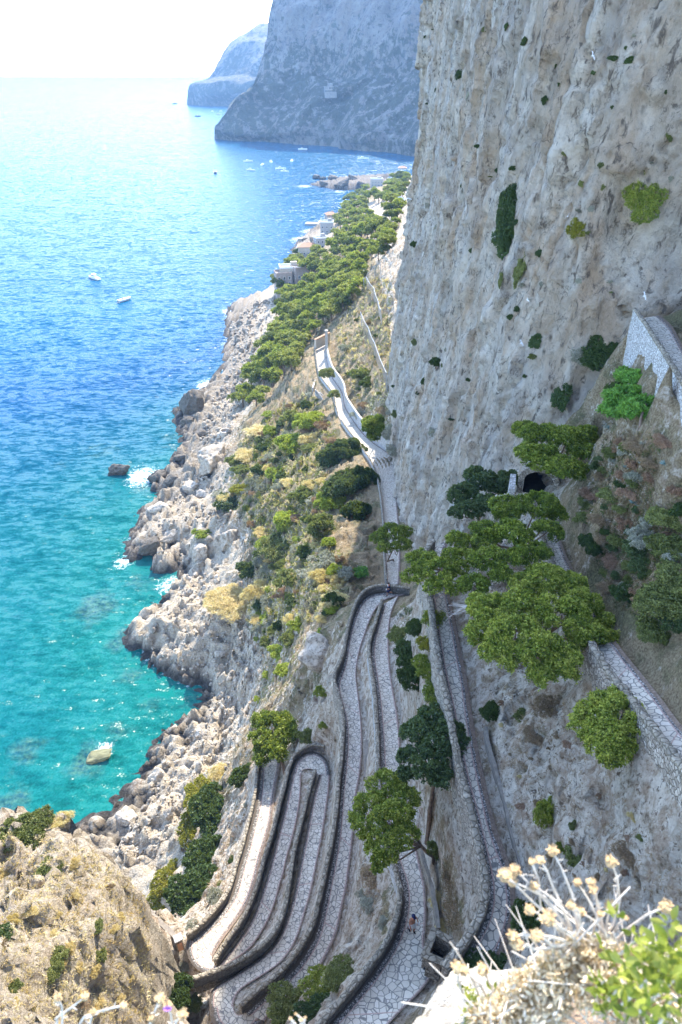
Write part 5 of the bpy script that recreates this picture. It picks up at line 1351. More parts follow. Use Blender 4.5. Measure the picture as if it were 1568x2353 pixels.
for a in [
 (440, 938, 42, 'largest dark sea rock standing at the water by the boulder shore', DARKS[0], (1, 1.1, 1.25), .4), (432, 972, 26, 'dark rock just below the largest dark sea rock', DARKS[1], (1.2, 1, .8), .2), (462, 1000, 22, 'dark rock between the largest sea rock and the round tank', DARKS[2], (1.2, 1, .8), .2),
 (275, 1086, 34, 'lone dark rock standing off the shore in white surf', DARKS[3], (1.15, .8, .75), 0.0), (362, 1102, 26, 'dark rock facing the lone sea rock across the surf', DARKS[0], (1.2, 1, .8), .6), (415, 1055, 26, 'low dark ledge at the edge of the surf channel', DARKS[1], (1.3, .8, .5), .2), (395, 1105, 24, 'dark stone next to the surf channel', DARKS[2], (1.2, 1, .7), .2),
 (438, 1124, 34, 'long grey slab rock right of the surf channel', BIG[1], (1.3, .8, .6), -.4), (365, 1172, 36, 'rounded grey slab on the tip of the small rock spit', BIG[2], (1.3, .9, .6), -.3), (470, 1140, 26, 'grey slab lying before the sunny slope', BIG[3], (1.2, .8, .6), -.2),
 (522, 1250, 42, 'tall split slab leaning beside the dark cleft', BIG[0], (.75, .8, 1.3), .4), (462, 1275, 40, 'tilted block above the narrow inlet', BIG[1], (1, .9, .9), .3), (345, 1258, 40, 'dark layered rock at the mouth of the narrow inlet', DARKS[1], (1.4, .8, .6), .5), (400, 1235, 34, 'grey rock rib behind the dark layered rock', BIG[2], (1.5, .7, .7), .7),
 (490, 1062, 54, 'broad smooth grey slab rock face under the golden slope', BIG[3], (1.1, .8, .9), .9), (460, 1690, 24, 'big isolated boulder casting a shadow on the pale beach', BIG[0], (1, .9, .9), .2), (365, 1790, 36, 'dark-faced boulder where the pale beach meets the turquoise water', BIG[2], (.9, .8, 1.1), .3), (290, 1880, 42, 'flat tan boulder at the near end of the pale beach', BIG[1], (1.3, .8, .5), -.3), (390, 1870, 22, 'boulder on the rubble under the yellow-green bushes', BIG[3], (1, .8, .8), .5),
 (738, 1510, 80, 'rugged grey rock knob bulging over the jogged parapet', BIG[2], (.95, .9, .85), .3), (228, 1742, 40, 'mossy reef awash in the turquoise water with surf on it', MOSSY, (1.6, .7, .30), .35), (505, 1505, 20, 'pale boulder above the undercut cape', BIG[0], (1, .8, .7), .2)]:
    o = boulder(a[0], a[1], a[2], a[3], a[4], sq=a[5], rot=a[6], sink=.35)
for u, v, r_ in [(728, 410, 14), (745, 425, 16), (765, 410, 15), (790, 425, 18), (810, 412, 14), (700, 552, 10), (720, 556, 13), (708, 562, 10), (742, 412, 10), (775, 428, 12), (830, 424, 12)]:
    boulder(u, v, r_, 'dark rock of the low reef point in the glittering bay' if v < 500 else 'dark boulder at the shore below the villas', random.choice(DARKS), group='dark rocks of the far shore', sq=(1.5, 1.0, .6), sink=.3)
BEACH = [
 ([(600, 690), (635, 690), (625, 780), (580, 830), (560, 900), (545, 960), (500, 1040), (460, 1020), (470, 950), (530, 850), (530, 740)], 110, lambda u, v: 9.5, (4, 10)),
 ([(420, 1090), (520, 1080), (540, 1150), (500, 1260), (430, 1300), (340, 1280), (330, 1200), (400, 1150)], 36, lambda u, v: 15, (5, 13)),
 ([(440, 1290), (510, 1290), (520, 1340), (560, 1440), (570, 1560), (560, 1640), (520, 1780), (440, 1830), (420, 1960), (330, 1980), (260, 1960), (330, 1850), (370, 1740), (480, 1640), (480, 1560), (420, 1540), (310, 1460), (400, 1400)], 140, lambda u, v: 12.5, (4.5, 11))]
n_b = 0
for k, (poly, n_, mind, (r0, r1)) in enumerate(BEACH):
    lab = ['grey boulder among the sunlit boulders of the far shore', 'pale boulder on the rocky spit beside the surf channel', 'pale boulder strewn on the near cape and beach'][k]
    for u, v in scatter(poly, n_, mind, 800 + k):
        r_ = r0 + (r1 - r0) * random.random() ** 1.8
        o = boulder(u, v, r_, lab, random.choice(ROCKS if random.random() < (.6 if k == 2 else .15) else BROWN), group=['boulders of the far shore', 'boulders of the rocky spit', 'boulders of the near cape and beach'][k], sq=(1, random.uniform(.7, 1.1), random.uniform(.8, 1.3)), sink=random.uniform(.05, .35))
# loose stones nobody could count
VV, FF, o_ = [], [], 0
g = np.random.default_rng(31)
sm = []
for m_ in SMALL:
    a_ = np.empty(len(m_.vertices) * 3, np.float32); m_.vertices.foreach_get('co', a_)
    f_ = np.empty(len(m_.loops), np.int32); m_.loops.foreach_get('vertex_index', f_); sm.append((a_.reshape(-1, 3), f_.reshape(-1, 3)))
for k, (poly, n_) in enumerate([(BEACH[0][0], 500), (BEACH[1][0], 260), (BEACH[2][0], 1100), ([(1150, 1560), (1300, 1600), (1400, 1800), (1200, 1800)], 40)]):
    for u, v in scatter(poly, n_, 3.0, 900 + k, 20):
        h = hit(u, v, terr_tree)[0]
        if h is None or h.z < .2 or near_path(h, 1.2): continue
        dep = h.y * CP + (CAM_Z - h.z) * SP; r_ = g.uniform(1.4, 4.2) * dep / FOC
        a_, f_ = sm[g.integers(6)]; th = g.uniform(0, 6.28); co_, si_ = math.cos(th), math.sin(th)
        q = a_ * r_ @ np.array([[co_, si_, 0], [-si_, co_, 0], [0, 0, 1]]) + np.array([h.x, h.y, h.z + r_ * .2])
        VV.append(q); FF.append(f_ + o_); o_ += len(q)
st = link('loose_stones', make_mesh('loose_stones', np.concatenate(VV), np.concatenate(FF), M['boulder']))
tag(st, 'loose pale stones filling the gaps between the boulders of the shore', 'stones', kind='stuff')
# dry grass of the spur and the hillside
def grass_stuff(name, label, polys, seed, mat, size, blades=9):
    g = np.random.default_rng(seed); C_, R_ = [], []
    for poly, n_, k in polys:
        for u, v in scatter(poly, n_, k, seed + n_, 12):
            h, nn = hit(u, v, terr_tree)
            if h is None or h.z < 6 or near_path(h, .8): continue
            dep = h.y * CP + (CAM_Z - h.z) * SP
            C_.append((h.x, h.y, h.z)); R_.append(size * dep / FOC)
    C_ = np.array(C_); R_ = np.array(R_)
    clump = np.clip(.5 + 1.1 * fbm(C_ * .25, 3, seed), 0, 1)
    sc_ = np.repeat(R_, 1)
    V, F, tt = leaf_cloud(C_, sc_ * .9, blades, 1.0, .13, seed, .9, clump)
    # scale blade size with distance: rebuild about each blade centre
    q = V.reshape(len(C_), blades, 4, 3); cc = q.mean(2, keepdims=True)
    q = cc + (q - cc) * (sc_ * 1.1)[:, None, None, None]
    o = link(name, make_mesh(name, q.reshape(-1, 3), F, M[mat], attrs={'tint': tt}))
    tag(o, label, 'grass', kind='stuff')
grass_stuff('dry_grass', 'straw-coloured dry grass on the sunlit spur and the open hillside', [
    ([(0, 1900), (200, 1945), (330, 2045), (350, 2200), (360, 2350), (0, 2350)], 1500, 4.2),
    ([(560, 1000), (700, 900), (760, 1000), (740, 1240), (800, 1300), (760, 1420), (680, 1440), (600, 1480), (560, 1400), (600, 1280)], 900, 3.5),
    ([(820, 640), (905, 640), (900, 900), (900, 1000), (790, 880), (770, 780)], 220, 4)], 41, 'straw', 9)
grass_stuff('ground_scrub', 'low grey-green ground scrub covering the hillside between the bushes', [
    ([(560, 1000), (640, 930), (720, 900), (775, 1000), (745, 1100), (765, 1240), (800, 1300), (760, 1420), (680, 1440), (600, 1500), (560, 1420), (600, 1290), (560, 1180), (500, 1140)], 1300, 4.5),
    ([(820, 640), (905, 640), (900, 900), (915, 1000), (790, 880), (770, 780)], 300, 5),
    ([(1390, 1000), (1568, 980), (1568, 1420), (1440, 1420), (1330, 1230)], 500, 6),
    ([(900, 1380), (975, 1400), (1010, 1600), (915, 1580)], 160, 4), ([(620, 1440), (700, 1430), (690, 1560), (590, 1620)], 120, 6)], 47, 'olive', 6, 16)
grass_stuff('bush_cover', 'yellow-green low bush cover knitting the hillside scrub together', [
    ([(575, 1010), (640, 940), (720, 910), (775, 1000), (750, 1100), (765, 1240), (800, 1300), (740, 1420), (680, 1440), (610, 1480), (570, 1400), (605, 1290), (570, 1180), (520, 1140)], 620, 7)], 48, 'yellowgreen', 8, 22)
grass_stuff('dark_cover', 'dark low bush cover on the shaded right slope and the rock banks', [
    ([(1390, 1010), (1568, 990), (1568, 1440), (1440, 1440), (1330, 1230)], 260, 9), ([(915, 1400), (985, 1400), (1015, 1610), (930, 1580)], 90, 6), ([(560, 1000), (760, 1000), (780, 1300), (600, 1480)], 160, 9)], 49, 'dark', 9, 24)
grass_stuff('brown_grass', 'brown dry weeds over the shaded rock slopes', [
    ([(1390, 1000), (1568, 980), (1568, 1400), (1440, 1420), (1330, 1230)], 1700, 4), ([(1150, 1590), (1300, 1600), (1420, 1780), (1568, 1900), (1568, 2080), (1250, 2060), (1180, 1800)], 380, 5),
    ([(985, 1850), (1030, 1850), (1075, 2080), (1060, 2150), (1010, 2130)], 420, 2.2), ([(1000, 1930), (1020, 1930), (1070, 2080), (1040, 2140), (1010, 2110)], 160, 3), ([(830, 1980), (885, 1980), (890, 2130), (820, 2120)], 90, 4), ([(900, 1380), (960, 1400), (1000, 1600), (910, 1560)], 90, 4), ([(540, 1850), (590, 1860), (540, 2040), (440, 2140)], 120, 4)], 43, 'brown', 10)
# ------------------------------------------------------------------ boats
def hull_mesh(L, B, H, sheer=.18, flat=0.0):
    V, F = [], []; n = 11; m = 7
    for i in range(n):
        s = i / (n - 1); x = -L / 2 + L * s
        w = B / 2 * (1 - max(0, (s - .45) / .55) ** 2.2) * (.86 + .14 * min(1, s * 4)); top = H * (1 + sheer * s * s)
        for j in range(m):
            a = PI * j / (m - 1); yy = -math.cos(a); zz = math.sin(a)
            V.append((x, w * yy, top - (top + .35 * H * (1 - .6 * s * s)) * zz ** .6))
    for i in range(n - 1):
        for j in range(m - 1): F.append((i * m + j, (i + 1) * m + j, (i + 1) * m + j + 1, i * m + j + 1))
    F.append(tuple(range(m)))
    deck = [i * m for i in range(n)] + [i * m + m - 1 for i in reversed(range(n))]
    return V, F, deck
def boat(u, v, Lm, heading, label, kind, group=None):
    loc = P(u, v, 0)
    name = 'motor_yacht' if kind == 'yacht' else 'speedboat' if kind == 'open' else 'small_boat'
    root = thing(name, label, 'boat', (loc.x, loc.y, .05), heading, group)
    B, H = Lm * .3, Lm * .11
    V, F, deck = hull_mesh(Lm, B, H)
    m = MB(); m.add(V, F); m.build('hull', M['white_paint'] if kind != 'dark' else M['navy'], root)
    dz = .97
    m = MB(); m.add([(V[i][0] * .97, V[i][1] * .93, V[i][2] - .12 * H) for i in deck], [tuple(range(len(deck)))]); m.build('deck', M['white_paint'] if kind != 'open' else M['pink_plaster'], root)
    if kind == 'yacht':
        m = MB(); m.box((-.02 * Lm, 0, H * 1.5), (Lm * .42, B * .62, H * 1.1), taper=.8); m.build('cabin', M['white_paint'], root)
        m = MB(); m.box((.0 * Lm, 0, H * 1.75), (Lm * .39, B * .64, H * .35), taper=.92); m.build('window', M['glass'], root)
        m = MB(); m.box((-.1 * Lm, 0, H * 2.6), (Lm * .28, B * .6, H * .14))
        for sx_ in (-.2, .0):
            for sy_ in (-.25, .25): m.tube([(sx_ * Lm, sy_ * B, H * 1.9), (sx_ * Lm, sy_ * B, H * 2.55)], .03 * H * 2, 5)
        m.build('canopy', M['white_paint'], root)
        m = MB(); m.box((-.5 * Lm, 0, H * .25), (Lm * .16, B * .8, H * .12)); m.build('stern_platform', M['white_paint'], root)
        m = MB(); m.tube([(Lm * .46, -B * .05, H * 1.2), (Lm * .3, -B * .36, H * 1.5), (Lm * .1, -B * .42, H * 1.5)], .02 * Lm * .2, 4); m.tube([(Lm * .46, B * .05, H * 1.2), (Lm * .3, B * .36, H * 1.5), (Lm * .1, B * .42, H * 1.5)], .02 * Lm * .2, 4); m.build('rail', M['metal'], root)
    elif kind == 'open':
        m = MB(); pts = [(V[i][0], V[i][1], V[i][2] + .02) for i in deck]; m.tube(pts + [pts[0]], H * .35, 6); m.build('tube_side', M['white_paint'], root)
        m = MB(); m.box((-.05 * Lm, 0, H * 1.35), (Lm * .12, B * .35, H * .9), taper=.8); m.build('console', M['white_paint'], root)
        m = MB(); m.box((.16 * Lm, 0, H * 1.0), (Lm * .2, B * .5, H * .3)); m.box((-.3 * Lm, 0, H * 1.0), (Lm * .12, B * .6, H * .35)); m.build('seat', M['plaster'], root)
        m = MB(); m.box((-.52 * Lm, 0, H * .8), (Lm * .06, B * .2, H * 1.1), taper=.8); m.build('outboard_motor', M['black'], root)
        for k, (px_, py_) in enumerate([(-.14, .18), (-.2, -.15), (.04, -.16)]):
            seated((loc.x, loc.y), heading, px_ * Lm, py_ * B, H * 1.1, k)
    else:
        m = MB(); m.box((-.08 * Lm, 0, H * 1.45), (Lm * .3, B * .55, H * 1.0), taper=.8); m.build('cabin', M['white_paint'] if kind != 'dark' else M['plaster'], root)
        m = MB(); m.box((-.06 * Lm, 0, H * 1.6), (Lm * .28, B * .57, H * .3), taper=.9); m.build('window', M['glass'], root)
    return root
def skin_body(name, verts, edges, radii, mat, parent=None, root=0):
    me = bpy.data.meshes.new(name); me.from_pydata(verts, edges, []); me.update()
    o = link(name, me)
    md = o.modifiers.new('s', 'SKIN'); md.use_smooth_shade = True
    sv = me.skin_vertices[0] if me.skin_vertices else None
    if sv is None:
        bm = bmesh.new(); bm.from_mesh(me); bm.verts.layers.skin.verify(); bm.to_mesh(me); bm.free(); sv = me.skin_vertices[0]
    for i, r_ in enumerate(radii):
        r_ = r_ if isinstance(r_, tuple) else (r_, r_)
        sv.data[i].radius = r_; sv.data[i].use_root = (i == root)
    ss = o.modifiers.new('u', 'SUBSURF'); ss.levels = 1; ss.render_levels = 1
    dg = bpy.context.evaluated_depsgraph_get()
    me2 = bpy.data.meshes.new_from_object(o.evaluated_get(dg)); bpy.data.objects.remove(o)
    me2.name = name; me2.materials.clear(); me2.materials.append(mat)
    return link(name, me2, parent)
def seated(xy, heading, px_, py_, z, k):
    c, s = math.cos(heading), math.sin(heading)
    lab = ['person seated at the console of the white tube boat', 'person lying back in the stern of the white tube boat', 'person seated towards the bow of the white tube boat'][k]
    root = thing('person', lab, 'person', (xy[0] + c * px_ - s * py_, xy[1] + s * px_ + c * py_, .05 + z), heading + 1.2 * k)
    v = [(0, 0, 0), (0, 0, .25), (0, 0, .48), (0, 0, .58), (0, 0, .74), (.42, .1, .05), (.5, .12, -.3), (.42, -.1, .05), (.5, -.12, -.3), (.02, .2, .46), (.12, .27, .2), (.3, .22, .1), (.02, -.2, .46), (.12, -.27, .2), (.3, -.22, .1)]
    e = [(0, 1), (1, 2), (2, 3), (3, 4), (0, 5), (5, 6), (0, 7), (7, 8), (2, 9), (9, 10), (10, 11), (2, 12), (12, 13), (13, 14)]
    skin_body('body', v, e, [.15, .13, .14, .06, .1, .08, .05, .08, .05, .055, .045, .035, .055, .045, .035], M['skin'], root)
    m = MB(); m.ball((-.01, 0, .78), (.105, .1, .09), 8); m.build('hair', M['hair'], root, True)
    m = MB(); m.lathe((0, 0, -.02), [(.17, -.05), (.185, .08), (.16, .16)], 10); m.build('swim_shorts', M['navy'] if k else M['roof'], root)
boat(216, 640, 11.5, R(140), 'white cabin motor yacht riding alone on the blue water', 'yacht')
boat(287, 691, 9.5, R(55), 'white tube boat with people aboard near the motor yacht', 'open')
boat(495, 397, 16, R(100), 'dark-sided white launch alone in the middle of the far water', 'dark')
BO = 'small boats anchored in the bay of the headland'
for u, v, L_, hd, lab, kd_ in [(402, 239, 20, 10, 'farthest dark boat off the tip of the distant headland', 'dark'), (455, 268, 18, 0, 'dark low boat on the pale water off the nearer headland', 'dark'), (489, 257, 20, 80, 'white yacht between the two headlands, the nearest to the distant one', 'small'), (508, 256, 16, 60, 'white boat between the headlands close to the cliff', 'small'), (504, 264, 18, 20, 'white boat with a wake below the pair of boats between the headlands', 'small'),
    (571, 372, 15, 20, 'white boat at the left of the anchored cluster', 'small'), (577, 392, 14, -20, 'small white boat below the left boat of the cluster', 'small'), (604, 380, 14, 80, 'white boat in the middle of the anchored cluster', 'small'), (623, 373, 15, 100, 'white boat turned end-on in the anchored cluster', 'small'), (646, 389, 15, 15, 'boat drawing a white wake in the anchored cluster', 'small'), (655, 395, 13, -30, 'boat at the lower right of the anchored cluster', 'small'), (671, 371, 15, 90, 'white boat at the right of the anchored cluster', 'small'), (696, 344, 16, 0, 'white boat in the shadow of the nearer headland', 'small'), (835, 366, 18, 5, 'white motor boat in the dark bay water by the great cliff', 'small')]:
    boat(u, v, L_, R(hd), lab, kd_, BO)
# ------------------------------------------------------------------ gulls in flight before the cliff
def gull(u, v, depth, span, hdg, bank, label):
    p = Pd(u, v, depth); span *= .72 if span < 1.2 else 1.0
    root = thing('gull', label, 'gull', tuple(p), hdg); root.rotation_euler = (bank, R(-6), hdg)
    s = span
    m = MB(); m.tube([(-.24 * s, 0, 0), (-.15 * s, 0, 0), (0, 0, .0), (.13 * s, 0, .01 * s), (.19 * s, 0, .025 * s), (.235 * s, 0, .015 * s), (.27 * s, 0, .0)], [.012 * s, .04 * s, .065 * s, .05 * s, .034 * s, .022 * s, .006 * s], 8)
    m.build('body', M['white_paint'], root, True)
    for sg in (-1, 1):
        m = MB()
        a = [(.07, .03, .02), (.09, .24, .10), (.03, .50, .05)]; b = [(-.08, .03, .02), (-.05, .24, .10), (-.02, .46, .05)]
        V = [(x * s, sg * y * s, z * s + dz_) for dz_ in (0, .012 * s) for x, y, z in a + b]
        F = [(0, 1, 4, 3), (1, 2, 5, 4), (6, 9, 10, 7), (7, 10, 11, 8), (0, 6, 7, 1), (1, 7, 8, 2), (3, 4, 10, 9), (4, 5, 11, 10), (2, 8, 11, 5), (0, 3, 9, 6)]
        m.add(V, F); w = m.build('wing', M['gullgrey'], root)
        m = MB(); m.add([(.035 * s, sg * .485 * s, .052 * s), (-.02 * s, sg * .45 * s, .052 * s), (-.0 * s, sg * .56 * s, .04 * s), (.035 * s, sg * .485 * s, .07 * s), (-.02 * s, sg * .45 * s, .07 * s), (-.0 * s, sg * .56 * s, .05 * s)], [(0, 1, 2), (3, 5, 4), (0, 2, 5, 3), (1, 4, 5, 2), (0, 3, 4, 1)]); m.build('wing_tip', M['black'], w)
M['gullgrey'] = simple('gull_wing', (.66, .67, .69), .7, .1, 4)
for u, v, dp_, sp_, hd, bk, lab in [(1362, 128, 46, .9, 30, 60, 'gull banking high in front of the upper right cliff'), (1305, 497, 46, .8, 60, -55, 'gull flying just above the single yellow-green cliff bush'), (1213, 690, 52, .9, 120, 50, 'gull below the middle of the cliff, left of the cave hollows'), (1198, 788, 50, .8, 40, 50, 'lowest gull, over the cliff left of the wide dark bush'), (1481, 680, 40, .75, 20, 60, 'gull just above the whitewashed wall'), (930, 458, 60, 1.35, 85, 8, 'gull gliding with spread wings at the left edge of the great cliff'), (966, 72, 70, .9, 60, 40, 'gull passing the top left edge of the great cliff')]:
    gull(u, v, dp_, sp_, R(hd), R(bk), lab)
# ------------------------------------------------------------------ two walkers
def walker(loc, heading, label, style):
    root = thing('person', label, 'person', tuple(loc), heading)
    if style == 'bare':       # mid-stride towards the viewer, right hand holding something white
        hip = .93
        v = [(0, 0, hip), (0.02, 0, 1.12), (.04, 0, 1.33), (.05, 0, 1.47), (.06, 0, 1.54), (.09, 0, 1.64), (.08, 0, 1.74),
             (.02, .1, .88), (.16, .11, .50), (.08, .11, .09), (.22, .11, .04), (.02, -.1, .88), (.02, -.11, .48), (-.2, -.11, .14), (-.08, -.11, .05),
             (.04, .19, 1.43), (-.06, .29, 1.18), (.06, .33, .95), (.1, .33, .87), (.04, -.19, 1.43), (.12, -.27, 1.18), (.24, -.25, .98), (.29, -.24, .91)]
        e = [(0, 1), (1, 2), (2, 3), (3, 4), (4, 5), (5, 6), (0, 7), (7, 8), (8, 9), (9, 10), (0, 11), (11, 12), (12, 13), (13, 14), (3, 15), (15, 16), (16, 17), (17, 18), (3, 19), (19, 20), (20, 21), (21, 22)]
        rr = [(.13, .17), (.12, .15), (.13, .18), (.10, .13), .055, .085, .07, .095, .06, .045, .035, .095, .06, .045, .035, .06, .047, .036, .04, .06, .047, .036, .04]
        skin_body('body', v, e, rr, M['skin'], root)
        for (fx, fy, fz, sg) in ((.1, .33, .85, 1), (.29, -.24, .89, -1)): hand(root, (fx, fy, fz), sg)
        m = MB(); m.lathe((0, 0, .78), [(.20, -.10), (.185, .02), (.165, .16), (.15, .24)], 14)
        m.tube([(.02, .1, .86), (.13, .11, .55)], [.125, .11], 9); m.tube([(.02, -.1, .86), (.02, -.11, .52)], [.125, .11], 9)
        m.build('shorts', M['shorts'], root, True)
        m = MB(); m.ball((.045, 0, 1.73), (.125, .105, .095), 10); m.build('hair', M['hair'], root, True)
        cap = MB(); cap.lathe((.05, 0, 1.74), [(.125, 0), (.118, .05), (.08, .095), (.01, .11)], 12); cap.box((.19, 0, 1.75), (.13, .17, .015)); cap.build('cap', M['navy'], root, True)
        for x_, y_ in ((.13, .11), (-.12, -.11)):
            m = MB(); m.tube([(x_ - .1, y_, .06), (x_, y_, .06), (x_ + .15, y_, .035)], [.05, .055, .04], 8); m.tube([(x_ - .06, y_, .06), (x_ - .05 + (.0 if y_ > 0 else -.02), y_, .2)], [.05, .05], 8); m.build('shoe', M['black'], root)
        b = MB(); b.lathe((.12, .36, .66), [(.02, .0), (.05, .02), (.055, .16), (.03, .2), (.015, .22)], 9)
        bo = b.build('water_bottle', M['white_paint'])
        c_, s_ = math.cos(heading), math.sin(heading); bo.location = loc; bo.rotation_euler = (0, 0, heading)
        tag(bo, 'white bottle carried in the hand of the bare-chested walker', 'bottle')
        face(root, (.155, 0, 1.66))
    else:                      # striding left in navy
        v = [(0, 0, .95), (.02, 0, 1.14), (.05, 0, 1.35), (.06, 0, 1.49), (.07, 0, 1.55), (.1, 0, 1.65), (.09, 0, 1.76),
             (.02, .1, .9), (.2, .1, .52), (.16, .1, .09), (.29, .1, .04), (-.02, -.1, .9), (.02, -.1, .5), (-.36, -.1, .42), (-.42, -.1, .32),
             (.05, .19, 1.44), (.0, .25, 1.2), (.2, .24, 1.06), (.27, .23, 1.05), (.05, -.19, 1.44), (-.1, -.26, 1.2), (-.04, -.27, .97), (-.02, -.27, .9)]
        e = [(0, 1), (1, 2), (2, 3), (3, 4), (4, 5), (5, 6), (0, 7), (7, 8), (8, 9), (9, 10), (0, 11), (11, 12), (12, 13), (13, 14), (3, 15), (15, 16), (16, 17), (17, 18), (3, 19), (19, 20), (20, 21), (21, 22)]
        rr = [(.12, .15), (.11, .14), (.12, .16), (.09, .12), .055, .085, .07, .09, .06, .045, .035, .09, .06, .045, .035, .06, .047, .036, .04, .06, .047, .036, .04]
        skin_body('body', v, e, rr, M['skin'], root)
        for (fx, fy, fz, sg) in ((.28, .23, 1.04, 1), (-.02, -.27, .88, -1)): hand(root, (fx, fy, fz), sg)
        sv = [(0, 0, .93), (.02, 0, 1.14), (.05, 0, 1.35), (.06, 0, 1.48), (.05, .2, 1.43), (.01, .25, 1.26), (.05, -.2, 1.43), (-.08, -.26, 1.26)]
        skin_body('shirt', sv, [(0, 1), (1, 2), (2, 3), (3, 4), (4, 5), (3, 6), (6, 7)], [(.15, .18), (.14, .17), (.15, .19), (.11, .14), .085, .075, .085, .075], M['navy'], root)
        m = MB(); m.lathe((0, 0, .8), [(.19, -.06), (.18, .06), (.16, .2)], 14); m.tube([(.02, .1, .86), (.17, .1, .58)], [.12, .1], 9); m.tube([(-.02, -.1, .86), (.01, -.1, .56)], [.12, .1], 9); m.build('shorts', M['navy'], root, True)
        m = MB(); m.ball((.07, 0, 1.74), (.12, .1, .09), 10); m.build('hair', M['hair'], root, True)
        m = MB(); m.tube([(.12, .1, .055), (.2, .1, .055), (.33, .1, .035)], [.05, .055, .04], 8); m.build('shoe', M['black'], root)
        m = MB(); m.tube([(-.38, -.1, .45), (-.43, -.1, .36), (-.44, -.1, .22)], [.05, .055, .04], 8); m.build('shoe', M['black'], root)
        m = MB(); m.box((.08, -.02, 1.38), (.26, .31, .05), 0); m.build('shirt_stripe', M['shorts'], root)
        b = MB(); b.lathe((.30, .23, 1.04), [(.02, -.08), (.045, -.07), (.045, .08), (.02, .11)], 9); bo = b.build('water_bottle', M['white_paint']); bo.location = loc; bo.rotation_euler = (0, 0, heading)
        tag(bo, 'white bottle in the hand of the walker in navy', 'bottle')
        face(root, (.17, 0, 1.67))
    return root
def hand(root, p, sg):
    px_, py_, pz_ = p
    v = [(px_, py_, pz_), (px_ + .01, py_, pz_ - .06)]; e = [(0, 1)]; rr = [(.02, .034), (.018, .034)]
    for k, (dy, ln) in enumerate(((-.03, .055), (-.01, .07), (.01, .065), (.03, .05))):
        a = len(v); v += [(px_ + .015, py_ + dy, pz_ - .075), (px_ + .03, py_ + dy * 1.1, pz_ - .075 - ln * .6), (px_ + .05, py_ + dy * 1.1, pz_ - .075 - ln)]
        e += [(1, a), (a, a + 1), (a + 1, a + 2)]; rr += [.010, .009, .008]
    a = len(v); v += [(px_ + .03, py_ - sg * .03, pz_ - .03), (px_ + .055, py_ - sg * .04, pz_ - .06)]; e += [(0, a), (a, a + 1)]; rr += [.012, .009]
    skin_body('hand', v, e, rr, M['skin'], root)
def face(root, c):
    m = MB(); x, y, z = c
    m.ball((x, y, z - .02), (.022, .016, .03), 6)
    m.build('nose', M['skin'], root, True)
    m = MB()
    for s in (-1, 1): m.ball((x - .012, s * .034, z + .012), (.010, .014, .009), 6)
    m.build('eyes', M['black'], root, True)
    m = MB(); m.ball((x - .012, 0, z - .065), (.012, .028, .008), 6); m.build('mouth', M['roof'], root, True)
    m = MB()
    for s in (-1, 1): m.ball((x - .08, s * .09, z - .01), (.022, .012, .032), 6)
    m.build('ears', M['skin'], root, True)
def on_path(u, v, z0):
    q = P(u, v, z0)
    for _ in range(6):
        j = kd.find((q.x, q.y, 0))[1]; q = P(u, v, PS[j][2] + .01)
    return q
walker(on_path(946, 2139, 77.6), R(-68), 'bare-chested walker in pale shorts and dark cap coming up the lane', 'bare')
walker(on_path(894, 1369, 71.5), R(172), 'walker in navy shirt and shorts striding round the far hairpin', 'navy')
# ------------------------------------------------------------------ rockfall nets under the cliff
def net(name, posts, label, hgt=4.5, drop=1.0):
    pts = []
    for u, v in posts:
        h = hit(u, v)[0]; pts.append(h)
    root = thing(name, label, 'net', tuple(pts[0]))
    b = pts[0]; tops = []
    for p in pts:
        m = MB(); tp_ = p + Vector((-.5, 0, hgt)); tops.append(tp_)
        m.tube([p - b - Vector((0, 0, .5)), tp_ - b], .11, 6); m.build('post', M['metal'], root)
    w = MB()
    for i in range(len(pts) - 1):
        n_ = max(4, int((pts[i + 1] - pts[i]).length / .55))
        for k in range(n_ + 1):
            s = k / n_; sag = -.5 * math.sin(PI * s)
            w.tube([pts[i].lerp(pts[i + 1], s) - b, tops[i].lerp(tops[i + 1], s) - b + Vector((0, 0, sag))], .022, 3, caps=False)
        for k in range(9):
            s = k / 8
            q = [(pts[i].lerp(tops[i], s).lerp(pts[i + 1].lerp(tops[i + 1], s), j / 5) - b + Vector((0, 0, -.5 * math.sin(PI * j / 5) * s))) for j in range(6)]
            w.tube(q, .022, 3, caps=False)
    w.build('wire_mesh', M['metal'], root)
    c = MB()
    for i in range(len(pts) - 1):
        c.tube([tops[i].lerp(tops[i + 1], j / 5) - b + Vector((0, 0, -.5 * math.sin(PI * j / 5))) for j in range(6)], .07, 5)
    for i in range(len(pts)): c.tube([tops[i] - b, pts[i] - b + Vector((4.5, 1.5, 3.0))], .035, 4)
    c.build('cable', M['metal'], root)
net('rockfall_net', [(838, 668), (849, 655), (862, 640), (876, 632)], 'upper rockfall net fenced with steel posts at the edge of the pine wood')
net('rockfall_net', [(845, 665), (862, 692), (872, 725), (878, 745)], 'rockfall net running down the broken slope from the upper net')
net('rockfall_net', [(832, 752), (850, 790), (864, 826), (891, 900)], 'lower rockfall net hanging by the cliff foot over the far path', 5.0)
# stair beside the far path
h0 = P(733, 905, 37.5); st_ = thing('stone_stair', 'small curved flight of dark steps beside the far path', 'stair', tuple(h0), R(20))
m = MB()
for k in range(9): m.box((math.sin(k * .16) * 1.2, -k * .45, -.24 * k), (1.5, .47, .9), -k * .13)
m.build('steps', M['concrete'], st_)
m = MB()
for k in range(9): m.box((math.sin(k * .16) * 1.2 - .95, -k * .45, -.24 * k + .55), (.35, .5, 1.9), -k * .13)
m.build('side_wall', M['pale_wall'], st_)
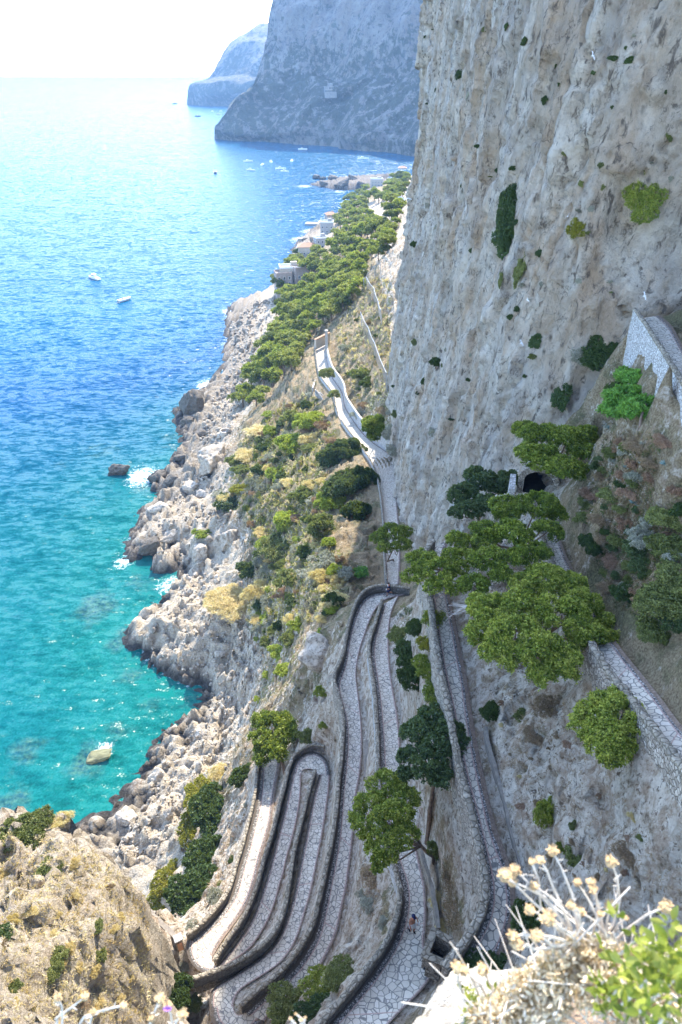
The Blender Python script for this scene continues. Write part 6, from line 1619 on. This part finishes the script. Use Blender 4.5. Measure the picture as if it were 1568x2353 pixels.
# terrace wall where the far path begins, its side pier and the tank on the shore
h0 = P(741, 790, 37.6); o_ = thing('terrace_wall', 'yellowish retaining wall closing the upper end of the far path', 'wall', tuple(h0), R(58))
m = MB(); m.box((0, 0, 1.0), (9, .6, 3.6)); m.build('masonry', M['plaster'], o_); m = MB(); m.box((0, 0, 2.86), (9.3, .9, .16)); m.build('coping', M['roof'], o_)
h0 = P(751, 820, 37.0); o_ = thing('stone_pier', 'tall narrow grey pier standing at the right side of the far path end', 'pier', tuple(h0)); m = MB(); m.box((0, 0, 4.0), (.9, 1.2, 10)); m.build('shaft', M['concrete'], o_); m = MB(); m.box((0, 0, 9.1), (1.1, 1.4, .25)); m.build('cap_stone', M['pale_wall'], o_)
h0 = P(727, 880, 35.0); o_ = thing('garden_wall', 'pale low wall with a square head left of the far path', 'wall', tuple(h0), R(84)); m = MB(); m.box((0, 0, 0), (16, .5, 3.4)); m.build('masonry', M['pale_wall'], o_); m = MB(); m.box((7.6, 0, 1.9), (1.6, .9, .5)); m.build('head_stone', M['pale_wall'], o_)
for u, v, r_, lab in [(519, 997, 13, 'round open concrete tank on the shore boulders below the golden slope'), (623, 776, 9, 'small round white platform on the shore below the pine wood')]:
    h0 = hit(u, v, terr_tree)[0]; dep = h0.y * CP + (CAM_Z - h0.z) * SP; rr_ = r_ * dep / FOC
    o_ = thing('water_tank', lab, 'tank', tuple(h0)); m = MB(); m.lathe((0, 0, 0), [(rr_, -1.5), (rr_, 1.4), (rr_ * .82, 1.4), (rr_ * .82, .4)], 20); m.build('ring_wall', M['plaster'], o_); m = MB(); m.lathe((0, 0, .45), [(rr_ * .83, 0), (.01, .02)], 20); m.build('floor', M['concrete'], o_)
h0 = hit(655, 2, terr_tree)[0]
# ------------------------------------------------------------------ villas among the pines
def villa(u, v, w, d, hgt, rot, label, wall_='plaster', roof='flat', z=None, floors=2, name='villa'):
    h0 = P(u, v, z) if z is not None else hit(u, v, terr_tree)[0]
    root = thing(name, label, 'house', tuple(h0), R(rot))
    m = MB(); m.box((0, 0, hgt / 2 - 2), (w, d, hgt + 4)); wl = m.build('wall', M[wall_], root)
    if roof == 'hip':
        e = .5; V = [(-w / 2 - e, -d / 2 - e, hgt), (w / 2 + e, -d / 2 - e, hgt), (w / 2 + e, d / 2 + e, hgt), (-w / 2 - e, d / 2 + e, hgt), (-w / 4, 0, hgt + d * .22), (w / 4, 0, hgt + d * .22)]
        m = MB(); m.add(V, [(0, 1, 5, 4), (1, 2, 5), (2, 3, 4, 5), (3, 0, 4), (3, 2, 1, 0)]); rf = m.build('roof', M['roof'], root)
        m = MB(); m.box((w * .2, d * .1, hgt + d * .22), (.8, .8, 1.6)); m.build('chimney', M[wall_], rf)
    else:
        m = MB()
        for sx_, sy_, lx, ly in ((0, -1, w, .3), (0, 1, w, .3), (-1, 0, .3, d - .6), (1, 0, .3, d - .6)): m.box((sx_ * (w / 2 - .15), sy_ * (d / 2 - .15), hgt + .45), (lx, ly, .9))
        m.build('parapet', M['white_paint'] if wall_ != 'pink_plaster' else M[wall_], root)
        m = MB(); m.box((w * .2, d * .2, hgt + 1.2), (w * .3, d * .3, 2.4)); m.build('roof_room', M[wall_], root)
    for f_ in range(floors):
        for k in range(max(2, int(w / 3))):
            x_ = -w / 2 + (k + .5) * w / max(2, int(w / 3)); z_ = 1.7 + f_ * 3.1
            if z_ > hgt - .8: continue
            m = MB(); m.box((x_, -d / 2 - .02, z_), (1.1, .12, 1.6)); wf = m.build('window', M['white_paint'], root)
            m = MB(); m.box((x_, -d / 2 - .09, z_), (.85, .04, 1.35)); m.build('pane', M['glass'], wf)
        for k in range(max(2, int(d / 3.5))):
            y_ = -d / 2 + (k + .5) * d / max(2, int(d / 3.5)); z_ = 1.7 + f_ * 3.1
            if z_ > hgt - .8: continue
            m = MB(); m.box((-w / 2 - .02, y_, z_), (.12, 1.1, 1.6)); wf = m.build('window', M['white_paint'], root)
            m = MB(); m.box((-w / 2 - .09, y_, z_), (.04, .85, 1.35)); m.build('pane', M['glass'], wf)
    return root
villa(652, 668, 9, 8, 10, 15, 'tall faded pink villa with a roof terrace at the seaward edge of the wood', 'pink_plaster', floors=3)
villa(668, 650, 12, 8, 9, 10, 'long terraced house with pale parapets behind the tall pink villa', 'plaster', floors=2)
villa(710, 585, 15, 9, 6, 5, 'villa with a wide terracotta hipped roof above the shore boulders', 'plaster', 'hip', floors=1)
villa(738, 570, 9, 7, 7, 20, 'grey ruined tower house by the shore quay', 'concrete', floors=2)
villa(752, 535, 10, 8, 8, 0, 'flat-roofed villa behind the quay among pines', 'concrete', floors=2)
villa(760, 512, 8, 8, 7, 15, 'small villa with a rusty roof farthest along the quay', 'pink_plaster', 'hip', floors=2)
villa(866, 428, 14, 9, 8, 5, 'square pale house on the neck of the low reef point', 'plaster', floors=2)
villa(925, 396, 12, 9, 6, 0, 'pale house at the far end of the wood against the great cliff', 'plaster', 'hip', floors=1)
villa(690, 640, 8, 7, 6, 25, 'small house half hidden in the pines above the pink villa', 'pink_plaster', floors=1)
hv = P(760, 225, 95)
# palace high on the headland slope
r_ = ray(760, 205); hh = None
hm_ = head1.data; hv_ = [tuple(v.co) for v in hm_.vertices]; hp_ = [tuple(p.vertices) for p in hm_.polygons]
head_tree = BVHTree.FromPolygons(hv_, hp_)
hh = head_tree.ray_cast(EYE, ray(760, 212).normalized(), 5000)[0]
villa(760, 212, 26, 14, 16, 0, 'pale many-windowed palace perched on the slope of the nearer headland', 'white_paint', floors=4, name='palace') if hh is None else None
if hh is not None:
    pl = villa(0, 0, 30, 16, 17, 8, 'pale many-windowed palace perched on the slope of the nearer headland', 'white_paint', z=hh.z, floors=5, name='palace') if False else None
    zz = hh.z - 1
    root = thing('palace', 'pale many-windowed palace perched on the slope of the nearer headland', 'palace', (hh.x, hh.y, zz), R(6))
    for k, (x_, w_, h_) in enumerate(((-7, 7, 9), (0, 7, 14), (7, 7, 9))):
        m = MB(); m.box((x_, 4, h_ / 2 - 4), (w_, 22, h_ + 8)); wl = m.build('wall', M['palace'], root)
        m = MB(); m.box((x_, 4, h_ + .3), (w_ + .8, 22.8, .6)); m.build('roof', M['concrete'], root)
        for i in range(3):
            for j in range(int(h_ / 5)):
                m = MB(); m.box((x_ - w_ / 3 + i * w_ / 3, -7.02, 3 + j * 4.6), (1.8, .2, 2.6)); m.build('window', M['glass'], root)
# white curved terrace among the far pines
cur = [P(u, v, 16) for u, v in [(852, 492), (855, 480), (862, 472), (876, 466), (888, 462)]]
wall('terrace_wall', [tuple(p) for p in cur], [tuple(p + Vector((4, 0, 0))) for p in cur], 'white curved terrace wall gleaming among the far pines', h=5, t=1.2, skirt=8, cap=False, mats=(M['white_paint'], M['white_paint']))
q0 = P(735, 514, 1.0); o_ = thing('stone_quay', 'flat pale quay jutting into the glittering water below the villas', 'quay', tuple(q0), R(-8))
m = MB(); m.box((0, 0, -.6), (26, 9, 2.4)); m.build('quay_body', M['concrete'], o_); m = MB(); m.box((6, 6, .3), (16, 10, 1.2)); m.build('landing', M['plaster'], o_)
q0 = P(712, 548, 1.2); o_ = thing('stone_quay', 'low bathing platform behind the dark shore boulders', 'quay', tuple(q0), R(5)); m = MB(); m.box((0, 0, -.6), (20, 6, 2.4)); m.build('quay_body', M['plaster'], o_); m = MB(); m.box((2, 1, .75), (7, 3, .3)); m.build('landing', M['concrete'], o_)
# ------------------------------------------------------------------ foreground ledge right under the viewer
def fp(u, v, d): return Pd(u, v, d)
# pale boulder at the bottom
c = fp(1085, 2425, 1.9); rm = rock_mesh(791, 5, .9); rm.materials[0] = simple('sunlit_limestone', (.50, .45, .37), .9, .4, 7, .15, bump=.9)
o = link('boulder', rm); o.location = c; o.scale = (.235, .19, .19); o.rotation_euler = (.2, .1, .5)
tag(o, 'white sunlit boulder at the bottom edge under the dried flower stalks', 'boulder')
# ledge of soil that carries the plants
ledge = rock_mesh(792, 5, .8); ledge.materials[0] = simple('ledge_soil', (.30, .21, .14), .95, .5, 9, .1, bump=.9)
o = link('rock_ledge', ledge); o.location = fp(1420, 2560, 1.75); o.scale = (.50, .34, .36); o.rotation_euler = (.1, 0, .2)
tag(o, 'earthy rock ledge under the dried foreground plants', 'rock')
M['drystem'] = simple('dry_stem', (.62, .54, .44), .8, .25, 40)
M['seedhead'] = simple('golden_seed_head', (.52, .36, .19), .8, .45, 90, .2)
M['silver'] = mat_foliage('silver_dry_leaves', (.40, .26, .13), (.74, .60, .42), (.90, .81, .66), .2)
def seed_plant(name, base, heads, label, seed, hr=.0100, extra=0):
    """dried flower stalks: heads = (u, v, depth, size) each on its own stem rising from base"""
    g = random.Random(seed)
    root = thing(name, label, 'plant', tuple(base))
    for (u, v, d, s) in heads:
        p = fp(u, v, d) - base
        mid = p * .5 + Vector((g.uniform(-.05, .05), g.uniform(-.03, .03), g.uniform(-.02, .05))) * (p.length / .3)
        m = MB(); m.tube([Vector((g.uniform(-.03, .03), g.uniform(-.02, .02), -.02)), mid * .5 + Vector((0, 0, .008)), mid, p.lerp(mid, .45) + Vector((g.uniform(-.008, .008), 0, .006)), p], [.0036, .0032, .0027, .0023, .0019], 6)
        for k in range(5):                               # withered leaf stubs on the stem
            t_ = g.uniform(.35, .95); q = p * t_ + (mid - p * .5) * (1 - abs(2 * t_ - 1)); m.tube([q, q + Vector((g.uniform(-.014, .014), g.uniform(-.008, .008), g.uniform(-.004, .014)))], [.002, .0008], 4)
        stem = m.build('stem', M['drystem'], root)
        hd = MB(); r_ = hr * s
        hd.lathe(tuple(p - Vector((0, 0, r_ * .4))), [(r_ * .25, -r_ * .7), (r_ * .8, -r_ * .3), (r_ * .95, r_ * .25), (r_ * .8, r_ * .75), (r_ * .35, r_ * .9), (.0005, r_ * .8)], 10)
        for k in range(26):
            a = g.uniform(0, 6.28); e_ = g.uniform(-.2, 1.2); dd = Vector((math.cos(a) * math.cos(e_), math.sin(a) * math.cos(e_), math.sin(e_))) * r_
            sdv = Vector((-math.sin(a), math.cos(a), 0)) * r_ * .22; pc = p + dd * .75
            hd.add([pc - sdv, pc + sdv, pc + dd * .55 + sdv * .4, pc + dd * .55 - sdv * .4], [(0, 1, 2, 3)])
        hd.build('seed_head', M['seedhead'], root)
    return root
base1 = fp(1330, 2180, 1.5)
seed_plant('dried_flower_plant', base1, [(1160, 2012, 1.42, 1.25), (1178, 2026, 1.44, 1.0), (1184, 2000, 1.45, 1.1), (1222, 1980, 1.46, .7), (1242, 1976, 1.48, .9), (1270, 1955, 1.5, 1.15), (1228, 2036, 1.45, .9), (1312, 2080, 1.42, .9), (1216, 2090, 1.4, 1.0), (1260, 2110, 1.38, 1.4), (1232, 2150, 1.36, 1.2), (1178, 2150, 1.38, 1.0), (1188, 2168, 1.38, 1.2)],
           'dried stalks with golden seed heads leaning left over the dark bush', 1)
base2 = fp(1390, 2190, 1.55)
seed_plant('dried_flower_plant', base2, [(1405, 1980, 1.5, 1.25), (1358, 2026, 1.52, .9), (1363, 2044, 1.5, .9), (1327, 2028, 1.54, .8), (1404, 2082, 1.48, 1.2), (1335, 2095, 1.46, .9), (1530, 2083, 1.5, 1.35), (1380, 2100, 1.46, .7), (1440, 2110, 1.5, .5)],
           'dried stalks with golden seed heads standing upright at the right of the ledge', 2)
base3 = fp(1130, 2380, 1.6)
seed_plant('dried_flower_plant', base3, [(1052, 2222, 1.5, 1.3), (1066, 2230, 1.5, 1.0), (1110, 2228, 1.5, 1.3), (1035, 2165, 1.55, .12)], 'dried stalks with two golden heads before the white boulder', 3)
base4 = fp(360, 2440, 1.6)
seed_plant('thistle_plant', base4, [(368, 2295, 1.5, 1.0), (384, 2312, 1.5, .9), (420, 2330, 1.5, 1.0), (350, 2340, 1.5, .8)], 'pale thistle heads poking up at the bottom left of the view', 4)
pm = simple('violet_petals', (.42, .20, .50), .7, .2, 30)
m = MB(); q = fp(386, 2322, 1.49)
for k in range(14):
    a = 2 * PI * k / 14; m.tube([q, q + Vector((math.cos(a) * .009, math.sin(a) * .005, .009))], [.002, .001], 4)
o = m.build('thistle_flower', pm); tag(o, 'single violet thistle flower at the bottom left of the view', 'flower')
seed_plant('dried_flower_plant', fp(140, 2440, 1.7), [(132, 2292, 1.6, .9), (196, 2290, 1.6, .9), (285, 2310, 1.6, .8), (215, 2325, 1.6, .7)], 'blurred golden heads at the bottom of the dry spur', 5)
seed_plant('dried_flower_plant', fp(680, 2440, 1.6), [(668, 2340, 1.55, .35), (680, 2330, 1.55, .3), (692, 2344, 1.55, .35), (702, 2338, 1.55, .3)], 'white dead sprig at the bottom between the lowest bend and the bushes', 6)
# silvery dead leaves heaped on the ledge
g = np.random.default_rng(51)
cs = []
for k in range(520):
    u = g.uniform(1085, 1575); top = np.interp(u, [1085, 1150, 1200, 1300, 1400, 1480, 1570], [2330, 2290, 2235, 2165, 2165, 2200, 2200]); v = top + abs(g.normal()) * 75 + 4
    cs.append(tuple(fp(u, min(v, 2440), 1.5 + (v - top) * -.0006 + g.uniform(-.05, .08))))
cs = np.array(cs)
V, F, tt = leaf_cloud(cs, np.full(len(cs), .026), 34, .017, .0065, 52, .4)
lp = thing('silver_cushion_plant', 'heap of silvery dead leaves and twigs on the foreground ledge', 'plant', tuple(cs.mean(0)))
b = np.array(cs.mean(0)); link('leaves', make_mesh('leaves', V - b, F, M['silver'], attrs={'tint': tt}), lp)
m = MB()
for k in range(90):
    i = int(g.integers(len(cs))); p = Vector(cs[i] - b); d_ = Vector(g.normal(size=3)) * .06
    m.tube([p - d_, p + Vector(g.normal(size=3)) * .008, p + d_], [.0018, .0022, .001], 5)
m.build('twigs', M['drystem'], lp)
# fresh green sprigs in the lower right corner
M['sprig'] = mat_foliage('sunlit_green_leaves', (.09, .12, .015), (.22, .26, .035), (.44, .42, .10), .35)
def sprig(pts, label, seed, ll=.024):
    g = np.random.default_rng(seed); c = np.array([tuple(fp(u, v, d)) for u, v, d in pts]); b = c.mean(0)
    root = thing('green_plant', label, 'plant', tuple(b))
    cc = np.repeat(c, 5, 0) + g.normal(size=(len(c) * 5, 3)) * .022
    n_ = len(cc) * 7; dd = g.normal(size=(n_, 3)); dd[:, 2] += .7; dd /= np.linalg.norm(dd, axis=1)[:, None]
    oo = np.repeat(cc, 7, 0) + dd * .006; ss = np.cross(dd, g.normal(size=(n_, 3))); ss /= np.linalg.norm(ss, axis=1)[:, None]; uu = np.cross(ss, dd)
    L_ = (ll * g.uniform(.6, 1.3, n_))[:, None]; rows = []
    for t_, w_, k_ in ((0, .02, 0), (.22, .17, .02), (.5, .23, .03), (.78, .15, 0), (1.0, .01, -.06)):
        m_ = oo + dd * L_ * t_ + uu * L_ * k_
        rows += [m_ - ss * L_ * w_ + uu * L_ * .06 * (w_ > .1), m_, m_ + ss * L_ * w_ + uu * L_ * .06 * (w_ > .1)]
    V = np.stack(rows, 1).reshape(-1, 3); q0_ = np.array([[r_ * 3 + c_, r_ * 3 + c_ + 1, r_ * 3 + c_ + 4, r_ * 3 + c_ + 3] for r_ in range(4) for c_ in range(2)])
    F = (np.arange(n_)[:, None, None] * 15 + q0_[None]).reshape(-1, 4); tt = np.repeat(np.clip(g.uniform(.1, .9, n_), 0, 1), 15)
    link('leaves', make_mesh('leaves', V - b, F, M['sprig'], attrs={'tint': tt}), root)
    m = MB()
    for p in c: m.tube([Vector(p - b) + Vector((0, .02, -.12)), Vector(p - b) * .9, Vector(p - b)], [.003, .002, .001], 5)
    m.build('stems', M['drystem'], root)
sprig([(1500, 2170, 1.25), (1530, 2210, 1.2), (1555, 2180, 1.25), (1480, 2260, 1.2), (1520, 2280, 1.15), (1555, 2300, 1.1), (1565, 2240, 1.15), (1540, 2340, 1.1), (1460, 2150, 1.3)], 'bright green leafy plant filling the bottom right corner', 61)
sprig([(1390, 2250, 1.35), (1420, 2275, 1.3), (1410, 2240, 1.35), (1450, 2290, 1.3)], 'small bright green sprig in the silvery leaves', 62)
sprig([(1080, 2320, 1.55), (1100, 2345, 1.5), (1120, 2330, 1.5), (1060, 2350, 1.5)], 'green sprigs growing before the white boulder', 63, .02)
# ------------------------------------------------------------------ light, air, camera
SUN_AZ, SUN_EL = R(11.8), R(42)
world = bpy.data.worlds.new('World'); scene.world = world; world.use_nodes = True
nt = world.node_tree; bg = nt.nodes['Background']
sky = nt.nodes.new('ShaderNodeTexSky'); sky.sky_type = 'NISHITA'; sky.sun_disc = False
sky.sun_elevation = SUN_EL; sky.sun_rotation = SUN_AZ; sky.altitude = 50; sky.air_density = .8; sky.dust_density = .5; sky.ozone_density = .5
nt.links.new(sky.outputs[0], bg.inputs[0]); bg.inputs[1].default_value = .15
sun = bpy.data.lights.new('sun', 'SUN'); sun.energy = 2.0; sun.angle = R(.5); sun.color = (1, .93, .81)
so = bpy.data.objects.new('sun', sun); COL.objects.link(so)
sd_ = Vector((math.sin(SUN_AZ) * math.cos(SUN_EL), math.cos(SUN_AZ) * math.cos(SUN_EL), math.sin(SUN_EL)))
so.rotation_euler = (-sd_).to_track_quat('-Z', 'Y').to_euler(); so.location = (0, -20, 200)
HAZE = True
if HAZE:
    hb = MB(); hb.box((0, 6600, 200), (17000, 14200, 560))
    hm = bpy.data.materials.new('sea_air'); hm.use_nodes = True
    hn = hm.node_tree; hn.nodes.clear()
    ho = hn.nodes.new('ShaderNodeOutputMaterial'); pv = hn.nodes.new('ShaderNodeVolumePrincipled')
    pv.inputs['Color'].default_value = (.34, .60, 1, 1); pv.inputs['Density'].default_value = .00012; pv.inputs['Anisotropy'].default_value = 0.0
    hn.links.new(pv.outputs[0], ho.inputs['Volume'])
    hz = hb.build('haze', hm); hz['kind'] = 'stuff'
    tag(hz, 'pale blue sea haze over the bay', 'haze', kind='stuff')
cam = bpy.data.cameras.new('camera'); co = bpy.data.objects.new('camera', cam); COL.objects.link(co)
co.location = (0, 0, CAM_Z); co.rotation_euler = (R(90) - PITCH, 0, 0)
cam.sensor_fit = 'VERTICAL'; cam.angle = 2 * math.atan(1176.5 / FOC); cam.clip_start = .05; cam.clip_end = 40000
cam.dof.use_dof = True; cam.dof.focus_distance = 85; cam.dof.aperture_fstop = 3.2
scene.camera = co
scene.view_settings.view_transform = 'Standard'; scene.view_settings.look = 'None'; scene.view_settings.exposure = 2.74; scene.view_settings.gamma = 1
scene.cycles.use_denoising = True
scene.cycles.max_bounces = 6; scene.cycles.diffuse_bounces = 3; scene.cycles.glossy_bounces = 2; scene.cycles.transmission_bounces = 3
scene.cycles.volume_bounces = 0
